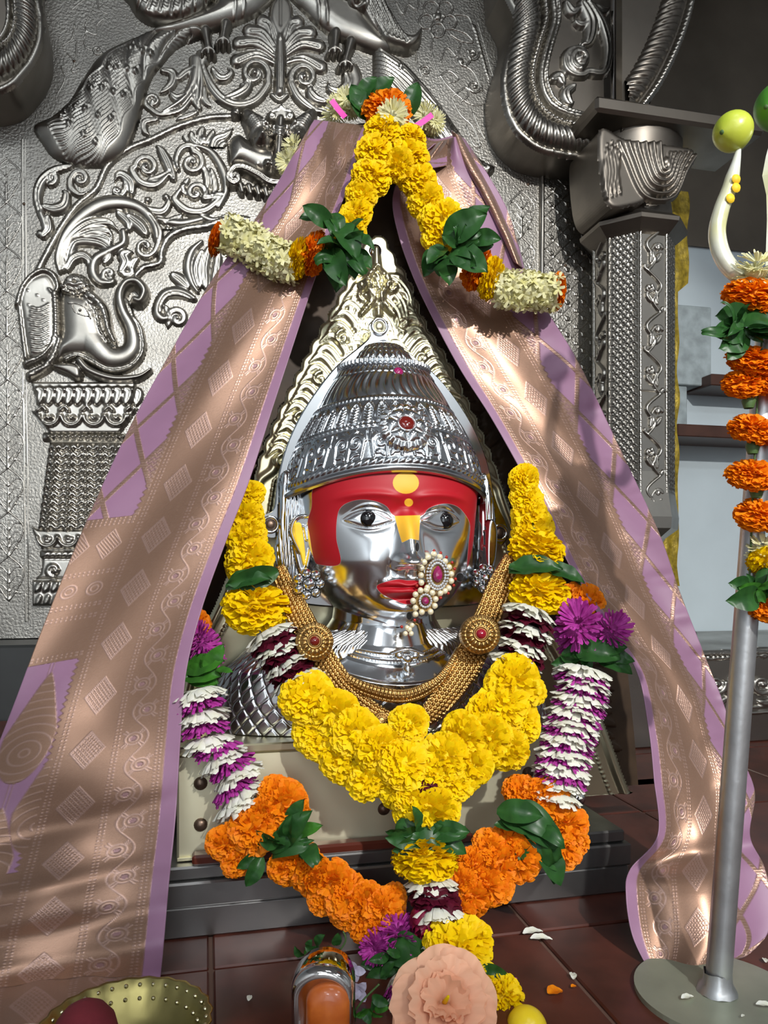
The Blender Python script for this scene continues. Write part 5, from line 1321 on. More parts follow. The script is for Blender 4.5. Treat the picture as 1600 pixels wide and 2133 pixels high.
back = [np_(990 + 60 * math.cos(t), 892 + 62 * math.sin(t), -0.002) for t in np.linspace(0, 2 * math.pi, 24, False)]
obj('back_plate', back, [tuple(range(24))], M['gold'], nath, smooth=False)

# ------------------------------------------------------------------ silk saree draped over the backing
def cloth_material():
    m = bpy.data.materials.new('lilac_silk_with_zari'); m.use_nodes = True
    nt = m.node_tree; b = nt.nodes['Principled BSDF']; N = nt.nodes.new; L = nt.links.new
    g = N('ShaderNodeAttribute'); g.attribute_name = 'zari'; mo = N('ShaderNodeAttribute'); mo.attribute_name = 'motif'
    uv = N('ShaderNodeUVMap'); uv.uv_map = 'UVMap'
    silk = N('ShaderNodeMix'); silk.data_type = 'RGBA'; silk.inputs['A'].default_value = (0.30, 0.155, 0.255, 1); silk.inputs['B'].default_value = (0.24, 0.12, 0.20, 1)
    nz = N('ShaderNodeTexNoise'); nz.inputs['Scale'].default_value = 14; L(uv.outputs[0], nz.inputs['Vector']); L(nz.outputs['Fac'], silk.inputs['Factor'])
    zar = N('ShaderNodeMix'); zar.data_type = 'RGBA'; zar.inputs['A'].default_value = (0.30, 0.175, 0.118, 1); zar.inputs['B'].default_value = (0.42, 0.27, 0.225, 1)
    L(mo.outputs['Fac'], zar.inputs['Factor'])
    mx = N('ShaderNodeMix'); mx.data_type = 'RGBA'; L(g.outputs['Fac'], mx.inputs['Factor']); L(silk.outputs['Result'], mx.inputs['A']); L(zar.outputs['Result'], mx.inputs['B'])
    L(mx.outputs['Result'], b.inputs['Base Color'])
    me = N('ShaderNodeMapRange'); me.inputs['To Min'].default_value = 0.0; me.inputs['To Max'].default_value = 0.62; L(g.outputs['Fac'], me.inputs['Value']); L(me.outputs[0], b.inputs['Metallic'])
    ro = N('ShaderNodeMapRange'); ro.inputs['To Min'].default_value = 0.5; ro.inputs['To Max'].default_value = 0.37; L(g.outputs['Fac'], ro.inputs['Value']); L(ro.outputs[0], b.inputs['Roughness'])
    b.inputs['Sheen Weight'].default_value = 0.15
    # glitter of the metal threads and the weave
    vo = N('ShaderNodeTexVoronoi'); vo.inputs['Scale'].default_value = 260; L(uv.outputs[0], vo.inputs['Vector'])
    st = N('ShaderNodeMath'); st.operation = 'MULTIPLY'; L(vo.outputs['Color'], st.inputs[0]); L(g.outputs['Fac'], st.inputs[1])
    bp = N('ShaderNodeBump'); bp.inputs['Strength'].default_value = 0.85; bp.inputs['Distance'].default_value = 0.0012
    ad = N('ShaderNodeMath'); ad.operation = 'MULTIPLY_ADD'; ad.inputs[1].default_value = 0.22; L(mo.outputs['Fac'], ad.inputs[0]); L(st.outputs[0], ad.inputs[2])
    L(ad.outputs[0], bp.inputs['Height']); L(bp.outputs['Normal'], b.inputs['Normal'])
    return m
M['saree'] = cloth_material()
def sst(x, e=1.2): return np.clip(0.5 + x / (2 * e), 0, 1)       # soft step, x in px
def band(x, c, w, e=1.2): return sst(w - np.abs(x - c), e)

def weave(u, v, wd, outer_gold, lower):
    """zari and motif masks; u 0..1 from the inner hem, v in px down the cloth, wd local width in px"""
    x = u * wd
    zari = sst(x - 0.075 * wd, 1.5)                                       # plain silk hem strip
    mot = np.zeros_like(u)
    W0 = 300.0; xs = u * W0                                               # pattern space, 300 wide
    for c in (30, 36, 98, 104, 186, 193): mot = np.maximum(mot, band(xs, c, 1.3) * (0.5 + 0.5 * np.sign(np.sin(v * 0.9))))
    # vine band
    vc = 67 + 15 * np.sin(v * 2 * math.pi / 120); mot = np.maximum(mot, band(xs, vc, 1.4))
    for k, sx in ((0.25, -1), (0.75, 1)):
        dv = ((v / 120 - k + 0.5) % 1 - 0.5) * 120; rr = np.hypot(xs - 67 - sx * 8, dv)
        mot = np.maximum(mot, band(rr, 13, 1.3)); mot = np.maximum(mot, band(rr, 7, 1.2)); 
        zari = np.where(rr < 5, zari * 0.6, zari)
        for a in (0.7, -0.7, 2.2, -2.2):
            mot = np.maximum(mot, band(np.abs((xs - 67 - sx * 8) * math.sin(a) - dv * math.cos(a)), 0, 1.2) * (rr > 13) * (rr < 24))
    # row of netted diamonds
    per = 118.0; k = np.round(v / per); dv = v - k * per; dx = xs - 146
    dm = np.abs(dx) / 27 + np.abs(dv) / 40
    mot = np.maximum(mot, band(dm * 30, 30, 1.6))
    gx, gy = (dx / 27 + dv / 40) * 4, (dx / 27 - dv / 40) * 4
    mot = np.maximum(mot, (dm < 1) * np.maximum(band((gx % 1 - 0.5) * 9, 0, 1.3), band((gy % 1 - 0.5) * 9, 0, 1.3)))
    # saw-tooth border then open silk with lattice
    tooth = 204 + 7 * (np.abs((v / 14) % 1 - 0.5) * 2)
    edge = sst(tooth - xs, 1.5)
    xo = xs - 204
    da = ((xo + v * 0.62 + 40) / 100) % 1; db = ((xo - v * 0.62) / 100) % 1
    bars = np.maximum(band((da - 0.5) * 100, 0, 5.5), band((db - 0.5) * 100, 0, 5.5))
    tri = ((np.floor((xo + v * 0.62 + 90) / 100) + np.floor((xo - v * 0.62 + 50) / 100)) % 3 == 0)
    sc = band(((v / 9) % 1 - 0.5) * 9 + 2 * np.sin(xo * 0.6), 0, 2.6)
    dots = np.hypot(((da) - 0.0) * 100 % 100 - 50, ((db) * 100) % 100 - 50) * 0
    outer = np.maximum(bars, tri * (0.55 + 0.45 * sc))
    feather = bars * (0.5 + 0.5 * np.sign(np.sin(v * 1.1)))
    out_m = np.maximum(feather * 0.6, tri * sc * 0.7)
    if outer_gold is not None:
        g0, g1, g2 = outer_gold
        in_g = (v > g0) & (v < g1)
        vv = v - g0
        dmm = np.abs((xo % 62) - 31) / 24 + np.abs(vv - 60) / 32
        gm = np.maximum.reduce([band(vv, c, 1.4) * (0.5 + 0.5 * np.sign(np.sin(xo * 0.7))) for c in (4, 10, 16, 118, 124, 190, 196, 216, 222, 300, 306)])
        gm = np.maximum(gm, band(dmm * 26, 26, 1.4)); gm = np.maximum(gm, (dmm < 1) * band((((xo + vv) / 7) % 1 - 0.5) * 7, 0, 1.2))
        rr = np.hypot((xo % 48) - 24, vv - 157); gm = np.maximum(gm, band(rr, 14, 1.3)); gm = np.maximum(gm, band(rr, 7, 1.2))
        outer = np.where(in_g, 1.0, outer); out_m = np.where(in_g, gm, out_m)
        # flame-shaped buttas on open silk
        in_f = (v >= g1) & (v < g2); vf = v - g1
        fl = np.zeros_like(u); fm = np.zeros_like(u)
        for cx, cv_, s in ((46, 150, 1.0), (108, 290, 1.0), (-8, 320, 0.95), (52, 420, 0.9)):
            a = (vf - cv_) / (130 * s); wdt = 44 * s * np.where(a < 0, np.clip(1 + a, 0, 1) ** 0.8, np.sqrt(np.clip(1 - (a * 1.25) ** 2, 0, 1)))
            sdv = wdt - np.abs(xo - cx); fl = np.maximum(fl, sst(sdv, 2))
            rr = np.hypot(xo - cx, (vf - cv_ - 40)); fm = np.maximum(fm, (sdv > 0) * (band((rr / 17 % 1 - 0.5) * 17, 0, 1.5) * 0.8))
        outer = np.where(in_f, fl, outer); out_m = np.where(in_f, fm, out_m)
        low = v >= g2
        lm = np.maximum(band(((v - g2) / 46 % 1 - 0.5) * 46, 0, 1.3), band((np.hypot((xo % 70) - 35, ((v - g2) % 92) - 46)) / 1.0, 20, 1.5))
        outer = np.where(low, 1.0, outer); out_m = np.where(low, lm * 0.8, out_m)
    z = np.where(xs < 204, np.where(xs < 190, zari, np.maximum(zari * edge, 0)), np.maximum(edge, outer))
    z = np.where(xs < 190, zari, z)
    mm = np.where(xs < 200, mot, out_m)
    return z, np.clip(mm, 0, 1) * z

def drape(name, rows, nc, nr, fold, parent, weave_args, flip=False, label=None):
    """rows: (inner x, inner y, outer x, outer y, depth inner, depth outer)"""
    R = np.asarray(rows, float)
    s = np.concatenate([[0], np.cumsum(np.hypot(np.diff((R[:, 0] + R[:, 2]) / 2), np.diff((R[:, 1] + R[:, 3]) / 2)))])
    Q = cat(np.column_stack([(R[:, 0] + R[:, 2]) / 2, (R[:, 1] + R[:, 3]) / 2, R]), 3.0)
    sq = np.concatenate([[0], np.cumsum(np.hypot(*np.diff(Q[:, :2], axis=0).T))])
    v = np.linspace(0, sq[-1], nr); Q = np.stack([np.interp(v, sq, Q[:, k]) for k in range(8)], 1)[:, 2:]
    u = np.linspace(0, 1, nc)
    px = Q[:, 0][:, None] * (1 - u) + Q[:, 2][:, None] * u; py = Q[:, 1][:, None] * (1 - u) + Q[:, 3][:, None] * u
    d = Q[:, 4][:, None] * (1 - u) + Q[:, 5][:, None] * u
    U, Vv = np.meshgrid(u, v); wd = np.hypot(Q[:, 2] - Q[:, 0], Q[:, 3] - Q[:, 1])[:, None] + 0 * U
    d = d + fold(U, Vv)
    P = Wa(px.ravel(), py.ravel(), d.ravel())
    P[:, 2] = np.maximum(P[:, 2], 0.0022 + 0.002 * np.sin(P[:, 0] * 60) ** 2)
    fc = grid_faces(nr, nc)
    o = obj(name, P, fc if flip else fc[:, ::-1], M['saree'], parent, label=label)
    z, mm = weave(U, Vv, wd, *weave_args)
    for nm, a in (('zari', z), ('motif', mm)):
        at = o.data.attributes.new(nm, 'FLOAT', 'POINT'); at.data.foreach_set('value', np.clip(a, 0, 1).astype(np.float32).ravel())
    uvl = o.data.uv_layers.new(name='UVMap'); li = np.empty(len(o.data.loops), np.int32); o.data.loops.foreach_get('vertex_index', li)
    uvs = np.stack([(U * wd / 1000).ravel(), (Vv / 1000).ravel()], 1)[li]; uvl.data.foreach_set('uv', uvs.astype(np.float32).ravel())
    sm = o.modifiers.new('thickness', 'SOLIDIFY'); sm.thickness = 0.0012; sm.offset = 0
    return o

sar = thing('silk_saree', 'lilac silk saree with rose-gold brocade draped on both sides of the idol', 'saree', (0.25, 1.1, 0.0))
left_rows = [(766, 262, 655, 250, 1.185, 1.21), (752, 300, 630, 290, 1.165, 1.185), (730, 375, 585, 370, 1.15, 1.17), (700, 455, 530, 460, 1.138, 1.158), (672, 535, 478, 530, 1.124, 1.144), (648, 605, 425, 610, 1.108, 1.13), (612, 715, 352, 740, 1.088, 1.108), (568, 850, 278, 875, 1.07, 1.085),
             (520, 1000, 205, 1030, 1.05, 1.06), (470, 1130, 140, 1180, 1.03, 1.035), (420, 1270, 80, 1330, 1.01, 1.01), (388, 1400, 30, 1465, 0.99, 0.985), (376, 1540, -30, 1620, 0.965, 0.955), (366, 1700, -90, 1780, 0.94, 0.925), (352, 1840, -140, 1920, 0.915, 0.89), (340, 1980, -180, 2050, 0.885, 0.86), (330, 2078, -200, 2150, 0.865, 0.84), (328, 2130, -210, 2230, 0.82, 0.78)]
def fold_l(u, v):
    f = 0.006 * np.sin(u * 5 + v * 0.004) + 0.0035 * np.sin(u * 9 - v * 0.011) * np.clip(v / 300, 0, 1)
    f += 0.007 * np.exp(-((v - 60) / 60) ** 2) * np.sin(u * 9 + v * 0.03)
    for c, a in ((1560, .004), (1690, -.004), (1790, .005), (1860, -.005), (1930, .005)): f += a * np.exp(-((v - c - 30 * u) / 26) ** 2)
    f += 0.010 * np.exp(-((v - 1450) / 110) ** 2) * np.sin(u * 6.5 + 1.0) + 0.007 * np.sin(v * 0.02 + u * 3) * np.clip((v - 1250) / 300, 0, 1) * np.sin(u * 3.1)
    return f
drape('drape', left_rows, 170, 1000, fold_l, sar, ((890, 1205, 1660), True), False)
right_rows = [(905, 300, 958, 282, 1.20, 1.22), (840, 360, 985, 320, 1.185, 1.21), (818, 415, 1020, 370, 1.18, 1.215), (830, 490, 1062, 450, 1.18, 1.22), (862, 580, 1092, 560, 1.18, 1.225), (905, 670, 1135, 640, 1.18, 1.225), (958, 768, 1205, 755, 1.18, 1.225), (1020, 865, 1268, 885, 1.175, 1.23), (1075, 962, 1325, 1005, 1.16, 1.21),
              (1130, 1065, 1375, 1115, 1.145, 1.19), (1190, 1185, 1415, 1230, 1.125, 1.165), (1258, 1298, 1460, 1345, 1.10, 1.14), (1325, 1395, 1505, 1460, 1.075, 1.11), (1350, 1510, 1540, 1565, 1.045, 1.08), (1362, 1620, 1572, 1650, 1.02, 1.05), (1370, 1740, 1562, 1740, 0.995, 1.02), (1312, 1812, 1592, 1805, 0.965, 0.99), (1304, 1865, 1606, 1870, 0.945, 0.965), (1316, 1945, 1596, 1950, 0.925, 0.94), (1345, 2008, 1520, 2020, 0.905, 0.915), (1365, 2030, 1500, 2036, 0.895, 0.90)]
def fold_r(u, v):
    f = 0.005 * np.sin(u * 5 + v * 0.004) + 0.0022 * np.sin(u * 11 - v * 0.012)
    for k in range(13):
        c = 330 + k * 92; f += 0.0055 * np.exp(-((v - c - 90 * (1 - u)) / 16) ** 2) * np.clip((u - 0.55) * 3, 0, 1) * (1 if k % 2 else -0.7)
    f += 0.018 * np.exp(-(v / 60) ** 2) * np.sin(u * 14) + 0.006 * np.sin(u * 8 + 0.6) * np.clip((v - 1500) / 200, 0, 1) + 0.010 * np.exp(-((v - 1640 + 40 * u) / 30) ** 2)
    f += 0.004 * np.exp(-((v - 1250 - 60 * u) / 120) ** 2) * np.sin(u * 9)
    return f
drape('drape', right_rows, 140, 920, fold_r, sar, (None, False), True)
# rolled folds at the top of the right side, over the backing
fr = [(742, 262, 760, 300, 1.23, 1.18), (800, 268, 800, 320, 1.235, 1.18), (860, 275, 850, 340, 1.235, 1.18), (905, 290, 890, 350, 1.23, 1.18), (945, 282, 930, 345, 1.235, 1.19)]
drape('drape', fr, 40, 120, lambda u, v: 0.012 * np.sin(v * 0.07) * u, sar, (None, False), True)
tk = [(940, 272, 968, 290, 1.205, 1.23), (960, 330, 1005, 345, 1.20, 1.235), (1000, 400, 1045, 420, 1.205, 1.24), (1040, 480, 1078, 505, 1.21, 1.24), (1070, 545, 1092, 560, 1.215, 1.235)]
drape('drape', tk, 30, 160, lambda u, v: -0.02 * np.sin(u * 3.14), sar, (None, False), True)

# ------------------------------------------------------------------ flowers: one mesh of each kind, then copies
def petal_vf(base, dirn, side, L, w0, w1, curl, ruffle, rng, nl=3, nw=4):
    """a ruffled petal: from BASE along DIRN, curling towards -DIRN x normal"""
    d = np.asarray(dirn, float); s = np.asarray(side, float); nrm = np.cross(d, s)
    V = []; ph = rng.uniform(0, 6.28)
    for i in range(nl):
        t = i / (nl - 1); w = w0 + (w1 - w0) * math.sin(t * 1.7) if t < 1 else w1
        for j in range(nw):
            q = j / (nw - 1) - 0.5
            V.append(np.asarray(base) + d * (L * t * (1 - 0.12 * (2 * q) ** 2 * t)) + s * (q * w) + nrm * (curl * t * t + ruffle * t * math.sin(q * 9 + ph)))
    return np.array(V), [tuple(f) for f in grid_faces(nl, nw)]
def make(name, parts, m, smooth=True):
    v, f = join_vf(parts); me = mesh_data(name, v, f, smooth); me.materials.append(m); return me
def marigold(name, m, seed, n=250, hgt=0.72):
    rng = random.Random(seed); parts = []
    for i in range(n):
        z = 1 - (i + 0.5) / n * 1.72; a = i * 2.399963 + rng.uniform(-0.25, 0.25); z += rng.uniform(-0.05, 0.05); z = max(-0.78, min(0.995, z))
        r = math.sqrt(1 - z * z); nv = np.array([r * math.cos(a), r * math.sin(a), z])
        g = rng.uniform(0.90, 1.06); bump = 1 + 0.05 * math.sin(3 * a) 
        side = np.cross(nv, [0, 0, 1.0]) + 0.6 * np.array([rng.uniform(-1, 1) for _ in range(3)]); side -= nv * (side @ nv); side /= np.linalg.norm(side)
        dirn = nv + 0.25 * np.array([rng.uniform(-1, 1) for _ in range(3)]) ; dirn /= np.linalg.norm(dirn)
        sc = np.array([1, 1, hgt])
        v, f = petal_vf(nv * 0.58 * bump, dirn, side, 0.42 * g * bump, 0.16, 0.30 + rng.uniform(-.04, .05), rng.uniform(0.04, 0.20), 0.055, rng)
        parts.append((v * sc, f))
    v, f = lathe_vf([(0.02, -0.55 * hgt), (0.5, -0.42 * hgt), (0.66, 0), (0.5, 0.42 * hgt), (0.02, 0.6 * hgt)], (0, 0, 0), 14); parts.append((v, f))
    return make(name, parts, m)
def disc_flower(name, m, seed, n=26, layers=2, w=0.26, thick=0.30, L=0.72, droop=0.0, elf=0.42):
    rng = random.Random(seed); parts = []
    for k in range(layers):
        for i in range(n):
            a = 2 * math.pi * (i + 0.5 * k) / n + rng.uniform(-.08, .08); el = (k - (layers - 1) / 2) * elf + rng.uniform(-.4, .4) * elf
            d = np.array([math.cos(a) * math.cos(el), math.sin(a) * math.cos(el), math.sin(el)]); s = np.array([-math.sin(a), math.cos(a), rng.uniform(-.3, .3)]); s /= np.linalg.norm(s)
            v, f = petal_vf(d * 0.26 + np.array([0, 0, (k - (layers - 1) / 2) * thick * 0.5]), d, s, L * rng.uniform(0.85, 1.08), w * 0.5, w, droop + rng.uniform(-.10, .10), 0.03, rng, 4, 4)
            q = v[-4:]; parts.append((v, f))
    v, f = lathe_vf([(0.02, -thick * .5), (0.42, -thick * .35), (0.5, 0), (0.42, thick * .35), (0.02, thick * .5)], (0, 0, 0), 12); parts.append((v, f))
    return make(name, parts, m)
def rose_disc(name, m, seed):
    rng = random.Random(seed); parts = []
    for i in range(16):
        a = i * 0.39 * 2 + rng.uniform(-.2, .2); el = rng.uniform(-.25, .25)
        d = np.array([math.cos(a), math.sin(a), math.sin(el)]); d /= np.linalg.norm(d); s = np.array([-math.sin(a), math.cos(a), rng.uniform(-.5, .5)]); s /= np.linalg.norm(s)
        parts.append(petal_vf(d * 0.2, d, s, 0.78 * rng.uniform(.85, 1.05), 0.5, 0.85, 0.28 + rng.uniform(-.12, .12), 0.07, rng, 5, 7))
    v, f = lathe_vf([(0.02, -.2), (0.7, -.16), (0.82, 0), (0.7, .16), (0.02, .2)], (0, 0, 0), 16); parts.append((v, f))
    return make(name, parts, m)
def rosebud(name, m, seed):
    rng = random.Random(seed); parts = []
    for k in range(3):
        for i in range(4):
            a = i * 1.57 + k * 0.6; V = []
            for r_ in range(6):
                t = r_ / 5
                for c_ in range(7):
                    b = a + (c_ / 6 - 0.5) * 2.1; R_ = (0.42 + 0.16 * k) * math.sin(0.5 + 2.1 * t) ** 0.8 + 0.05 * k * t
                    V.append((R_ * math.cos(b), R_ * math.sin(b), -0.75 + 1.6 * t - 0.12 * k - 0.12 * abs(c_ - 3) * t))
            parts.append((np.array(V), [tuple(f) for f in grid_faces(6, 7)]))
    return make(name, parts, m)
def tuberose(name, m, seed, n=30):
    """a ring of small trumpet flowers around a strand (axis Z)"""
    rng = random.Random(seed); parts = []
    for i in range(n):
        a = rng.uniform(0, 6.283); z = rng.uniform(-0.45, 0.45); d = np.array([math.cos(a), math.sin(a), rng.uniform(-.35, .35)]); d /= np.linalg.norm(d)
        ax, ay, az = basis(d); c = d * rng.uniform(0.62, 0.82) + np.array([0, 0, z])
        for k in range(5):
            b = 2 * math.pi * k / 5 + rng.uniform(-.3, .3); dr = (ax * math.cos(b) + ay * math.sin(b)) * 0.8 + az * rng.uniform(0.1, 0.9); dr /= np.linalg.norm(dr)
            sd_ = np.cross(dr, az); sd_ /= np.linalg.norm(sd_) + 1e-9
            parts.append(petal_vf(c, dr, sd_, 0.36 * rng.uniform(.8, 1.1), 0.10, 0.15, 0.05, 0.02, rng, 3, 3))
        v, f = tube_vf([c - d * 0.45, c], [0.05, 0.09], 5, False, ref=(0.3, 0.4, 1)); parts.append((v, f))
    v, f = lathe_vf([(0.3, -.5), (0.56, -.4), (0.6, 0), (0.56, .4), (0.3, .5)], (0, 0, 0), 12); parts.append((v, f))
    return make(name, parts, m)
def leaf_mesh(name, m, seed, bend=0.35, fold=0.35, wid=0.30):
    """a leaf of length 1 along +X, face +Z"""
    rng = random.Random(seed); V = []; nl, nw = 11, 7
    for i in range(nl):
        t = i / (nl - 1); w = wid * 1.9 * (t + 0.02) ** 0.62 * max(0.0, 1.0 - t) ** 0.80
        for j in range(nw):
            q = (j / (nw - 1) - 0.5) * 2
            V.append((t, q * w, bend * (0.25 - (t - 0.5) ** 2) * 1.0 + fold * w * abs(q) ** 1.3 - 0.02 * (1 - abs(q)) + 0.02 * math.sin(t * 17 + q * 2 + seed)))
    me = mesh_data(name, V, grid_faces(nl, nw)); me.materials.append(m); return me
def rolled_leaf(name, m, seed):
    """a leaf folded over into a band, length 1 along X"""
    V = []; nl, nw = 14, 8
    for i in range(nl):
        t = i / (nl - 1)
        for j in range(nw):
            q = j / (nw - 1) - 0.5; w = 0.42 * (0.75 + 0.25 * math.sin(math.pi * t))
            a = (t - 0.5) * 3.4; V.append((0.5 + 0.46 * math.sin(a * 0.8) , q * w * (1.0 + 0.25 * math.sin(t * 4 + seed)) + 0.06 * math.sin(t * 5 + seed), 0.16 * math.cos(a) - 0.05 * math.exp(-(q * 9) ** 2) + 0.03 * math.sin(q * 9 + seed + t * 3)))
    me = mesh_data(name, V, grid_faces(nl, nw)); me.materials.append(m); return me
YM = [marigold('yellow_marigold', M['yellow'], s) for s in (1, 2, 3)]
OM = [marigold('orange_marigold', M['orange'], s) for s in (5, 6)]
WM = [disc_flower('white_aster', M['white'], s, 20, 2, 0.30, 0.16, 0.80, 0.36, 0.14) for s in (1, 2)]
PM_ = [disc_flower('magenta_aster', M['purple'], s, 34, 2, 0.14, 0.16, 0.78, 0.34, 0.12) for s in (3, 4)]
PB = disc_flower('magenta_aster_bloom', M['purple'], 8, 34, 5, 0.13, 0.7, 0.72)
CM = disc_flower('cream_chrysanthemum', M['cream'], 11, 30, 4, 0.12, 0.6, 0.72)
RM = [rose_disc('rose_petals', M['maroon'], s) for s in (1, 2)]
RBm = rosebud('rosebud', M['rose'], 1); RBd = rosebud('rosebud', M['maroon'], 1)
TM = [tuberose('tuberose', M['cream'], s) for s in (1, 2, 3)]
LM = [leaf_mesh('leaf', M['leaf'], s, 0.3 + 0.2 * s, 0.25 + 0.1 * s) for s in (0, 1, 2)]
LB = [leaf_mesh('leaf', M['leaf_bright'], s, 0.25 + 0.15 * s, 0.2 + 0.1 * s, 0.24) for s in (0, 1)]
RL = [rolled_leaf('leaf', M['leaf'], s) for s in (0, 1)]
FR = random.Random(21)
VIEW = -FWD
def dir_px(dx, dy, dd=0.0):
    """world direction of a pixel-plane direction (dd towards the viewer)"""
    v = RGT * dx - UPV * dy - FWD * dd; return v / np.linalg.norm(v)
NAME = {'y': 'marigold', 'o': 'marigold', 'w': 'white_aster', 'p': 'magenta_aster', 'P': 'magenta_aster', 'c': 'cream_chrysanthemum', 'm': 'rose_petal_disc', 'r': 'rosebud', 'd': 'rosebud', 't': 'tuberose'}
def flower(parent, kind, px, py, r, d, axis=None, squash=1.0):
    pool = {'y': YM, 'o': OM, 'w': WM, 'p': PM_, 'P': [PB], 'c': [CM], 'm': RM, 'r': [RBm], 'd': [RBd], 't': TM}[kind]
    if axis is None: axis = dir_px(FR.uniform(-.5, .5), FR.uniform(-.6, .2), 0.9)
    s = r * d / F
    return inst(NAME[kind], FR.choice(pool), parent, W(px, py, d), (s, s, s * squash), axis, FR.uniform(0, 6.28))
def leaf_at(parent, px, py, dx, dy, length, d, tilt=0.0, me=None, width=1.0, roll=0.0):
    """leaf from pixel (px,py) pointing (dx,dy), LENGTH in px"""
    me = me or FR.choice(LM); X = dir_px(dx, dy, tilt); n_ = -FWD + 0.25 * UPV + roll * np.cross(X, FWD); n_ -= X * (n_ @ X); n_ /= np.linalg.norm(n_); Yv = np.cross(n_, X)
    o = bpy.data.objects.new('leaf', me); link(o, parent); s = length * d / F
    Mx = Matrix(((X[0], Yv[0], n_[0]), (X[1], Yv[1], n_[1]), (X[2], Yv[2], n_[2])))
    o.location = Vector(W(px, py, d)) - world_origin(parent); o.rotation_euler = Mx.to_euler(); o.scale = (s, s * width, s); return o
def string(parent, pts, r=0.0012):
    P = np.array([W(*p) for p in cat(pts, 8)]); v, f = tube_vf(P, r, 6); return obj('thread', v, f, M['sepal'], parent)

def cluster(parent, cx, cy, rx, ry, n, d, pool=None, lo=34, hi=64):
    for k in range(n):
        a = FR.uniform(0, 6.283); q = FR.uniform(0.0, 0.6); px, py = cx + rx * q * math.cos(a), cy + ry * q * math.sin(a)
        leaf_at(parent, px, py, math.cos(a) + FR.uniform(-.4, .4), math.sin(a) * 0.8 + FR.uniform(-.2, .4), FR.uniform(lo, hi), d + FR.uniform(-.012, .008), FR.uniform(-.2, .7), FR.choice(pool or (LM + RL)), FR.uniform(0.7, 1.5), FR.uniform(-1.2, 1.2))

# ---- garland over the top of the saree
ga = thing('flower_garland', 'short marigold garland with two arms draped over the saree top', 'garland', tuple(W(810, 260, 1.25)))
dA = lambda py: np.interp(py, [200, 280, 400, 500, 620], [1.17, 1.14, 1.115, 1.10, 1.07])
dAr = lambda py: np.interp(py, [200, 280, 400, 500, 620], [1.17, 1.145, 1.14, 1.135, 1.13])
flower(ga, 'o', 808, 230, 53, 1.185, dir_px(0, -0.6, 0.8)); flower(ga, 'c', 816, 246, 36, 1.15, dir_px(0.1, 0.2, 1))
for px, py, r in ((797, 273, 40), (780, 316, 41), (829, 345, 37), (776, 370, 44), (752, 410, 35), (741, 450, 38), (727, 474, 38)): flower(ga, 'y', px, py, r, dA(py))
for px, py, r in ((857, 287, 33), (850, 325, 46), (871, 377, 43), (888, 420, 41), (922, 463, 52), (915, 492, 40)): flower(ga, 'y', px, py, r, dAr(py))
ta = dir_px(-1, -0.32, 0.15)
flower(ga, 'o', 656, 527, 47, 1.085, ta, 0.9); flower(ga, 'y', 624, 537, 46, 1.09, ta, 0.75)
for k in range(6): flower(ga, 't', 594 - k * 22, 548 - k * 11.5, 46 + (k == 3) * 3, 1.095 + k * 0.008, ta, 1.0)
flower(ga, 'o', 452, 497, 38, 1.15, ta, 0.55)
tb = dir_px(1, 0.35, 0.2)
flower(ga, 'o', 992, 558, 50, 1.14, tb, 0.85); flower(ga, 'y', 1022, 582, 46, 1.14, tb, 0.75)
for k in range(5): flower(ga, 't', 1050 + k * 23, 603 + k * 1.5, 44, 1.145 + k * 0.006, dir_px(1, 0.1, 0.2), 1.0)
flower(ga, 'o', 1162, 606, 40, 1.18, dir_px(1, 0.1, 0.2), 0.6)
for px, py, dx, dy, L, t in ((690, 470, -0.6, -0.3, 70, 0.3), (700, 470, 0.5, 0.9, 95, 0.2), (712, 490, 0.3, 1, 100, 0.1), (730, 500, 0.9, 0.5, 60, 0.3), (690, 500, 0.1, 1, 110, 0.0), (735, 520, 0.8, 0.9, 60, 0.2), (690, 520, 0.4, 1.0, 90, 0.2), (680, 460, -0.9, 0.1, 60, 0.4)):
    leaf_at(ga, px, py, dx, dy, L, 1.075 + FR.uniform(-.01, .01), t, width=1.3, roll=FR.uniform(-.5, .5))
for px, py, dx, dy, L, t in ((930, 515, -0.6, 0.6, 60, 0.2), (925, 500, 1, -0.5, 100, 0.3), (940, 520, 0.9, 0.7, 95, 0.3), (960, 490, 0.8, -0.7, 80, 0.3), (985, 500, 0.9, 0.1, 60, 0.3), (920, 520, 0.2, 1, 80, 0.1), (900, 520, -0.3, 1, 60, 0.0)):
    leaf_at(ga, px, py, dx, dy, L, 1.11 + FR.uniform(-.01, .01), t, width=1.4, roll=FR.uniform(-.5, .5))
for px, py, a in ((945, 505, 0.0), (965, 525, 0.6), (950, 545, 0.5)):
    leaf_at(ga, px - 25, py, math.cos(a), math.sin(a) * 0.8 - 0.3, 62, 1.10, 0.2, RL[0], 1.2)
for px, py, dx, dy, L in ((765, 250, -0.5, -1, 75), (770, 215, 0.8, -0.7, 70), (750, 215, 0.6, -0.8, 60), (850, 245, 0.3, -1, 70), (845, 220, 0.5, -0.4, 40), (760, 235, -0.8, -0.6, 50)): leaf_at(ga, px, py, dx, dy, L, 1.195, 0.2, width=1.3)
for px, py, r in ((700, 232, 30), (725, 215, 28), (890, 248, 30), (905, 258, 24), (604, 342, 30), (616, 316, 26)): flower(ga, 'c', px, py, r, 1.225)
for px, py, a in ((705, 228, 0.9), (882, 253, -0.6)):
    p = W(px, py, 1.19); X = dir_px(math.cos(a), math.sin(a)); Yv = np.cross(X, FWD); v = [p + X * s * 0.017 + Yv * t * 0.0045 - FWD * 0.002 * s * s for s in (-1, 0, 1) for t in (-1, 1)]
    obj('ribbon', v, [(0, 1, 3, 2), (2, 3, 5, 4)], M['pink_ribbon'], ga)
cluster(ga, 712, 515, 55, 55, 12, 1.068); cluster(ga, 958, 520, 60, 45, 12, 1.10)
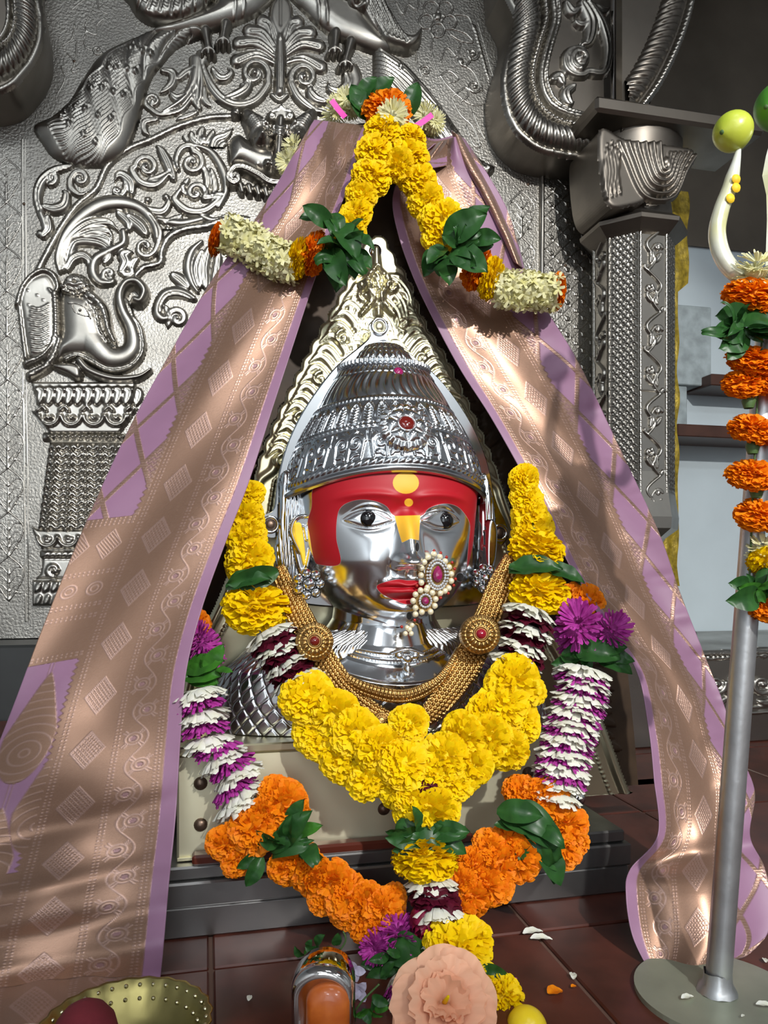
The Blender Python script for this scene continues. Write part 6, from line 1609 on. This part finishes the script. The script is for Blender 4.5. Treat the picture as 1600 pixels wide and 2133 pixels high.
string(ga, [(452, 497, 1.15), (600, 545, 1.10), (700, 500, 1.10), (780, 370, 1.125), (812, 250, 1.18), (870, 377, 1.15), (925, 470, 1.145), (1000, 565, 1.14), (1160, 606, 1.185)])

# ---- yellow garland around the idol's neck with its long tail
gb = thing('flower_garland', 'thick yellow marigold garland around the idol neck with long tail', 'garland', tuple(W(880, 1660, 1.0)))
up_ = dir_px(0.1, -1, 0.35)
for px, py, r in ((520, 1030, 34), (510, 1075, 44), (515, 1120, 46), (518, 1165, 56)): flower(gb, 'y', px, py, r, 1.085)
flower(gb, 'y', 531, 1266, 73, 1.055, up_, 1.0)
for px, py, r in ((1092, 1000, 36), (1096, 1036, 38), (1104, 1072, 44), (1112, 1104, 48)): flower(gb, 'y', px, py, r, 1.135)
flower(gb, 'y', 1120, 1148, 60, 1.11, up_, 1.0); flower(gb, 'y', 1121, 1236, 66, 1.08, up_, 1.0)
for px, py, dx, dy, L in ((470, 1225, 1, -0.2, 105), (580, 1190, -1, 0.25, 110), (500, 1205, 1, 0.1, 70)): leaf_at(gb, px, py, dx, dy, L, 1.06, 0.25, roll=0.5)
for px, py, dx, dy, L in ((1060, 1190, 1, -0.05, 110), (1130, 1185, 1, 0.35, 90), (1060, 1180, 1, 0.15, 80), (1150, 1190, 1, 0.5, 65)): leaf_at(gb, px, py, dx, dy, L, 1.085, 0.25, roll=0.5)
tl = dir_px(0.5, 0.85, 0.1)
for k, (px, py, kd) in enumerate(((556, 1318, 'w'), (566, 1331, 'm'), (577, 1344, 'w'), (586, 1361, 'm'), (597, 1375, 'w'), (604, 1393, 'm'), (614, 1408, 'w'), (622, 1420, 'w'))): flower(gb, kd, px, py, 57 if kd == 'w' else 54, 1.03, tl, 0.8 if kd == 'w' else 1.0)
tr = dir_px(-0.35, 0.93, 0.1)
for k, (px, py, kd) in enumerate(((1106, 1268, 'w'), (1104, 1287, 'm'), (1100, 1305, 'w'), (1096, 1321, 'm'), (1090, 1340, 'w'), (1088, 1358, 'm'), (1076, 1368, 'w'))): flower(gb, kd, px, py, 56 if kd == 'w' else 53, 1.05, tr, 0.8 if kd == 'w' else 1.0)
for px, py, r, d in ((642, 1456, 61, 1.00), (655, 1520, 52, 1.00), (695, 1488, 58, 0.99), (672, 1548, 45, 0.99), (740, 1528, 58, 0.975), (714, 1580, 54, 0.98), (790, 1562, 56, 0.965), (768, 1618, 52, 0.965), (842, 1592, 60, 0.955), (826, 1638, 50, 0.955), (852, 1508, 44, 0.975),
                     (1070, 1424, 63, 1.02), (1110, 1440, 30, 1.03), (1050, 1470, 58, 1.005), (1085, 1505, 45, 1.01), (1010, 1492, 50, 1.0), (1010, 1540, 60, 0.985), (1052, 1560, 50, 0.99), (965, 1535, 55, 0.98), (975, 1592, 56, 0.97), (925, 1578, 58, 0.965), (905, 1612, 44, 0.955), (945, 1630, 45, 0.96), (858, 1655, 46, 0.95), (890, 1688, 62, 0.945), (925, 1680, 40, 0.95), (850, 1690, 34, 0.95)): flower(gb, 'y', px, py, r, d)
flower(gb, 'd', 895, 1645, 34, 0.945, dir_px(0, 0.2, 1))
for px, py, dx, dy, L, me in ((890, 1735, -1, 0.05, 90, None), (895, 1735, 1, -0.1, 85, None), (880, 1740, -0.9, 0.4, 70, None), (905, 1740, 0.8, 0.4, 75, None), (850, 1735, 1, 0.2, 80, RL[0]), (900, 1735, 1, -0.15, 75, RL[1]), (820, 1725, 1, 0.1, 60, RL[0])): leaf_at(gb, px, py, dx, dy, L, 0.93, 0.2, me, 1.2, 0.3)
dn = dir_px(0.05, 1, 0.25)
flower(gb, 'y', 887, 1790, 73, 0.93, -dn, 1.0)
for px, py, kd, r, d in ((900, 1832, 'w', 56, 0.925), (902, 1850, 'm', 56, 0.92), (906, 1866, 'm', 54, 0.915), (912, 1890, 'w', 54, 0.905)): flower(gb, kd, px, py, r, d, dn, 0.9)
flower(gb, 'r', 882, 1922, 40, 0.90, dir_px(-0.4, 0.5, 0.9)); flower(gb, 'd', 932, 1908, 44, 0.90, dir_px(0.2, 0.3, 1)); flower(gb, 'w', 918, 1940, 50, 0.905, dn, 0.9)
flower(gb, 'y', 956, 1972, 74, 0.88, dir_px(0.1, -0.8, 0.6)); 
for px, py, dx, dy, L, me in ((960, 2010, 1, 0.05, 60, RL[0]), (1000, 2015, 1, 0.2, 60, None), (1010, 2020, 0.8, 0.7, 60, None)): leaf_at(gb, px, py, dx, dy, L, 0.862, 0.2, me, 1.2)
flower(gb, 'y', 1050, 2080, 52, 0.845, dir_px(0.5, -0.7, 0.4)); flower(gb, 'y', 1000, 2050, 55, 0.86, dir_px(0.5, -0.7, 0.4))
cluster(gb, 888, 1738, 75, 18, 9, 0.925, None, 30, 55)
string(gb, [(512, 1060, 1.09), (531, 1266, 1.07), (600, 1390, 1.04), (700, 1520, 1.0), (860, 1640, 0.97), (1000, 1550, 1.0), (1090, 1350, 1.06), (1120, 1180, 1.10), (1095, 1010, 1.14)])

# ---- long garland of white, magenta and orange flowers
gc = thing('flower_garland', 'long garland of white, magenta and orange flowers hanging to the floor', 'garland', tuple(W(830, 1900, 0.95)))
flower(gc, 'P', 425, 1345, 40, 1.04, dir_px(-0.2, -0.6, 0.7)); flower(gc, 'o', 405, 1300, 36, 1.07)
for px, py, dx, dy, L in ((385, 1395, 1, -0.25, 95), (400, 1400, 1, 0.1, 70), (380, 1405, 1, 0.0, 90), (390, 1410, 1, 0.15, 75)): leaf_at(gc, px, py, dx, dy, L, 1.025, 0.3, FR.choice(LB), 1.4, 0.3)
tL = dir_px(0.25, 0.95, 0.1)
for px, py, kd in ((412, 1438, 'w'), (415, 1460, 'p'), (422, 1484, 'w'), (424, 1510, 'p'), (432, 1537, 'w'), (452, 1552, 'p'), (462, 1572, 'w'), (478, 1588, 'p'), (492, 1606, 'w'), (484, 1636, 'p'), (506, 1645, 'w'), (492, 1668, 'w')): flower(gc, kd, px, py, 54 if kd == 'w' else 51, 1.0 - (py - 1438) * 0.0001, tL if py < 1560 else dir_px(0.5, 0.85, 0.1), 0.9)
for px, py, r, d in ((592, 1678, 56, 0.965), (575, 1655, 42, 0.97), (528, 1728, 55, 0.955), (548, 1700, 42, 0.96), (470, 1755, 42, 0.96), (495, 1790, 38, 0.955)): flower(gc, 'o', px, py, r, d)
for px, py, dx, dy, L, me in ((560, 1770, 1, -0.7, 90, None), (560, 1775, 1, -0.4, 95, RL[0]), (590, 1760, 0.8, -1, 100, None), (600, 1740, 1, -0.35, 80, LB[0]), (545, 1780, -0.5, 1, 70, None), (540, 1775, -0.9, 0.6, 55, None), (600, 1720, 0.6, -1, 70, None)): leaf_at(gc, px, py, dx, dy, L, 0.945, 0.2, me, 1.1, 0.3)
for px, py, r, d in ((598, 1805, 42, 0.955), (628, 1795, 44, 0.95), (650, 1825, 50, 0.95), (690, 1838, 52, 0.945), (672, 1870, 36, 0.945), (725, 1868, 52, 0.94), (722, 1900, 38, 0.94), (765, 1885, 50, 0.935), (762, 1925, 40, 0.93), (800, 1890, 46, 0.93), (790, 1930, 36, 0.925), (820, 1868, 30, 0.935)): flower(gc, 'o', px, py, r, d)
flower(gc, 'P', 828, 1935, 42, 0.915); flower(gc, 'P', 790, 1968, 38, 0.91)
for px, py, dx, dy, L, me in ((800, 1985, 1, -0.05, 85, RL[0]), (805, 2005, 1, 0.0, 80, RL[1]), (820, 1965, 1, 0.1, 75, RL[0]), (810, 2010, -0.8, 0.5, 60, None), (800, 2000, -1, 0.1, 50, None)): leaf_at(gc, px, py, dx, dy, L, 0.895, 0.2, me, 1.3)
for px, py, kd, r in ((838, 2030, 'w', 44), (832, 2050, 'p', 40), (838, 2070, 'w', 46), (822, 2100, 'w', 44)): flower(gc, kd, px, py, r, 0.862 - (py - 2030) * 0.0003, dir_px(0.4, 0.6, 0.6), 1.1)
flower(gc, 'o', 1222, 1258, 42, 1.12); flower(gc, 'o', 1200, 1240, 32, 1.13)
flower(gc, 'P', 1205, 1315, 56, 1.075, dir_px(-0.2, -0.5, 0.8)); flower(gc, 'P', 1258, 1325, 46, 1.08, dir_px(0.3, -0.5, 0.8))
for px, py, dx, dy, L in ((1190, 1360, 1, 0.1, 100), (1200, 1370, -1, 0.2, 60), (1230, 1360, 1, -0.2, 75), (1240, 1370, 0.9, 0.4, 80), (1200, 1350, 0.4, 0.9, 60), (1170, 1365, 1, -0.1, 70), (1260, 1370, 1, 0.1, 60)): leaf_at(gc, px, py, dx, dy, L, 1.07, 0.3, FR.choice(LM), 1.2, 0.3)
tR = dir_px(-0.22, 0.96, 0.15)
for k, (px, py) in enumerate(((1216, 1392), (1219, 1420), (1210, 1448), (1200, 1476), (1192, 1502), (1184, 1532), (1176, 1562), (1174, 1594), (1166, 1626), (1160, 1652))):
    dd_ = 1.045 - k * 0.006; flower(gc, 'w', px, py, 58 if k < 8 else 50, dd_, tR, 0.85)
    if k < 8: flower(gc, 'p', px - 3, py + 15, 56, dd_, tR, 0.85)
for px, py, r, d in ((1140, 1672, 55, 0.99), (1085, 1652, 42, 1.0), (1180, 1720, 48, 0.985), (1170, 1765, 46, 0.98), (1195, 1748, 36, 0.985), (1120, 1660, 40, 0.99)): flower(gc, 'o', px, py, r, d)
for px, py, dx, dy, L, me in ((1035, 1690, 1, 0.05, 95, None), (1060, 1695, 1, 0.25, 100, RL[0]), (1090, 1715, 0.9, 0.8, 95, RL[1]), (1120, 1750, 0.5, 1, 100, None), (1110, 1740, 0.7, 0.9, 90, None), (1040, 1695, 0.9, 0.5, 80, None), (1140, 1780, 0.2, 1, 60, None), (1080, 1705, 1, 0.6, 110, None)): leaf_at(gc, px, py, dx, dy, L, 0.965, 0.2, me, 1.2, 0.3)
for px, py, r, d in ((1082, 1782, 54, 0.965), (1058, 1748, 40, 0.97), (1035, 1802, 56, 0.96), (1020, 1765, 40, 0.96), (1010, 1840, 54, 0.95), (985, 1800, 40, 0.95), (978, 1868, 48, 0.94), (1040, 1845, 36, 0.95), (962, 1835, 36, 0.94), (960, 1895, 34, 0.93)): flower(gc, 'o', px, py, r, d)
cluster(gc, 600, 1765, 50, 45, 9, 0.942); cluster(gc, 1105, 1728, 60, 50, 9, 0.962); cluster(gc, 1240, 1368, 65, 22, 9, 1.065); cluster(gc, 835, 1992, 45, 25, 7, 0.893, None, 28, 50); cluster(gc, 425, 1398, 45, 18, 5, 1.022, LB, 40, 70)
string(gc, [(430, 1340, 1.05), (425, 1500, 1.01), (500, 1660, 0.98), (560, 1760, 0.96), (690, 1840, 0.96), (810, 1930, 0.93)]); string(gc, [(1220, 1260, 1.13), (1215, 1400, 1.06), (1165, 1640, 1.0), (1110, 1730, 0.98), (1010, 1840, 0.96), (940, 1900, 0.93)])

# ------------------------------------------------------------------ trident with limes and its garland
TB = WF(1494, 2076, 0.0); TD = float(proj(TB)[2])
tri = thing('trident', 'tall steel trident on a round base plate, leaning slightly', 'trident', tuple(TB))
axis_px = lambda py: np.interp(py, [480, 2076], [1616, 1494])
def TW_(px, py, dd=0.0): return W(px, py, TD + dd)
pr_, nn_ = 0.105, 64
bv = []
for zz_ in (0.0, 0.006): 
    for k in range(nn_): bv.append(TB + np.array([0.0875 * math.cos(2 * math.pi * k / nn_), 0.0875 * math.sin(2 * math.pi * k / nn_), zz_]))
# plate with three bolt holes: bridged as an annular fan by boolean
plate_o = obj('base_plate', np.array(bv), [tuple(range(nn_))[::-1], tuple(range(nn_, 2 * nn_))] + [(k, (k + 1) % nn_, nn_ + (k + 1) % nn_, nn_ + k) for k in range(nn_)], M['plate'], tri, smooth=False, label='round grey-green steel plate with bolt holes')
for px, py in ((1384, 2042), (1554, 2062), (1480, 2150)):
    c = WF(px, py, 0.006); v, f = lathe_vf([(0.0001, -0.02), (0.008, -0.02), (0.008, 0.02), (0.0001, 0.02)], c - np.array(plate_o.parent.location), 20)
    cu = bpy.data.meshes.new('hole'); cu.from_pydata([tuple(x) for x in v], [], f); co = bpy.data.objects.new('hole', cu); COL.objects.link(co)
    co.parent = tri
    mod = plate_o.modifiers.new('hole', 'BOOLEAN'); mod.operation = 'DIFFERENCE'; mod.object = co
bpy.context.view_layer.update()
dg = bpy.context.evaluated_depsgraph_get(); newme = bpy.data.meshes.new_from_object(plate_o.evaluated_get(dg)); plate_o.modifiers.clear(); plate_o.data = newme
for o in [o for o in bpy.data.objects if o.name.startswith('hole')]: bpy.data.objects.remove(o)
P = np.array([TW_(axis_px(py), py) for py in np.linspace(560, 2073, 30)]); v, f = tube_vf(P, np.interp(np.linspace(0, 1, 30), [0, 0.5, 1], [0.0125, 0.0128, 0.0138]), 20); obj('pole', v, f, M['steel_pole'], tri)
v, f = lathe_vf([(0.022, 0.006), (0.020, 0.011), (0.016, 0.016), (0.0145, 0.028)], TB, 20); v = v + np.random.RandomState(2).normal(0, 0.0007, v.shape); obj('weld', v, f, M['steel_pole'], tri)
for s in (-1, 1):
    cx = 1612
    pth = [(cx + s * -(cx - a) if s > 0 else a, b) for a, b in ((1566, 560), (1530, 566), (1505, 535), (1494, 490), (1502, 440), (1520, 390), (1532, 345), (1540, 308))]
    pth = [(a, b) if s < 0 else (2 * cx - a, b) for a, b in ((1580, 562), (1540, 572), (1508, 540), (1494, 490), (1502, 440), (1520, 390), (1532, 345), (1540, 306))]
    Q = cat(pth, 6); P = np.array([TW_(a, b) for a, b in Q]); v, f = tube_vf(P, np.interp(np.linspace(0, 1, len(P)), [0, 0.4, 0.8, 1], [0.0095, 0.0095, 0.0075, 0.002]), 14); obj('prong', v, f, M['trident'], tri)
P = np.array([TW_(a, b) for a, b in ((1610, 580), (1612, 520), (1614, 460), (1616, 410), (1618, 372), (1620, 330), (1622, 285), (1624, 250))]); v, f = tube_vf(P, [0.010, 0.010, 0.010, 0.012, 0.0185, 0.015, 0.009, 0.003], 4); obj('spear_blade', v, f, M['trident'], tri, smooth=False)
for px, py, r in ((1545, 390, 10), (1545, 372, 7), (1533, 412, 9)):
    q = TW_(px - 10, py, -0.010); v, f = lathe_vf([(0.0001, 0.0015), (0.004, 0.001), (0.0055, -0.001)], q, 10, ay=(0, 0, 1), az=(0, -1, 0)); obj('turmeric_dab', v, f, M['turmeric'], tri)
def citrus(name, px, py, r, m, label, cat_='lime', d=None, nipple=True):
    d = d or TD; R_ = r * d / F; n, k = 26, 32; V = []
    for i in range(n):
        t = math.pi * i / (n - 1); rr = math.sin(t); z = math.cos(t)
        e = 1 + 0.07 * math.exp(-(t / 0.25) ** 2) + 0.05 * math.exp(-((math.pi - t) / 0.2) ** 2)
        for j in range(k):
            a = 2 * math.pi * j / k; w = 1 + 0.012 * math.sin(3 * a + t * 2); V.append((rr * w * math.cos(a), rr * w * math.sin(a), z * e * 0.98))
    th_ = thing(name, label, cat_, tuple(W(px, py, d)))
    ax, ay, az = basis(dir_px(-0.85, 0.35, 0.55)); Vw = np.array(V) @ np.stack([ax, ay, az]) * R_ + W(px, py, d)
    obj('fruit', Vw, grid_faces(n, k, True), M[m], th_)
    c = W(px, py, d) + az * R_ * 1.05; v, f = lathe_vf([(0.0001, 0.0008), (0.002, 0.0006), (0.003, -0.0012)], c, 10, ax, ay, az); obj('stem_end', v, f, M['sepal'], th_)
    return th_
citrus('lime', 1527, 274, 40, 'lime', 'yellow-green lime speared on the curved trident prong')
citrus('lime', 1622, 222, 48, 'lime_dark', 'dark green lime on the middle tip of the trident')

gt = thing('flower_garland', 'orange marigold garland wound around the trident pole', 'garland', tuple(TW_(1560, 900)))
dT = TD - 0.018
for px, py, r, sq in ((1566, 615, 60, 0.8), (1590, 640, 50, 0.8), (1570, 752, 56, 0.75), (1552, 800, 50, 0.8), (1600, 800, 50, 0.8), (1568, 895, 50, 0.85), (1566, 990, 52, 0.85), (1582, 1074, 54, 0.85), (1604, 1268, 42, 0.9), (1620, 900, 46, 0.9)):
    flower(gt, 'o', px, py, r, dT, dir_px(FR.uniform(-.2, .2), -0.9, 0.45), sq)
flower(gt, 'c', 1575, 568, 46, dT, dir_px(0, -0.9, 0.5), 0.8); flower(gt, 'y', 1594, 1168, 40, dT, dir_px(0.2, 0.8, 0.5), 1.0); flower(gt, 'c', 1588, 1150, 36, dT, dir_px(0.0, -0.9, 0.5), 0.8)
for px, py, dx, dy, L, me in ((1560, 660, -1, 0.05, 80, None), (1555, 690, -1, 0.1, 85, None), (1560, 700, -0.9, 0.4, 80, None), (1590, 665, 1, 0.1, 60, RL[0]), (1540, 670, 1, 0.1, 80, RL[1]), (1560, 690, 1, 0.05, 80, RL[0]), (1570, 680, 1, 0.3, 60, None), (1545, 710, -0.6, 0.7, 60, None),
                              (1560, 1215, -1, 0.0, 50, None), (1600, 1240, -1, -0.25, 75, LB[0]), (1570, 1215, 1, 0.0, 70, RL[0]), (1595, 1235, 0.9, 0.4, 60, LB[1]), (1580, 1240, -1, 0.15, 80, None)): leaf_at(gt, px, py, dx, dy, L, dT - 0.012, 0.25, me, 1.5, 0.3)
for px, py in ((1568, 930), (1576, 1022), (1560, 835)):
    p = TW_(px, py, -0.022); v, f = lathe_vf([(0.0004, 0.011), (0.005, 0.009), (0.0075, 0.0), (0.005, -0.008)], p, 10); obj('flower_cup', v, f, M['sepal'], gt)
cluster(gt, 1545, 682, 60, 32, 12, dT - 0.014, None, 34, 60); cluster(gt, 1578, 1228, 40, 18, 6, dT - 0.012, LM + LB, 30, 52)
string(gt, [(1598, 590, TD - 0.015), (1580, 800, TD - 0.016), (1570, 1000, TD - 0.016), (1560, 1240, TD - 0.015)])

# ------------------------------------------------------------------ offerings on the floor
# scalloped brass bowl with kumkum
bc = WF(262, 2235, 0.0); bd = float(proj(bc)[2]); RBW = 0.079
bowl = thing('brass_bowl', 'dull brass bowl with scalloped dimpled rim, cut by the frame edge', 'bowl', tuple(bc))
nb = 96; prof_b = [(0.30, 0.0), (0.55, 0.02), (0.78, 0.22), (0.92, 0.46), (1.0, 0.60), (1.0, 0.615), (0.97, 0.60), (0.88, 0.46), (0.74, 0.24), (0.52, 0.06), (0.01, 0.045)]
V = []
for r_, z_ in prof_b:
    for k in range(nb):
        a_ = 2 * math.pi * k / nb; e = 1 + (0.018 * math.sin(a_ * 24) if r_ > 0.9 else 0); V.append((r_ * e * math.cos(a_), r_ * e * math.sin(a_), z_))
fb_ = [tuple(f) for f in grid_faces(len(prof_b), nb, True)] + [tuple(range(nb))]
obj('bowl_body', np.array(V) * RBW + bc, fb_, M['brass_dull'], bowl)
dp = []
for ring_r, z_, cnt in ((0.93, 0.55, 34), (0.84, 0.42, 30)):
    for k in range(cnt):
        a_ = 2 * math.pi * k / cnt; c = bc + RBW * np.array([ring_r * math.cos(a_), ring_r * math.sin(a_), z_]); n_ = np.array([-math.cos(a_), -math.sin(a_), 0.9]); ax, ay, az = basis(n_)
        v, f = lathe_vf([(0.0022, -0.0004), (0.0018, 0.001), (0.0001, 0.0016)], c, 8, ax, ay, az); o = obj('dimple', v, f, M['brass'], bowl)
kc = W(178, 2150, bd - 0.01)
v, f = lathe_vf([(0.030, -0.045), (0.030, -0.012), (0.026, 0.004), (0.018, 0.014), (0.008, 0.020), (0.0001, 0.0215)], (kc[0], kc[1], 0.052), 28)
v[:, 2] = np.maximum(v[:, 2], 0.006)
top('kumkum_heap', v, f, M['kumkum'], 'rounded heap of dark red kumkum powder in the brass bowl', 'powder')

# rounded mirror-steel niche holding an orange coated figure
nc_ = WF(672, 2178, 0.0); nd = float(proj(nc_)[2]); w_ = 66 * nd / F; zt2 = CAMZ + (HY - 2012) / F * nd
nic = thing('steel_niche', 'small rounded mirror-steel shrine with orange coated front', 'shrine', tuple(nc_))
def arch_outline(w, hgt, n=20):
    r = w; pts = [(-w, 0)] + [(r * math.cos(a), hgt - r * 0.8 + r * 0.8 * math.sin(a)) for a in np.linspace(math.pi, 0, n)] + [(w, 0)]
    return np.array(pts)
def arch_loft(levels, c, m, name, parent):
    X = RGT; Yv = FWD; V = []
    n = None
    for w, hgt, dy in levels:
        a = arch_outline(w, hgt); n = len(a); V += [c + X * p[0] + UPV * max(p[1], 0.0005) + Yv * dy for p in a]
    fc = [tuple(f) for f in grid_faces(len(levels), n, True)] + [tuple(range(n)), tuple(range((len(levels) - 1) * n, len(levels) * n))[::-1]]
    return obj(name, V, fc, m, parent)
H2 = zt2
arch_loft([(w_ * 0.9, H2 * 0.96, 0.045), (w_, H2, 0.03), (w_ * 1.02, H2 * 1.01, 0.008), (w_ * 0.96, H2 * 0.985, -0.004), (w_ * 0.84, H2 * 0.91, -0.008), (w_ * 0.74, H2 * 0.85, -0.003)], nc_, M['chrome'], 'rim', nic)
arch_loft([(w_ * 0.72, H2 * 0.83, 0.0), (w_ * 0.66, H2 * 0.79, -0.010), (w_ * 0.5, H2 * 0.66, -0.015)], nc_ + RGT * 0.006, M['sindoor'], 'coated_figure', nic)

# peach double hibiscus
pc_ = W(925, 2090, 0.80); hib = thing('peach_hibiscus', 'large ruffled peach double hibiscus lying before the garlands', 'flower', tuple(pc_))
rg = random.Random(5); RP = 112 * 0.80 / F
fax = dir_px(0.05, -0.62, 0.78); ax, ay, az = basis(fax)
for k in range(26):
    lay = k // 9; a_ = k * 2.4 + rg.uniform(-.2, .2); el = 0.25 + lay * 0.42 + rg.uniform(-.12, .12)
    dr = (ax * math.cos(a_) + ay * math.sin(a_)) * math.cos(el) + az * math.sin(el); sd_ = np.cross(az, dr); sd_ /= np.linalg.norm(sd_); L_ = RP * (1.0 - 0.18 * lay)
    nr_, nw_ = 8, 11; V = []; ph = rg.uniform(0, 6)
    nv = np.cross(dr, sd_)
    for i in range(nr_):
        t = i / (nr_ - 1); w = L_ * (0.12 + 0.95 * math.sin(t * 1.9) ** 0.9)
        for j in range(nw_):
            q = j / (nw_ - 1) - 0.5; V.append(pc_ + dr * L_ * t * (1 - 0.25 * (2 * q) ** 2 * t) + sd_ * q * w + nv * (L_ * (-0.18 * t * t + 0.085 * t * t * math.sin(q * 19 + ph) + 0.04 * math.sin(t * 7 + ph))))
    V = np.array(V); V[:, 2] = np.maximum(V[:, 2], 0.003); obj('petal', V, grid_faces(nr_, nw_), M['peach'], hib)
v, f = tube_vf([pc_ + az * RP * s for s in (-0.05, 0.35, 0.7)], [0.003, 0.0022, 0.0014], 8, ref=(0.3, 0.5, 0.2)); obj('stamen', v, f, M['yellow'], hib)
citrus('lemon', 1098, 2140, 42, 'lemon', 'smooth yellow lemon beside the peach hibiscus', 'lemon', 0.80)

# basil sprig and small violet blossoms
bs = WF(660, 2000, 0.004); bsd = float(proj(bs)[2])
spr = thing('basil_sprig', 'small dark basil sprig lying behind the steel niche', 'sprig', tuple(bs))
P = np.array([W(a_, b_, bsd) for a_, b_ in cat([(620, 2010), (660, 1995), (700, 1985), (720, 1960), (715, 1940)], 6)]); v, f = tube_vf(P, 0.0011, 6); obj('stem', v, f, M['sepal'], spr)
for k in range(16):
    leaf_at(spr, FR.uniform(625, 715), FR.uniform(1968, 2005), FR.uniform(-1, 1), FR.uniform(-1, 0.6), FR.uniform(22, 36), bsd - 0.004, 0.2, FR.choice(LM + LB), 1.5, FR.uniform(-1, 1))
spr2 = thing('basil_sprig', 'basil sprig with green leaves beside the orange front', 'sprig', tuple(WF(740, 2110, 0.0)))
P = np.array([W(a_, b_, 0.80) for a_, b_ in cat([(730, 2120), (755, 2085), (790, 2050)], 6)]); v, f = tube_vf(P, 0.0011, 6); obj('stem', v, f, M['sepal'], spr2)
for k in range(9): leaf_at(spr2, FR.uniform(725, 780), FR.uniform(2070, 2115), FR.uniform(-1, 1), FR.uniform(-1, 0.6), FR.uniform(24, 40), 0.80, 0.2, FR.choice(LM + LB), 1.4, FR.uniform(-1, 1))
pw = leaf_mesh('petal', M['violet'], 1, 0.3, 0.3, 0.34); pwh = leaf_mesh('petal', M['white'], 2, 0.3, 0.3, 0.30); por = leaf_mesh('petal', M['orange'], 2, 0.3, 0.3, 0.5); ppu = leaf_mesh('petal', M['purple'], 2, 0.3, 0.3, 0.16)
for px, py, lab, rot in ((738, 2020, 'pale violet blossom lying beside the magenta asters', 0), (748, 2062, 'pale violet blossom caught on the basil sprig', 1)):
    d0 = float(proj(WF(px, py, 0.012))[2]); bl_ = thing('violet_blossom', lab, 'blossom', tuple(WF(px, py, 0.012)))
    for k in range(4):
        a_ = rot + k * 1.45; o = leaf_at(bl_, px, py, math.cos(a_), math.sin(a_), 26, d0, 0.3, pw, 1.5); o.name = 'petal'
# fallen petals
def fallen(px, py, me, L, ang, label, z=0.003):
    p = WF(px, py, z); d0 = float(proj(p)[2]); o = bpy.data.objects.new('fallen_petal', me); link(o); s = L * d0 / F
    o.location = p; o.rotation_euler = (0.1, 0.1, ang); o.scale = (s, s, s); return tag(o, label, 'petal', None)
for px, py, L, a_, lab in ((1090, 1945, 50, 0.2, 'larger of two white petals lying together beyond the orange garland'), (1105, 1955, 48, -0.1, 'shorter white petal touching another on the red stone'),
                           (1195, 2040, 34, 1.2, 'small white petal by a floor joint near an orange scrap'), (518, 2085, 26, 1.4, 'tiny white petal between the brass bowl and steel niche'),
                           (1596, 2005, 24, 1.1, 'white petal on the floor touching the saree hem'), (1590, 2060, 26, 1.5, 'white petal on the floor at the rim of the base plate')):
    tag(fallen(px, py, pwh, L, a_, lab), group='white petals on the floor')
for px, py, L, a_, lab in ((1420, 2080, 34, 0.2, 'white petal on the base plate between pole and saree'), (1575, 2092, 38, -0.3, 'long white petal on the base plate by a bolt hole'), (1545, 2118, 14, 0.5, 'tiny white petal scrap on the base plate')):
    tag(fallen(px, py, pwh, L, a_, lab, 0.009), group='white petals on the base plate')
fallen(1142, 2070, por, 40, 0.3, 'single orange marigold petal on the red stone floor'); fallen(1190, 2056, por, 14, 0.3, 'tiny orange petal scrap beside a white petal')
fallen(1055, 2040, ppu, 26, 0.1, 'thin magenta petal on the floor beside the marigolds')
